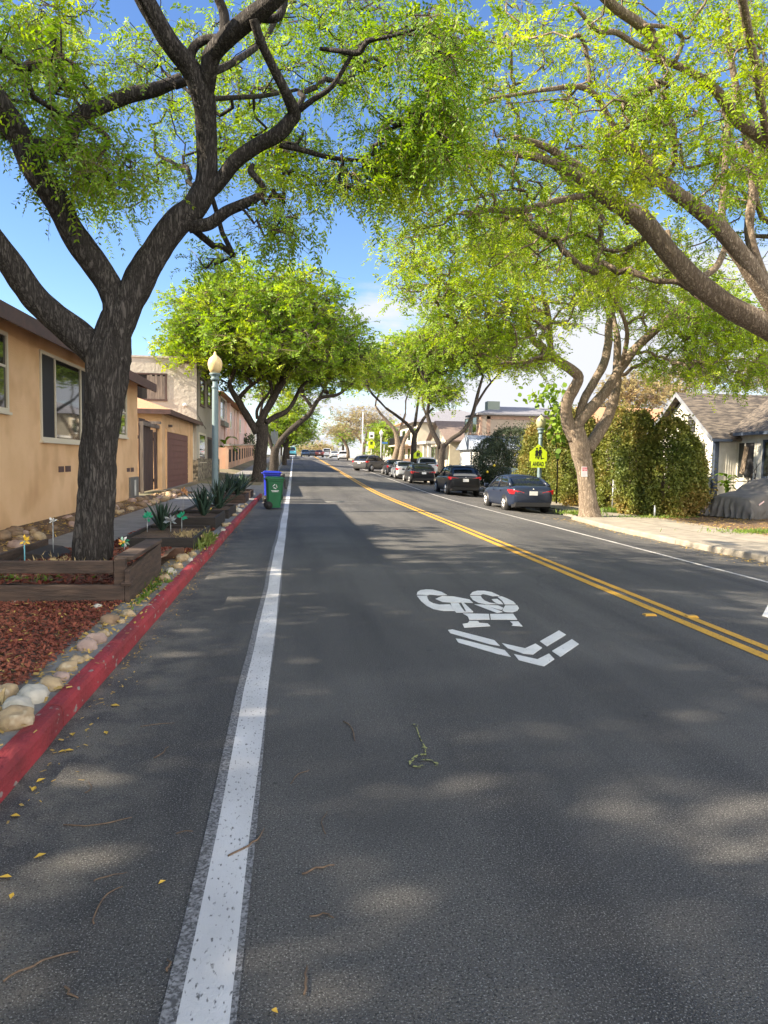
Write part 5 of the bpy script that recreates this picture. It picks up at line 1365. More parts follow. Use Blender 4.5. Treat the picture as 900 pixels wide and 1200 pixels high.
# green bar fence beside the crossover
t = thing('bar_fence', 'pale green vertical-bar fence on the right pavement behind the black crossover', 'fence', (12.4, 40, groundz(12.4, 40))); mb = MB()
for k in range(30):
    y = 35.5 + k*.32; g = groundz(12.4, y); mb.box(12.37, 12.43, y, y + .09, g, g + 1.5)
for z in (.3, 1.3):
    mb.add([(12.44,35.5,groundz(12.4,35.5)+z),(12.48,35.5,groundz(12.4,35.5)+z),(12.48,45,groundz(12.4,45)+z),(12.44,45,groundz(12.4,45)+z),(12.44,35.5,groundz(12.4,35.5)+z+.09),(12.48,35.5,groundz(12.4,35.5)+z+.09),(12.48,45,groundz(12.4,45)+z+.09),(12.44,45,groundz(12.4,45)+z+.09)], [(0,3,2,1),(4,5,6,7),(0,1,5,4),(1,2,6,5),(2,3,7,6),(3,0,4,7)])
mb.build('bar_panel', DARKGREEN if False else POSTG, t)

# --- beige slab building with pinkish street face
BYY = 60.0; bx0 = atY(562, 520, BYY)[0]; g = groundz(bx0, BYY); btop = atY(600, 487, BYY)[2]
t = thing('slab_building', 'two-storey building with a blank beige end wall and pinkish brick street face on the right', 'building', (bx0, BYY, g))
by2 = atX(549, 520, bx0)[1]
mb = MB(); mb.box(bx0 + .2, bx0 + 11, BYY, by2, g - .5, btop); mb.build('wall', BEIGE, t)
mb = MB(); mb.box(bx0, bx0 + .198, BYY, by2, g - .5, btop); mb.build('street_face', BRICK, t)
mb = MB(); mb.box(bx0 - .3, bx0 + 11.3, BYY - .3, by2 + .3, btop + .002, btop + .14); z = btop + .141
mb.add([(bx0 - .3, BYY - .3, z), (bx0 + 11.3, BYY - .3, z), (bx0 + 11.3, by2 + .3, z), (bx0 - .3, by2 + .3, z), (bx0 + 3, BYY + 5, z + 1.0), (bx0 + 9, BYY + 5, z + 1.0)], [(0,1,5,4),(1,2,5),(2,3,4,5),(3,0,4)])
rf = mb.build('roof', SHING_G, t)
pz = atY(577, 474, BYY + 3); mb = MB(); mb.box(pz[0] - .55, pz[0] + .55, BYY + 2.5, BYY + 3.5, btop + .1, pz[2] + .25); mb.build('roof_vent_box', mat('vent_green_grey', (.22,.26,.22), .6), rf)
mb = MB(); mb.box(bx0 + .6, bx0 + .9, BYY - .05, BYY - .002, g + 2.9, btop - .1); mb.box(bx0 + .6, bx0 + 11, BYY - .05, BYY - .002, btop - .35, btop - .1) ; mb.build('pilaster', BRICK, t)
for zq in (1.2, 3.9):
    win_x(t, bx0, BYY + 1.2, BYY + 2.6, g + zq, g + zq + 1.3, (), (GLASS,), (), fr=.1, side=-1, trim=TRIM)
    win_x(t, bx0, BYY + 4.0, BYY + 5.4, g + zq, g + zq + 1.3, (), (GLASS,), (), fr=.1, side=-1, trim=TRIM)
# low pale blue-roofed shed before it
sx0, sx1 = atY(562, 520, 50)[0], atY(645, 520, 50)[0]; g = groundz(sx0, 50)
t = thing('low_building', 'low white building with a pale blue-grey roof in front of the blank beige wall', 'building', (sx0, 50, g)); zt = atY(600, 527, 50)[2]
mb = MB(); mb.box(sx0, sx1, 50, 56, g - .3, zt); mb.build('wall', WHITEH, t)
mb = MB(); z2 = atY(600, 511, 53)[2]; mb.prism([(sx0 - .3, 49.6, zt + .002), (sx0 - .3, 56.4, zt + .002), (sx0 - .3, 53, z2)], (sx1 - sx0 + .6, 0, 0)); mb.build('roof', mat('blue_grey_roof', (.30,.34,.42), .6, (.24,.28,.35), 2, 3), t)
for (a, b) in ((612, 622), (628, 640)):
    x0, x1 = atY(a, 520, 50)[0], atY(b, 520, 50)[0]; win_y(t, 50, x0, x1, zt - 1.3, zt - .3, (), GLASS, .08, WHITEH)

# --- bungalow with white-posted porch, and the balconied house beyond
def gable_street(t, x, y0, y1, zb, h, rise_, depth, wallm, roofm, ov=.5):
    mb = MB(); mb.box(x, x + depth, y0, y1, zb - .6, zb + h); ym = (y0+y1)/2; mb.prism([(x, y0, zb+h+.001), (x, y1, zb+h+.001), (x, ym, zb+h+rise_)], (.25, 0, 0)); mb.build('wall', wallm, t)
    mb = MB(); s_ = rise_/((y1-y0)/2)
    for sg in (-1, 1):
        ye = ym + sg*((y1-y0)/2 + ov); zl = zb+h+rise_ - s_*((y1-y0)/2 + ov)
        a = [(x - ov, ym, zb+h+rise_), (x + depth, ym, zb+h+rise_), (x + depth, ye, zl), (x - ov, ye, zl)]
        mb.add(a + [(p, q, r + .14) for p, q, r in a], [(3,2,1,0),(4,5,6,7),(0,1,5,4),(1,2,6,5),(2,3,7,6),(3,0,4,7)])
    return mb.build('roof', roofm, t)
X1 = 15.2; ya, yb = 69.0, 79.5; g = groundz(X1, 72) + .3
t = thing('bungalow', 'cream bungalow with a gabled porch on white posts between the forked trees on the right', 'house', (X1, 72, g))
gable_street(t, X1, ya, yb, g, 2.9, 2.0, 10, CREAMP, mat('brown_shingle', (.20,.155,.13), .9, (.15,.11,.095), 8, 4))
win_x(t, X1, 70.2, 72.2, g + .9, g + 2.3, (71.2,), (GLASS,), (), fr=.12, side=-1, trim=WHITEH); win_x(t, X1, 73.4, 74.6, g + .1, g + 2.3, (), (SCREEN,), (), fr=.12, side=-1, trim=WHITEH, name='door', sill=False); win_x(t, X1, 76, 78.2, g + .9, g + 2.3, (77.1,), (GLASS,), (), fr=.12, side=-1, trim=WHITEH)
mb = MB(); mb.box(X1 - 2.2, X1 - .003, ya + .3, yb - .3, g - .6, g); mb.build('porch_deck', CONC, t)
for y in (ya + .6, ya + 3.2, yb - 3.2, yb - .6): mb = MB(); mb.box(X1 - 2.05, X1 - 1.75, y - .15, y + .15, g, g + 2.5); mb.build('porch_post', WHITEH, t)
mb = MB(); mb.box(X1 - 2.4, X1 - .55, ya, yb, g + 2.502, g + 2.74); mb.build('porch_roof', WHITEH, t)
X2 = 14.4; ya, yb = 83, 97; g = groundz(X2, 85) + .2
t = thing('balcony_house', 'cream two-storey house with grey roof and a black-railed balcony behind the dark-trunked tree', 'house', (X2, 88, g))
mb = MB(); mb.box(X2, X2 + 10, ya, yb, g - .5, g + 5.2); mb.build('wall', CREAMP, t)
mb = MB(); z = g + 5.2; mb.add([(X2-.6, ya-.6, z+.003), (X2+10.6, ya-.6, z+.003), (X2+10.6, yb+.6, z+.003), (X2-.6, yb+.6, z+.003), (X2+4, ya+4, z+1.9), (X2+6, ya+4, z+1.9), (X2+6, yb-4, z+1.9), (X2+4, yb-4, z+1.9)], [(0,1,5,4),(1,2,6,5),(2,3,7,6),(3,0,4,7),(4,5,6,7),(3,2,1,0)]); mb.build('roof', SHING_G, t)
for (a, b) in ((84, 86), (88, 90), (92, 95)):
    win_x(t, X2, a, b, g + 3.2, g + 4.6, (), (GLASS,), (), fr=.12, side=-1, trim=WHITEH); win_x(t, X2, a, b, g + .8, g + 2.2, (), (GLASS,), (), fr=.12, side=-1, trim=WHITEH)
mb = MB(); mb.box(X2 - 1.6, X2 - .003, ya + .5, yb - .5, g + 2.5, g + 2.66); bl = mb.build('balcony', CREAMP, t)
mb = MB(); mb.box(X2 - 1.6, X2 - 1.54, ya + .5, yb - .5, g + 3.55, g + 3.62)
for k in range(48): y = ya + .55 + k*.27; mb.box(X2 - 1.59, X2 - 1.55, y, y + .04, g + 2.661, g + 3.549)
for k in range(5): mb.box(X2 - 1.6 + k*.35, X2 - 1.56 + k*.35, ya + .5, ya + .54, g + 2.661, g + 3.549)
mb.build('railing', PLAST, bl)
mb = MB(); mb.box(X2 - 2.4, X2 - .1, ya + 1, yb - 5, g - .4, g + .9); mb.build('brick_steps', BRICK, t)
block('pale grey-roofed white house behind the twin-trunked tree on the right', 14, 24, 102, 116, 4.4, WHITEH, SHING_G, ((104,106,1,2.4),(110,112,1,2.4)), GLASS, -1)
block('tan house beyond the flag mast on the right', 14, 24, 122, 136, 4.4, BEIGE, SHING_O, ((124,126,1,2.4),), GLASS, -1)
# orange-tiled roof peeking over the hedge
p = atY(770, 520, 44); g = groundz(24, 44); 
t = thing('house', 'house whose orange tiled roof peeks out between hedge and cottage gable', 'house', (p[0], 44, g))
mb = MB(); mb.box(p[0] - 3.5, p[0] + 4, 44, 52, g - .3, 4.0); mb.build('wall', CREAMP, t)
zz = atY(775, 484, 44)[2]; mb = MB(); mb.prism([(p[0] - 4, 43.5, 4.002), (p[0] - 4, 52.5, 4.002), (p[0] - 4, 48, zz + .6)], (8.5, 0, 0)); mb.build('roof', SHING_O, t)
# yellow-flowered shrub and low plants before the bungalow
rng = np.random.default_rng(9); q = atY(552, 548, 56)
t = thing('flowering_shrub', 'yellow-green shrub at the foot of the pinkish brick building', 'shrub', (q[0], 56, groundz(q[0], 56)))
P = np.array(dome(rng, (q[0], 56, groundz(q[0],56) + .9), (1.0, .9, 1.2), 650, .5, -.7)); add_polys('foliage', blades(P, .22, .10, rng), 4, leafmat('yellow_green_leaf', [(.12,.13,.02),(.30,.24,.03),(.42,.30,.03)], .3), t)

# ================================================================== STREET FURNITURE
def acorn_lamp(label, px_, Y, H, gm, pm, zbase=None, lean=0.0, xoff=None, r=1.0, group='acorn street lamps'):
    X = atY(px_, 560, Y)[0] if xoff is None else xoff
    zb = groundz(X, Y); t = thing('street_lamp', label, 'street lamp', (X, Y, zb), 0, group)
    mb = MB(); s = H - .80
    mb.lathe([(0,0),(.25*r,0),(.25*r,.06),(.21*r,.10),(.20*r,.42),(.15*r,.52),(.135*r,.60),(.105*r,.66),(.10*r,.9),(.085*r,s-.35),(.082*r,s-.34),(.10*r,s-.32),(.10*r,s-.27),(.075*r,s-.25),(.075*r,s-.05),(0,s-.05)], 20, (0,0,0))
    mb.build('post', pm, t, False)
    mb = MB(); mb.lathe([(0,s-.10),(.10*r,s-.10),(.14*r,s-.03),(.10*r,s),(.13*r,s+.05),(.17*r,s+.09),(.17*r,s+.12),(0,s+.12)], 20); mb.build('collar', pm, t, False)
    mb = MB(); mb.lathe([(0,s+.121),(.13,s+.122),(.19,s+.25),(.215,s+.38),(.205,s+.48),(.16,s+.57),(.09,s+.63),(.05,s+.66),(.035,s+.72),(.02,s+.76),(0,s+.77)], 24); mb.build('globe', gm, t, False)
    return t
acorn_lamp('tall teal-grey lamp post with a glowing amber acorn globe among the black planters', 252, 21.9, 4.70, GLOBE, POSTG)
acorn_lamp('teal lamp post with acorn globe beside the dome-crowned left tree trunk', 310.5, 53.5, 4.3, GLOBE, POSTG)
lampR = acorn_lamp('lamp post with a dull olive globe carrying the nearer school sign', 632, 30.0, 4.05, GLOBE2, POSTG)
acorn_lamp('thin lamp post with white globe beside the small blue street sign', 446, 86, 4.6, SIGNW, GALV)

def text_mesh(txt, size, m, parent, loc, rot, name='lettering', wid=None):
    cu_ = bpy.data.curves.new('txt', 'FONT'); cu_.body = txt; cu_.size = size; cu_.align_x = 'CENTER'; cu_.align_y = 'CENTER'; cu_.extrude = .001; cu_.offset = size * .02
    o = bpy.data.objects.new('txt', cu_); COL.objects.link(o)
    dg = bpy.context.evaluated_depsgraph_get(); me = bpy.data.meshes.new_from_object(o.evaluated_get(dg)); me.name = name
    bpy.data.objects.remove(o); bpy.data.curves.remove(cu_)
    if wid:
        xs = [v.co.x for v in me.vertices]; k = wid / (max(xs) - min(xs))
        for v in me.vertices: v.co.x *= k
    me.materials.clear(); me.materials.append(m)
    q = bpy.data.objects.new(name, me); COL.objects.link(q); q.parent = parent; q.location = loc; q.rotation_euler = rot
    return q
def school_sign(label, c, w, plaque=True, text=True, pole=None, group='school crossing signs'):
    """pentagon facing -Y (towards the photographer); c = centre of the pentagon"""
    t = thing('school_sign', label, 'school sign', c, 0, group); h = w / 2
    mb = MB(); P = [(-h,0,-h*.9),(h,0,-h*.9),(h,0,h*.12),(0,0,h*1.02),(-h,0,h*.12)]; mb.prism(P, (0,.006,0)); mb.build('panel', SIGNY, t, False)
    k = w / .76; mb = MB(); y = -.003
    def fig(ox, s, skirt):
        mb.prism([(ox + .045*s*math.cos(a*math.pi/5), y, .20*s + .045*s*math.sin(a*math.pi/5)) for a in range(10)], (0,.0025,0))
        body = [(-.05,.14),(.05,.14),(.085,.02),(.06,0.0),(.05,-.05),(.075,-.24),(.035,-.25),(.0,-.07),(-.05,-.25),(-.09,-.23),(-.05,-.05),(-.06,.0),(-.10,.01),(-.10,-.02)]
        if skirt: body = [(-.04,.14),(.04,.14),(.09,.03),(.05,.05),(.085,-.12),(.04,-.12),(.055,-.24),(.02,-.25),(.0,-.12),(-.03,-.24),(-.065,-.24),(-.045,-.12),(-.085,-.12),(-.05,.05),(-.09,.02)]
        mb.prism([(ox + a*s, y, b*s) for a, b in body], (0,.0025,0))
    fig(-.075*k, .92*k, True); fig(.075*k, 1.08*k, False)
    mb.obox((.20*k, y + .001, -.22*k), (.11*k, .0025, .03*k))
    mb.build('walking_figures', SIGNK, t, False)
    mb = MB(); e = .018*k                                       # thin black border
    inn = [(-h+e*2.2,0,-h*.9+e*2),(h-e*2.2,0,-h*.9+e*2),(h-e*2.2,0,h*.12-e*.4),(0,0,h*1.02-e*2.6),(-h+e*2.2,0,h*.12-e*.4)]
    for a, b in zip(inn, inn[1:] + inn[:1]): mb.tube([(a[0], -.002, a[2]), (b[0], -.002, b[2])], e*.22, 4)
    if plaque:
        mb = MB(); mb.box(-h*.82, h*.82, -.012, -.006, -h*1.62, -h*.86); pl = mb.build('plaque', SIGNY, t, False)
        mb = MB()
        if text: text_mesh('AHEAD', .26*k, SIGNK, pl, (0, -.0135, -h*1.24), (R(90), 0, 0), wid=h*1.28)
    if pole:
        mb = MB(); mb.tube([(0, .03, -h), (0, .03, pole - c[2])], .03, 8) ; mb.tube([(0, .03, -h), (0, .03, h*.8)], .03, 8); mb.build('pole', GALV, t, False)
    return t
c = atY(631, 531, 29.86); school_sign('bright yellow-green school crossing sign with AHEAD plaque on the right lamp post', (c[0], 29.86, c[2]), .78)
c = atY(490, 532.5, 62); school_sign('small yellow-green school crossing sign on its own pole between the forked trees', (c[0], 62, c[2]), .80, False, False, groundz(c[0], 62))
c = atY(435.3, 519, 88); school_sign('far yellow-green school crossing sign with plaque below a white speed sign', (c[0], 88, c[2]), .84, True, False, groundz(c[0], 88))
c2 = atY(435.5, 510, 88); t = thing('speed_sign', 'small white rectangular sign above the farthest school sign', 'traffic sign', (c2[0], 88, c2[2]))
mb = MB(); mb.box(-.32,.32,0,.01,-.4,.4); mb.build('panel', SIGNW, t, False); mb = MB(); mb.box(-.16,.16,-.004,-.001,-.22,.02); mb.build('numerals', SIGNK, t, False); mb = MB(); mb.tube([(0,.05,-1.0),(0,.05,.4)], .03, 6); mb.build('pole', GALV, t, False)
c = atY(450.3, 519, 92); t = thing('street_name_sign', 'small blue street-name sign on a white post far up the right side', 'street sign', (c[0], 92, groundz(c[0], 92)))
z = c[2] - groundz(c[0], 92); mb = MB(); mb.box(-.45,.45,-.02,.02,z-.12,z+.12); mb.build('panel', SIGNB, t, False); mb = MB(); mb.tube([(0,.04,0),(0,.04,z+.1)], .04, 6); mb.build('post', GALV, t, False)
c = atY(424.5, 535, 104); zt = atY(424.5, 484, 104)[2]; t = thing('mast', 'tall thin white mast rising before the brownish far tree', 'mast', (c[0], 104, groundz(c[0], 104)))
mb = MB(); mb.tube([(0,0,0),(0,0,zt - groundz(c[0],104))], [.10,.06], 8); mb.build('pole', SIGNW, t, False); mb = MB(); mb.lathe([(0,zt - groundz(c[0],104)),(.1,zt - groundz(c[0],104)+.08),(0,zt - groundz(c[0],104)+.16)], 8); mb.build('finial', SIGNW, t, False)
for (px_, pt, Y, r_, lab, m_) in ((321.5, 503, 66, .05, 'grey sign post with a blank plate seen from behind, left of the leaning left tree', GALV), (327.5, 518, 80, .09, 'white utility post beside the far left pavement', SIGNW), (333.5, 512, 98, .06, 'thin dark far post at the left kerb near the crest', DARKGREEN)):
    X = atY(px_, 540, Y)[0]; g = groundz(X, Y); t = thing('post', lab, 'post', (X, Y, g)); zt = atY(px_, pt, Y)[2] - g
    mb = MB(); mb.tube([(0,0,0),(0,0,zt)], r_, 8); mb.build('pole', m_, t, False)
    if px_ == 321.5: mb = MB(); mb.box(-.33,.33,-.03,-.02,zt-1.35,zt-.2); mb.build('plate', GALV, t, False)
    else: mb = MB(); mb.lathe([(0,zt),(r_*1.3,zt+.02),(0,zt+.12)], 8); mb.build('cap', m_, t, False)
# notice on the tree
c = atY(685, 552.8, 23.60); t = thing('notice', 'small white and pink notice with red heading nailed to the right tree trunk', 'notice', tuple(c), R(12))
mb = MB(); mb.box(-.125,.125,-.006,0,-.175,.175); mb.build('panel', SIGNW, t, False)
mb = MB(); mb.box(-.115,.115,-.0085,-.0062,.015,.165); hd = mb.build('heading', SIGNPK, t, False); mb = MB()
for k, (a, b) in enumerate(((-.095,-.055),(-.04,-.012),(.005,.045),(.06,.095))): mb.box(a, b, -.0105, -.0087, .095, .145)
for k, (a, b) in enumerate(((-.09,-.02),(0,.03),(.045,.09))): mb.box(a, b, -.0105, -.0087, .03, .075)
mb.build('red_print', SIGNR, hd, False); mb = MB()
for k in range(3): mb.box(-.09, .09 - .03*k, -.0085, -.0062, -.05 - .04*k, -.035 - .04*k)
mb.build('small_print', SIGNPK, t, False)

# --- wheeled bins
def wheelie(label, m, loc, rz, H=1.05, W_=.58, D=.66, lidopen=False, group='wheeled bins at the kerb', lidm=None):
    t = thing('wheeled_bin', label, 'wheeled bin', loc, rz, group)      # local: front towards +Y, wheels at -Y
    rings = []
    for z, s, dy in ((.05,.76,-.03),(.10,.78,-.03),(H*.5,.88,-.01),(H*.86,.97,0),(H*.865,1.04,0),(H*.92,1.05,0)):
        w_, d_ = W_/2*s, D/2*s; r_ = .05
        rings.append([(x, y + dy, z) for x, y in ((-w_+r_,-d_),(w_-r_,-d_),(w_,-d_+r_),(w_,d_-r_),(w_-r_,d_),(-w_+r_,d_),(-w_,d_-r_),(-w_,-d_+r_))])
    mb = MB(); mb.loft(rings, 0, True, True, False)
    for x in (-.2, .2): mb.box(x - .015, x + .015, D/2*.86, D/2*.9, .2, H*.84)
    mb.build('bin_body', m, t, False, .008)
    mb = MB(); w_, d_ = W_/2*1.08, D/2*1.08
    if not lidopen:
        mb.loft([[(-w_,-d_,H*.925),(w_,-d_,H*.925),(w_,d_+.03,H*.925),(-w_,d_+.03,H*.925)], [(-w_,-d_,H*.955),(w_,-d_,H*.955),(w_,d_+.03,H*.95),(-w_,d_+.03,H*.95)], [(-w_*.85,-d_*.8,H*1.0),(w_*.85,-d_*.8,H*1.0),(w_*.85,d_*.8,H*.99),(-w_*.85,d_*.8,H*.99)]], 0, True, True, False)
        ld = mb.build('lid', lidm or m, t, False, .012)
    else:
        mb.obox((0, -d_ - .09, H*.70), (W_*1.06, .05, .62), rx=R(-8)); ld = mb.build('lid', lidm or m, t, False, .012)
    mb = MB(); mb.tube([(-W_*.36,-D/2-.07,H*.93),(W_*.36,-D/2-.07,H*.93)], .018, 8); mb.tube([(-W_*.36,-D/2+.02,H*.90),(-W_*.36,-D/2-.07,H*.93)], .018, 8); mb.tube([(W_*.36,-D/2+.02,H*.90),(W_*.36,-D/2-.07,H*.93)], .018, 8); mb.build('handle', m, t, False)
    for x in (-W_*.40, W_*.40):
        mb = MB(); mb.tube([(x - .03,-D*.37,.13),(x + .03,-D*.37,.13)], .13, 18); wl = mb.build('wheel', TYRE, t, False)
        mb = MB(); mb.tube([(x - .036,-D*.37,.13),(x + .036,-D*.37,.13)], .05, 10); mb.build('hub', PLAST, wl, False)
    return t
b = on_road(320.5, 597)
gb = wheelie('green wheeled bin with a white recycling mark standing nearest on the road at the kerb', BINGREEN, (b[0] + .02, b[1] + .25, b[2]), R(-84), H=1.06, W_=.52, D=.55)
# white mark moulded on the side that faces the photographer (local +X side after turning)
mb = MB(); xs = .238
for a in range(3):
    an = a * 2*math.pi/3 + math.pi/2; p0 = (xs, .075*math.cos(an) , .74 + .075*math.sin(an)); p1 = (xs, .075*math.cos(an + 1.6), .74 + .075*math.sin(an + 1.6))
    mb.tube([p0, p1], .014, 5)
for k in range(2): mb.box(xs - .004, xs + .008, -.12 + .02*k, .12 - .02*k, .60 - .035*k, .615 - .035*k)
mb.build('recycling_mark', SIGNW, gb, False)
bb = atY(317.5, 580, 27.2)
wheelie('blue wheeled recycling bin standing just behind the green bin', BINBLUE, (bb[0] + .03, 27.2, roadz(-1, 27)), R(-86), H=1.18, W_=.56, D=.62)
bb = atY(330, 580, 28.6)
wheelie('black wheeled bin with its lid hanging open behind the blue and green bins', BINBLACK, (bb[0] - .30, 28.7, roadz(-.6, 28.7)), R(95), H=1.06, W_=.56, D=.60, lidopen=True)

# --- planters
def planter(name, label, X0, X1, Y0, Y1, H, m, soil=SOIL, g=None, th=.045, group=None, straw=False, zb=None):
    t = thing(name, label, 'planter', ((X0+X1)/2, (Y0+Y1)/2, GL), 0, group)
    mb = MB(); z0 = GL - .03; z1 = GL + H
    mb.box(X0, X1, Y0, Y0 + th, z0, z1); mb.box(X0, X1, Y1 - th, Y1, z0, z1 - .003); mb.box(X0, X0 + th, Y0 + th + .002, Y1 - th - .002, z0, z1 - .004); mb.box(X1 - th, X1, Y0 + th + .002, Y1 - th - .002, z0, z1 - .002)
    mb.build('board_frame', m, t, True, .006)
    zs = GL + H * .72; n = 14; vs = []; rng = np.random.default_rng(int(Y0*10)); mb = MB()
    for j in range(n + 1):
        for i in range(n + 1):
            vs.append((X0 + th + (X1-X0-2*th)*i/n, Y0 + th + (Y1-Y0-2*th)*j/n, zs + .02*noise.noise(Vector((i*.8, j*.8, Y0)))))
    mb.add(vs, [(j*(n+1)+i, j*(n+1)+i+1, (j+1)*(n+1)+i+1, (j+1)*(n+1)+i) for j in range(n) for i in range(n)], 0, True)
    mb.build('soil_bed', soil, t)
    return t, zs
PG = 'planter boxes along the left kerb'
planter('planter_box', 'first low black planter box beyond the tree, bare soil and dry straw inside', -2.75, -1.60, 11.75, 14.0, .20, PLANT_B, group=PG)
planter('planter_box', 'second black planter box beyond the tree, a dark agave at its back', -2.75, -1.62, 15.1, 17.2, .26, PLANT_B, group=PG)
planter('planter_box', 'third black planter box, directly before the amber lamp post', -2.70, -1.60, 17.9, 20.2, .22, PLANT_B, group=PG)
planter('planter_box', 'brown planter box just beyond the amber lamp post', -2.60, -1.62, 24.2, 26.2, .28, PLANT_W, group=PG)
planter('planter_box', 'farthest brown planter box near the bins on the left strip', -2.55, -1.62, 27.2, 29.2, .28, PLANT_W, group=PG)
# big weathered planter round the near tree: two-board front with a gap, post, side boards
X0, X1, Y0, Y1 = -3.55, -1.66, 7.45, 10.75
t = thing('tree_planter', 'large weathered board planter with a gapped front rail round the near tree trunk', 'planter', (-2.6, 9.1, GL))
mb = MB(); mb.box(X0, X1 - .05, Y0, Y0 + .05, GL - .03, GL + .19); mb.build('lower_front_board', PLANT_W, t, True, .008)
mb = MB(); mb.box(X0, X1 - .17, Y0 + .06, Y0 + .11, GL + .30, GL + .43); mb.build('upper_front_board', PLANT_W, t, True, .008)
mb = MB(); mb.box(X1 - .165, X1 - .055, Y0 + .052, Y0 + .15, GL - .03, GL + .455); mb.build('corner_post', PLANT_W, t, True, .008)
mb = MB(); mb.prism([(X1 - .048, Y0, GL - .03), (X1 - .048, Y0 + 1.75, GL - .03), (X1 - .048, Y0 + 1.75, GL + .42), (X1 - .048, Y0, GL + .345)], (.048, 0, 0)); mb.box(X1 - .19, X1 + .01, Y0 + .155, Y0 + 1.77, GL + .425, GL + .465); sb = mb.build('side_board', PLANT_W, t, True, .006)
mb = MB(); mb.obox((X1 - .03, Y0 + .06, GL + .21), (.10, .16, .035), rx=R(8)); mb.build('loose_slat', PLANT_W, sb, True, .004)
mb = MB(); mb.box(X0, X1 + .05, Y1 - .05, Y1, GL - .03, GL + .17); mb.build('back_board', mat('reddish_board', (.13,.07,.045), .8, (.08,.045,.03), 7, 6, vec=(.5,.5,3.5), bump=.4), t, True, .008)
mb = MB(); mb.box(X0, X0 + .05, Y0 + .052, Y1 - .052, GL - .03, GL + .30); mb.build('far_side_board', PLANT_W, t, True, .008)
mb = MB(); mb.prism([(-3.48, 9.2, GL + .16), (-2.95, 9.2, GL + .16), (-3.12, 9.2, GL + .27), (-3.3, 9.2, GL + .29)], (0, .9, 0)); mb.build('tilted_board', PLANT_B, t)
n = 22; vs = []; mb = MB()
for j in range(n + 1):
    for i in range(n + 1):
        x = X0 + .05 + (X1 - X0 - .1)*i/n; y = Y0 + .12 + (Y1 - Y0 - .18)*j/n
        vs.append((x, y, GL + .17 + .06*math.exp(-((x+2.46)**2 + (y-9.1)**2)/.35) + .03*noise.noise(Vector((x*3, y*3, 0)))))
mb.add(vs, [(j*(n+1)+i, j*(n+1)+i+1, (j+1)*(n+1)+i+1, (j+1)*(n+1)+i) for j in range(n) for i in range(n)], 0, True); mb.build('soil_bed', SOIL, t)

# --- agaves
def agave(label, X, Y, z, s, seed, n=24):
    rng = np.random.default_rng(seed); t = thing('agave_plant', label, 'agave', (X, Y, z), 0, 'agaves in the planters'); mb = MB()
    for k in range(n):
        a = k * 2.4 + rng.uniform(-.2,.2); el = R(46 + 42 * (k / n)**.8 + rng.uniform(-5,5)); L_ = s * rng.uniform(.85, 1.1) * (.8 + .3*math.sin(el)); d = np.array([math.cos(a), math.sin(a), 0]); sd_ = np.array([-math.sin(a), math.cos(a), 0]); rows = []
        for i in range(6):
            u = i/5; c = d*(L_*u*math.cos(el)*(1 + .15*u)) + np.array([0,0,1])*(L_*u*math.sin(el)*(1 - .10*u)); w_ = .135*s/.6*(1 - u)**.75*(.55 + 1.1*u if u < .4 else 1) + .002
            nn = np.array([0,0,1])*math.cos(el)*.02
            rows.append([c + sd_*w_*.5 + nn, c - np.array([0,0,.012]), c - sd_*w_*.5 + nn, c + np.array([0,0,.006])])
        mb.loft(rows, 0, False, True, True)
    mb.build('rosette', AGAVE, t, False)
    return t
agave('spiky dark agave at the back of the first black planter', -2.42, 13.55, GL + .12, .56, 1)
agave('dark agave in the middle of the second black planter', -2.05, 16.6, GL + .16, .70, 2)
agave('tall agave at the back of the third black planter before the lamp', -1.98, 19.3, GL + .13, .82, 3)
agave('agave in the brown planter just right of the lamp post', -2.25, 25.2, GL + .2, .80, 4)
agave('agave in the farthest brown planter near the bins', -2.0, 28.3, GL + .2, .78, 5)
agave('second agave crowding the brown planter beyond the lamp', -2.0, 25.6, GL + .2, .7, 6)

# --- garden ornaments on sticks
PC = [mat('petal_' + n_, c_, .4) for n_, c_ in (('green', (.02,.30,.16)), ('mint', (.35,.60,.45)), ('yellow', (.70,.46,.05)), ('orange', (.62,.25,.06)), ('white', (.75,.75,.72)))]
TEAL = mat('teal_plastic', (.10,.33,.40), .4)
def pinwheel(label, px_, py_, Y, s, cols, foot, n=8, stickm=GALV, name='pinwheel'):
    c = atY(px_, py_, Y); t = thing(name, label, 'garden ornament', (c[0], Y, foot), 0, 'ornaments on sticks in the planters'); h = c[2] - foot
    mb = MB(); mb.tube([(0, .01, -.04), (0, .01, h)], .006, 6); mb.build('stick', stickm, t, False)
    for k in range(n):
        a = 2*math.pi*k/n + .3; mb = MB(); d = (math.cos(a), math.sin(a)); e = (math.cos(a + .45), math.sin(a + .45)); f_ = (math.cos(a - .12), math.sin(a - .12))
        mb.prism([(0,0,h), (f_[0]*s*.6, -.015, h + f_[1]*s*.6), (d[0]*s, -.005, h + d[1]*s), (e[0]*s*.72, -.035, h + e[1]*s*.72)], (0, .004, 0)); mb.build('petal', cols[k % len(cols)], t, False)
    mb = MB(); mb.lathe([(0,-.02),(.018,-.01),(.018,.01),(0,.02)], 10, (0, -.02, h)); mb.build('hub', PC[2], t, False)
pinwheel('green and white pinwheel with orange side just right of the near trunk', 145.5, 635, 10.4, .085, [PC[0], PC[4], PC[1], PC[3], PC[2]], GL + .15)
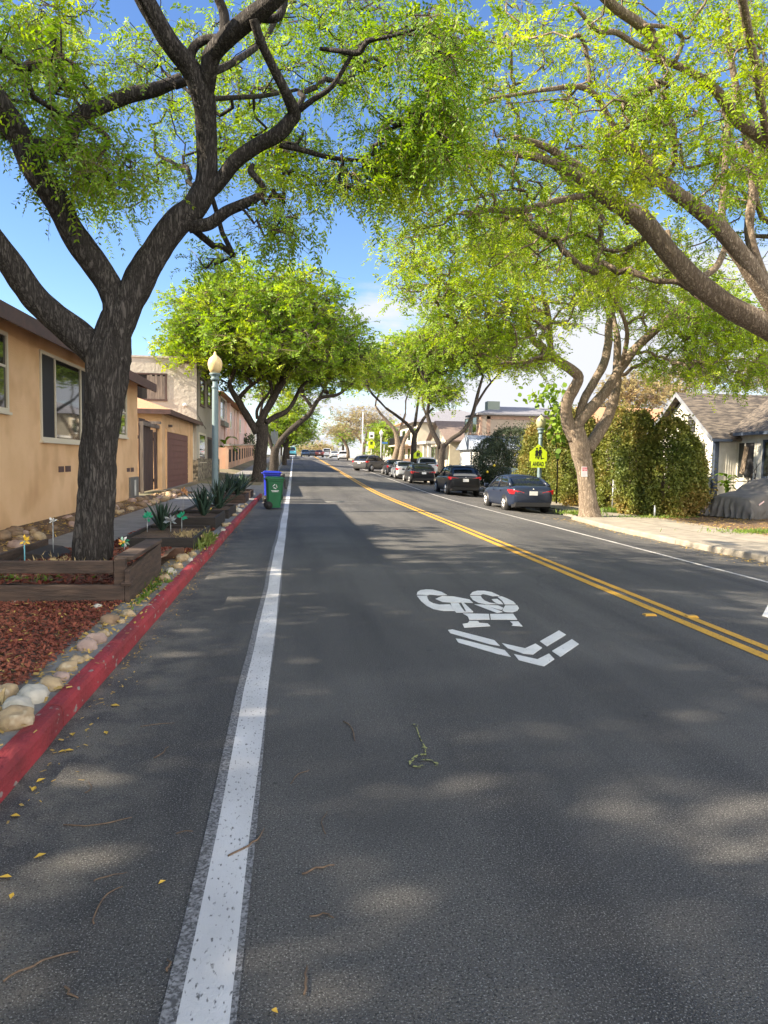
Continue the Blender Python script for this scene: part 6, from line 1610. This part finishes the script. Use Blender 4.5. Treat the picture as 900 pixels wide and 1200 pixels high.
def flower(label, px_, py_, Y, s, m1, foot, leafm=None, stick=GALV, name='garden_stake', tilt=0):
    c = atY(px_, py_, Y); t = thing(name, label, 'garden ornament', (c[0], Y, foot), 0, 'ornaments on sticks in the planters'); h = c[2] - foot
    mb = MB(); mb.tube([(0, 0, -.04), (.0, 0, h)], .007, 6); mb.build('stick', stick, t, False); mb = MB(); rng = np.random.default_rng(int(px_))
    for k in range(13):
        a = rng.uniform(0, 2*math.pi); b = rng.uniform(-.6, 1.2); d = Vector((math.cos(a)*math.cos(b), math.sin(a)*math.cos(b), math.sin(b))); w_ = d.orthogonal().normalized()
        p = Vector((0,0,h)) + d*s*rng.uniform(0,.3); mb.add([p, p + d*s*.5 + w_*s*.25, p + d*s, p + d*s*.5 - w_*s*.25], [(0,1,2,3)])
    mb.build('petals', m1, t, False)
    return t
flower('yellow flower ornament on a teal holder at the left picture edge', 28.5, 634, 8.6, .065, PC[2], GL + .15, stick=TEAL)
flower('pale bird-shaped stake ornament between the yellow flower and the near trunk', 62, 611, 9.6, .055, PC[4], GL + .15)
flower('green leafy stake ornament left of the first agave', 172.5, 607, 13.2, .11, PC[0], GL + .1)
flower('green leafy stake ornament right of the first agave', 213, 606, 13.4, .10, PC[0], GL + .1)
flower('pale blue metal bow ornament right of the first agave', 200, 611, 13.3, .12, GALV, GL + .1)
flower('large peach fabric flower on a stake behind the second planter', 214.5, 577, 16.9, .13, mat('peach_petal', (.62,.33,.15), .6), GL + .15)
flower('yellow flower at the foot of the lamp agave', 248, 600, 18.4, .10, PC[2], GL + .1)

# --- stones
def stone(label, X, Y, z, sx, sy, sz, m, seed, group, rz=0.0):
    bm = bmesh.new(); bmesh.ops.create_icosphere(bm, subdivisions=3, radius=1.0); rng = np.random.default_rng(seed); o_ = Vector(rng.uniform(-50, 50, 3))
    for v in bm.verts:
        n_ = v.co.normalized(); d = 1 + .30*noise.noise(n_*1.2 + o_) + .16*noise.noise(n_*2.7 + o_) + .05*noise.noise(n_*6 + o_)
        v.co = Vector((n_.x*sx*d, n_.y*sy*d, n_.z*sz*d))
    me = bpy.data.meshes.new('border_stone'); bm.to_mesh(me); bm.free()
    for p in me.polygons: p.use_smooth = True
    me.materials.append(m); o = bpy.data.objects.new('border_stone', me); COL.objects.link(o); o.location = (X, Y, z); o.rotation_euler = (0, 0, rz)
    return tag(o, label, 'stone', group)
near = [ (65,595,150,ROCKT,'big blocky tan stone at the near end of the kerbside stone row'), (85,535,118,ROCKG,'flat pale stone second from the near end of the kerbside row'), (152,488,122,ROCKG,'large round whitish stone in the kerbside row'), (222,438,98,ROCKT,'round cream-tan stone behind the whitish one in the kerbside row'),
 (270,400,66,ROCKP,'low pinkish-brown stone in the kerbside row'), (297,360,76,ROCKT,'light tan stone in the kerbside row beside the red mulch'), (335,328,62,ROCKT,'upright tan stone in the kerbside row before the pinkish pair'), (378,315,44,ROCKT,'small buff stone on the road side of the kerbside row'), (385,270,88,ROCKP,'large pinkish stone, nearer of the touching pair in the kerbside row'),
 (420,242,82,ROCKP,'pinkish-grey stone, farther of the touching pair in the kerbside row'), (455,218,54,ROCKT,'small tan stone beyond the pinkish pair'), (487,160,82,ROCKB,'angular brown stone by the planter corner'), (535,160,36,ROCKT,'small light tan stone right of the angular brown one'), (562,132,56,ROCKT,'yellowish tan stone at the foot of the planter corner'), (20,478,112,ROCKT,'large flat tan stone lying in the mulch at the left picture edge'), (75,75,52,ROCKG,'small white stone in the mulch under the planter front'), (428,100,42,ROCKG,'pale small stone under the planter front near its corner')]
SG = 'stones edging the near mulch bed'
for k, (a, b, w_, m_, lab) in enumerate(near):
    p = atZ(a/3.75, 680 + b/3.75, GL + .06); sc = (math.hypot(p[0], p[1])) / F * (w_/3.75) / 2 * .98
    stone(lab, p[0], p[1], GL + sc*.26, sc*1.04, sc*.97, sc*.78, m_, 100 + k, SG, k*.7)
far_ = [(315,578,66),(350,540,62),(395,508,54),(420,468,80),(462,470,40),(480,437,44),(560,362,34),(572,335,40),(603,340,42),(588,318,30),(655,300,30),(668,272,42),(690,262,26),(745,190,44),(722,214,32),(770,165,30),(700,168,30),(728,168,26),(680,178,22),(752,160,24),(790,152,22)]
for k, (a, b, w_) in enumerate(far_):
    p = atZ(130 + a/5, 560 + b/5, GL + .05); sc = (math.hypot(p[0], p[1])) / F * (w_/5) / 2
    stone('tan stone in the kerbside row beyond the near tree', p[0], p[1], GL + sc*.4, sc, sc*1.05, sc*.72, (ROCKT, ROCKG, ROCKT)[k % 3], 200 + k, 'kerbside stones beyond the near tree', k*.9)
rng = np.random.default_rng(77)
for k in range(78):
    Y = 11.5 + 19.0 * rng.uniform(0, 1)**1.0; X = rng.choice([-4.45, -4.62, -4.85]) + rng.normal(0, .06); sc = rng.uniform(.07, .15)
    stone('brown or tan stone in the row along the foot of the orange wall', X, Y, groundz(X, Y) + sc*.35, sc, sc*1.1, sc*.72, (ROCKB, ROCKT, ROCKB, ROCKP)[k % 4], 300 + k, 'stones along the foot of the orange wall', k)

# --- loose ground cover
def chips(name, region, n, size, m, seed, zfun, flatn=.5, label=None, thick=.3):
    rng = np.random.default_rng(seed); P = np.array(region(rng, n)); z = np.array([zfun(p[0], p[1]) for p in P]); C = np.stack([P[:,0], P[:,1], z + rng.uniform(.003, .022, len(P))], 1)
    d = nrm(np.stack([rng.normal(0,1,len(P)), rng.normal(0,1,len(P)), rng.normal(0,.28*flatn,len(P))], 1)); w_ = nrm(np.cross(d, nrm(np.stack([rng.normal(0,.4*flatn,len(P)), rng.normal(0,.4*flatn,len(P)), np.ones(len(P))], 1))))
    L_ = size*rng.uniform(.5,1.5,(len(P),1)); W2 = L_*rng.uniform(.2,.5,(len(P),1))
    o = add_polys(name, np.stack([C - d*L_/2 - w_*W2/2, C + d*L_/2 - w_*W2/2, C + d*L_/2*.9 + w_*W2/2, C - d*L_/2*.9 + w_*W2/2], 1), 4, m); o['kind'] = 'stuff'
    if label: o['label'] = label
    return o
chips('mulch', lambda r, n: np.stack([r.uniform(-3.15, -1.72, n), r.uniform(2.0, 7.45, n)], 1), 24000, .031, CHIP, 1, lambda x, y: GL + .016, 1.2, 'red bark chippings on the bed before the tree planter')
chips('far_mulch', lambda r, n: np.stack([r.uniform(-3.1, -1.62, n), r.uniform(10.8, 15.1, n)], 1), 5000, .06, CHIP, 2, lambda x, y: GL + .016, 1.0, 'red bark chippings beyond the tree planter')
chips('planter_mulch', lambda r, n: np.stack([r.uniform(-3.45, -1.75, n), r.uniform(7.6, 10.6, n)], 1), 4500, .05, CHIP, 3, lambda x, y: GL + .17 + .06*math.exp(-((x+2.46)**2 + (y-9.1)**2)/.35) + .03*noise.noise(Vector((x*3, y*3, 0))), 1.0, 'bark chippings inside the tree planter')
chips('dry_litter', lambda r, n: np.stack([r.normal(-1.62, .10, n), r.uniform(2.2, 12, n)], 1), 1500, .035, LITTER, 4, lambda x, y: GL + (.010 if x < -1.5 else .004 + .018), .8, 'dry leaf litter between stones and kerb')
chips('bed_litter', lambda r, n: np.stack([r.uniform(-3.1, -1.8, n), r.uniform(2.2, 7.4, n)], 1), 900, .03, LITTER, 5, lambda x, y: GL + .02, .8, 'straw-coloured leaves scattered over the red mulch')
chips('gutter_litter', lambda r, n: np.stack([KL + .03 + np.abs(r.normal(0, .09, n)), r.uniform(2.0, 22, n)], 1), 520, .024, LITTER, 6, lambda x, y: roadz(x, y) + .003, .35, 'yellow leaf crumbs along the red kerb gutter')
chips('right_gutter_litter', lambda r, n: np.stack([9.75 - np.abs(r.normal(0, .45, n)), r.uniform(8, 24, n)], 1), 1500, .05, LITTER, 7, lambda x, y: roadz(x, y) + .003, .3, 'fallen leaves along the right kerb')
chips('verge_litter', lambda r, n: np.stack([r.uniform(12.3, 15.5, n), r.uniform(14, 26, n)], 1), 3500, .06, LITTER, 8, lambda x, y: groundz(x, y) + .012, .4, 'brown leaf litter on the dirt before the covered car')
chips('wall_litter', lambda r, n: np.stack([r.uniform(-5.15, -4.3, n), r.uniform(9, 31, n)], 1), 2500, .05, LITTER, 9, lambda x, y: groundz(x, y) + .016, .6, 'dry litter in the stone bed along the orange wall')
tuft('dry grass and weeds at the near end of the stone row', (-1.78, 3.75, GL), .10, .28, .13, 500, 71, STRAW)
tuft('green weeds between planter corner and kerb', (-1.58, 8.3, GL), .05, .6, .07, 160, 72)
tuft('green weeds beside the first black planter', (-1.52, 12.6, GL), .05, .4, .16, 420, 73)
tuft('straw tuft on the first black planter', (-1.85, 12.9, GL + .14), .14, .3, .05, 260, 74, STRAW)
tuft('green weed growing low inside the tree planter', (-2.9, 7.9, GL + .17), .35, .10, .06, 90, 75)
tuft('dry straw at the foot of the near tree', (-2.65, 9.0, GL + .2), .22, .2, .06, 220, 76, STRAW)

# --- twigs and single leaves lying on the road
tw = [([(267,1005),(285,996),(300,986),(310,973)],.011,'short forked twig lying across the white edge line'), ([(75,968),(100,969),(130,965),(155,959)],.008,'long thin twig on the asphalt left of the edge line'), ([(108,1034),(125,1028),(150,1023)],.006,'thin twig below the long one left of the edge line'), ([(109,1085),(113,1068),(125,1050),(143,1040)],.008,'curved pod stalk left of the edge line'), ([(3,1150),(35,1135),(60,1124),(92,1117)],.009,'long straight twig at the bottom left corner'),
 ([(76,1160),(82,1166),(90,1171)],.010,'short hooked brown twig near the bottom left'), ([(195,1141),(198,1132),(197,1126)],.010,'tiny brown twig beside the edge line'), ([(402,846),(411,852),(415,865),(415,870)],.009,'short curved pale twig in the lane'), ([(340,920),(350,908),(363,903)],.006,'thin dark twig in the lane near the edge line'), ([(381,978),(377,965),(383,952)],.006,'short dark bent twig in the lane'),
 ([(353,1026),(370,1020),(393,1015)],.011,'straight tan twig in the lane'), ([(363,1076),(378,1073),(386,1075),(392,1078)],.009,'flat bent tan twig in the lane'), ([(357,1168),(358,1150),(360,1134)],.010,'upright tan twig near the bottom of the picture'), ([(180,889),(190,884),(196,876)],.008,'short twig in the gutter shadow'), ([(100,930),(107,924),(103,916)],.006,'bent twig near the kerb'), ([(164,852),(185,849),(204,848)],.005,'long dark hair-thin twig left of the edge line'), ([(206,978),(214,975),(226,975)],.006,'pale short twig near the white line')]
for pts_, r_, lab in tw:
    mb = MB(); q = [on_road(*p) for p in pts_]; sp, sr = smoothpts([(p[0], p[1], p[2] + r_*.75) for p in q], [r_*.6]*(len(q)-1) + [r_*.35], 3)
    rng = np.random.default_rng(int(pts_[0][0])); sp = [np.array(p) + rng.normal(0, r_*.35, 3)*(1,1,0) for p in sp]
    mb.tube(sp, [v*.62 for v in sr], 6); tag(mb.build('twig', TWIG), lab, 'twig', 'twigs lying on the road')
lv = [(47,1005,.055,'orange-yellow leaf left of the edge line'), (6,1030,.05,'yellow-green leaf at the left picture edge'), (14,1052,.035,'brown curled leaf at the left picture edge'), (190,1036,.03,'small green leaf fragment left of the edge line'), (135,828,.07,'bright yellow leaf in the gutter'), (85,862,.06,'yellow leaf pair member nearer the kerb'), (80,881,.06,'pale yellow leaf by the red kerb'), (73,882,.05,'yellow leaf touching the red kerb'), (124,860,.05,'yellow leaf fragment in the gutter'), (322,1188,.03,'rust-brown leaf at the bottom of the picture'), (18,958,.05,'tan leaf in the near gutter'), (48,916,.05,'ochre leaf against the red kerb'), (40,926,.05,'ochre leaf crumb against the red kerb')]
for k, (a, b, s_, lab) in enumerate(lv):
    p = on_road(a, b); rng = np.random.default_rng(k); an = rng.uniform(0, 6.28); d = Vector((math.cos(an), math.sin(an), 0)); w_ = Vector((-math.sin(an), math.cos(an), 0)); c = Vector(p) + Vector((0,0,.006)); mb = MB()
    mb.add([c - d*s_*.5, c - d*s_*.1 + w_*s_*.28 + Vector((0,0,.008)), c + d*s_*.5 + Vector((0,0,.004)), c - d*s_*.1 - w_*s_*.28 + Vector((0,0,.006)), c], [(0,4,1),(1,4,2),(2,4,3),(3,4,0)])
    tag(mb.build('fallen_leaf', (mat('yellow_leaf', (.55,.36,.05), .6) if k == 0 else bpy.data.materials['yellow_leaf'])), lab, 'leaf', 'single leaves on the road')

# ================================================================== CARS
def superring(hw, zl, zb, y, tuck=.10):
    P = [(hw*.80, zl), (hw*.93, zl + .05), (hw*.985, zl + .18), (hw, zl + (zb-zl)*.50), (hw*.985, zl + (zb-zl)*.80), (hw*.94, zb - .025), (hw*.86, zb + .008), (hw*.45, zb + .03)]
    return [(x, y, z) for x, z in P] + [(-x, y, z) for x, z in reversed(P)]
SPEC = {
 'saloon': dict(L=4.62, W=1.78, st=[(-2.31,.42,.82,.80),(-2.24,.30,.98,.90),(-2.05,.22,1.04,.97),(-1.4,.18,1.03,1.0),(-.4,.18,.95,1.0),(.8,.18,.93,1.0),(1.5,.18,.88,.98),(2.05,.22,.78,.92),(2.24,.30,.66,.82),(2.31,.38,.56,.72)],
      cab=[(-1.86,1.00,.06),(-1.15,1.395,.0),(-.1,1.455,.0),(.45,1.405,.0),(1.30,.93,.06)], belt=.95, wr=.32, wb=(-1.33,1.36)),
 'crossover': dict(L=4.60, W=1.85, st=[(-2.30,.50,.95,.82),(-2.22,.34,1.06,.92),(-2.0,.26,1.10,.98),(-1.3,.24,1.09,1.0),(-.3,.24,1.06,1.0),(.8,.24,1.05,1.0),(1.5,.24,1.02,.98),(2.0,.28,.94,.93),(2.22,.36,.80,.84),(2.30,.45,.66,.74)],
      cab=[(-2.12,1.10,.06),(-1.60,1.56,.0),(-.3,1.66,.0),(.35,1.60,.0),(1.20,1.05,.06)], belt=1.08, wr=.36, wb=(-1.36,1.36)),
 'van': dict(L=5.1, W=1.98, st=[(-2.55,.45,1.05,.86),(-2.5,.30,1.12,.96),(-2.2,.24,1.14,1.0),(0,.24,1.12,1.0),(1.4,.24,1.10,.98),(2.2,.28,.98,.94),(2.48,.36,.85,.86),(2.55,.45,.70,.78)],
      cab=[(-2.5,1.12,.02),(-2.42,1.86,.0),(-.5,1.92,.0),(.75,1.86,.0),(1.75,1.10,.06)], belt=1.12, wr=.35, wb=(-1.5,1.6))}
def make_car(label, kind, paint, loc, rz=0.0, group='cars parked along the right kerb', coat=None, sc=1.0):
    s = SPEC[kind]; hw = s['W']/2
    t = thing('parked_car', label, 'car', loc, rz, group)
    mb = MB(); mb.loft([superring(hw*w, zl, zb, y) for y, zl, zb, w in s['st']], 0, True, True, True)
    bd = mb.build('body', paint, t, False)
    sd_ = bd.modifiers.new('round', 'SUBSURF'); sd_.levels = 1; sd_.render_levels = 2
    # greenhouse: glass shell and painted roof with pillars
    cab = s['cab']; belt = s['belt']; hb = hw*.90; ht = hw*.70
    def cring(y, z, k, off=0.0):
        f = (z - belt) / (1.45 - belt) if z > belt else 0; w_ = hb + (ht - hb)*min(1, max(0, f))
        return w_, z
    mb = MB(); rings = []
    zr = max(c_[1] for c_ in cab)
    def bz(y):
        st = s['st']
        for a, b in zip(st, st[1:]):
            if y <= b[0]: u = (y - a[0])/(b[0]-a[0]); return a[2] + (b[2]-a[2])*u
        return st[-1][2]
    for y, z, k in cab:
        f = min(1, max(0.02, (z - belt)/(zr - belt))); wt = hb + (ht - hb)*f; b0 = bz(y) - .05
        rings.append([(hb*.99, y, b0), ((hb + (wt - hb)*.6), y, b0 + (z - b0)*.6), (wt, y, z - .05*f), (wt*.75, y, z - .005), (0, y, z + .015), (-wt*.75, y, z - .005), (-wt, y, z - .05*f), (-(hb + (wt - hb)*.6), y, b0 + (z - b0)*.6), (-hb*.99, y, b0)])
    mb.loft(rings, 0, True, True, True); gl = mb.build('window_glass', CARGLASS, t, False)
    # roof skin just above the glass between windscreen top and rear window top
    mb = MB(); rr = []
    i0, i1 = 1, len(cab) - 2
    for r in rings[i0:i1+1]: rr.append([(x*1.012, y, z + .012) for (x, y, z) in r[2:7]])
    low = [[(x*1.0, y, z - .03) for (x, y, z) in r] for r in rr]
    mb.loft([a + b[::-1] for a, b in zip(rr, low)], 0, True, True, True)
    def pil(a, b, w1, w2):
        for sg in (-1, 1):
            mb.tube([(sg*a[0], a[1], a[2]), (sg*(a[0]+b[0])/2*1.012, (a[1]+b[1])/2, (a[2]+b[2])/2 + .012), (sg*b[0], b[1], b[2])], [w1, (w1+w2)/2, w2], 6)
    pil((rings[-1][0][0]*.97, cab[-1][0] + .02, rings[-1][0][2] + .06), (rings[i1][2][0], cab[i1][0], rings[i1][2][2]), .04, .035)
    pil((rings[0][0][0]*.97, cab[0][0], rings[0][0][2] + .05), (rings[i0][2][0], cab[i0][0], rings[i0][2][2]), .085, .05)
    ym = (-.15 if kind != 'van' else .3); bm_ = bz(ym)
    k_ = min(range(i0, i1+1), key=lambda q: abs(cab[q][0] - ym))
    pil((hb*.985, ym, bm_ - .02), (rings[k_][2][0]*1.0, cab[k_][0] - .05, rings[k_][2][2]), .035, .03)
    mb.build('roof', paint, t, False)
    # lower trim, bumpers
    mb = MB(); y0, y1 = s['st'][1][0], s['st'][-2][0]; zl = s['st'][3][1]
    mb.loft([[(-hw*.80, y0 - .05, zl + .08), (hw*.80, y0 - .05, zl + .08), (hw*.80, y0 - .05, zl + .24), (-hw*.80, y0 - .05, zl + .24)], [(-hw*.90, y0 + .2, zl + .02), (hw*.90, y0 + .2, zl + .02), (hw*.90, y0 + .2, zl + .24), (-hw*.90, y0 + .2, zl + .24)]], 0, True, True, False)
    mb.build('rear_bumper', PLAST, t, False)
    mb = MB(); mb.box(-hw*.62, hw*.62, y1 + .0, y1 + .09, zl + .12, zl + .30); mb.build('grille', PLAST, t, False)
    # arches and wheels
    for y in s['wb']:
        for sg in (-1, 1):
            x = sg*hw; r = s['wr']
            mb = MB(); mb.tube([(x*.80, y, r + .0), (x*1.006, y, r + .0)], r + .055, 24); mb.build('wheel_arch', PLAST, t, False)
            mb = MB(); prof = [(r*.62, .11), (r*.90, .11), (r, .075), (r, -.075), (r*.90, -.11), (r*.62, -.11)]
            rings_ = []
            for (rr_, dx) in prof: rings_.append([(x*.905 + sg*dx, y + rr_*math.cos(2*math.pi*j/24), r + rr_*math.sin(2*math.pi*j/24)) for j in range(24)])
            mb.loft(rings_, 0, True, True, True); w_ = mb.build('wheel', TYRE, t, False)
            mb = MB(); xo = x*.905 + sg*.114
            mb.tube([(xo - sg*.01, y, r), (xo - sg*.002, y, r)], r*.66, 24)
            for q in range(5):
                an = 2*math.pi*q/5 + .3; c_ = (math.cos(an), math.sin(an))
                mb.tube([(xo + sg*.003, y + c_[0]*r*.10, r + c_[1]*r*.10), (xo + sg*.002, y + c_[0]*r*.60, r + c_[1]*r*.60)], .030, 6)
            mb.build('rim', RIM, w_, False)
    # lamps
    yr = s['st'][1][0]; zt = s['st'][1][2]
    for sg in (-1, 1):
        mb = MB(); z_ = zt - .17 if kind == 'saloon' else zt - .10
        rings_ = []
        for (fx, dy, zlo, zhi) in ((.42, -.060, -.055, .005), (.72, -.045, -.07, .065), (.93, .005, -.075, .095), (1.012, .15, -.055, .11), (1.016, .42, .045, .105)):
            x_ = sg*hw*fx; xi = x_ - sg*.06; yi = yr + dy + .10
            rings_.append([(x_, yr + dy, z_ + zlo), (x_, yr + dy, z_ + zhi), (xi, yi, z_ + zhi), (xi, yi, z_ + zlo)])
        mb.loft(rings_, 0, True, True, False)
        tl = mb.build('tail_lamp', TAIL, t, False, .006)
        mb = MB(); yf = s['st'][-2][0]; zf = s['st'][-2][2] - .10
        pts = [(sg*hw*.45, yf + .03, zf), (sg*hw*.78, yf - .05, zf + .05), (sg*hw*.90, yf - .28, zf + .09), (sg*hw*.92, yf - .22, zf - .04), (sg*hw*.70, yf + .01, zf - .07)]
        mb.loft([pts, [(p[0] - sg*.05, p[1] - .12, p[2]) for p in pts]], 0, True, True, False); mb.build('head_lamp', HEADL, t, False)
        mb = MB(); ya = cab[-1][0] - .28; mb.obox((sg*(hw + .09), ya, belt + .05), (.20, .10, .13), rz=sg*R(-8)); mb.build('mirror', paint, t, False, .03)
        for yh in (-.75, .25):
            mb = MB(); mb.box(min(sg*hw*1.0, sg*(hw*1.0+.022)), max(sg*hw*1.0, sg*(hw*1.0+.022)), yh - .09, yh + .09, belt - .13, belt - .10); mb.build('door_handle', paint, t, False)
    yp = s['st'][0][0]; zp = .78 if kind == 'saloon' else .86
    mb = MB(); mb.box(-.16, .16, yp - .035, yp - .015, zp - .08, zp + .08); pl = mb.build('licence_plate', PLATE, t, False)
    mb = MB(); mb.tube([(-.035, yp - .02, zp + .16), (.035, yp - .02, zp + .16)], .022, 8); mb.build('badge', RIM, t, False)
    if kind != 'saloon':
        mb = MB(); mb.obox((0, cab[0][0] + .28, zr - .01), (hw*1.2, .36, .03), rx=R(6)); mb.build('spoiler', paint, t, False, .01)
        for sg in (-1, 1): mb = MB(); mb.tube([(sg*ht*.88, -1.3, zr - .05), (sg*ht*.88, -1.1, zr + .03), (sg*ht*.88, .2, zr + .03), (sg*ht*.88, .35, zr - .04)], .016, 6); mb.build('roof_rail', PLAST, t, False)
    return t
def rz_(X, Y): return (X, Y, roadz(X, Y) - .005)
NAVY = carpaint('navy_paint', (.016,.024,.046)); BLK = carpaint('black_paint', (.012,.013,.016)); GREYP = carpaint('graphite_paint', (.075,.077,.082)); SILV = carpaint('silver_paint', (.36,.38,.40)); WHT = carpaint('white_car_paint', (.68,.68,.68)); TEALP = carpaint('turquoise_paint', (.10,.40,.46)); MAR = carpaint('maroon_paint', (.14,.045,.04)); BLUEP = carpaint('blue_paint', (.04,.07,.13)); DKGR = carpaint('charcoal_paint', (.04,.041,.045))
make_car('navy blue saloon parked nearest on the right beside the noticed tree', 'saloon', NAVY, rz_(9.28, 29.05), R(0))
make_car('black crossover parked second along the right kerb, tailgate towards the viewer', 'crossover', BLK, rz_(9.40, 40.6), R(0))
make_car('black saloon with bright red tail lamps parked beyond the black crossover', 'saloon', BLK, rz_(9.20, 52.3), R(0))
make_car('light grey-blue saloon squeezed beyond the black saloon, half hidden', 'saloon', SILV, rz_(9.05, 58.8), R(0))
make_car('charcoal saloon parked last before the road-blocking crossover', 'saloon', DKGR, rz_(9.25, 66.0), R(0))
fs = make_car('graphite crossover swung sideways across the right lane with its flank showing', 'crossover', GREYP, rz_(7.85, 72.6), R(-38), None)
p = atY(500, 543, 60); make_car('white hatch-tailed crossover parked off the street behind the forked tree', 'crossover', WHT, (p[0] + .3, 62, groundz(p[0], 62)), R(-6), None)
CG = 'cars at the crest of the road'
def crest(label, kind, pm, px_, Y, rz): 
    X = atY(px_, 537, Y)[0]; make_car(label, kind, pm, rz_(X, Y), rz, CG)
crest('turquoise van coming over the crest in the near lane', 'van', TEALP, 341.5, 143, R(180))
crest('dark blue car at the crest right of the turquoise van', 'saloon', BLUEP, 357.8, 152, R(180))
crest('dark low car at the middle of the crest', 'saloon', DKGR, 366, 156, R(180))
crest('maroon car at the crest left of the pale van', 'saloon', MAR, 374, 150, 0)
crest('pale van at the crest right of the maroon car', 'van', WHT, 382.5, 152, 0)
crest('silver car parked at the crest on the right', 'saloon', SILV, 391.5, 146, 0)
crest('white crossover parked on the right just before the crest', 'crossover', WHT, 402, 128, R(-4))

# ================================================================== big garden trees beyond the orange house, out of the picture to the left; their shade falls over the near road
def shade_tree(label, X, Y, H, rad, n, seed):
    rng = np.random.default_rng(seed); g = groundz(X, Y); B = np.array([X, Y, g]); lim = [([B, B + (0,0,H*.25), B + (.2,.1,H*.45)], [.4,.33,.28])]
    for k in range(5):
        a = 2*math.pi*k/5 + seed; d = np.array([math.cos(a), math.sin(a), 0]); lim.append(([B + (.2,.1,H*.42), B + d*rad*.3 + (0,0,H*.58), B + d*rad*.55 + (0,0,H*.75)], [.2,.15,.08]))
    pts = dome(rng, (X, Y, g + H*.62), (rad, rad, H*.40), int(n*.56), .35, -.7)
    tree('garden_tree', label, tuple(B), lim, pts, LEAF_C, BARK_M, (.6, 4, .26, .15), 12, rng, spread=.55, rtip=.015, rmax=.12, wig=.25)
shade_tree('tall garden tree behind the near end of the orange house', -15.5, -1.5, 14.0, 5.2, 380, 81)
shade_tree('tall garden tree behind the middle of the orange house', -15.0, 6.5, 13.5, 4.8, 380, 82)
shade_tree('smaller garden tree behind the far half of the orange house', -15.5, 14.0, 10.5, 3.8, 260, 83)
shade_tree('tall garden tree behind the photographer on the left', -15.0, -10, 14.0, 5.0, 300, 84)
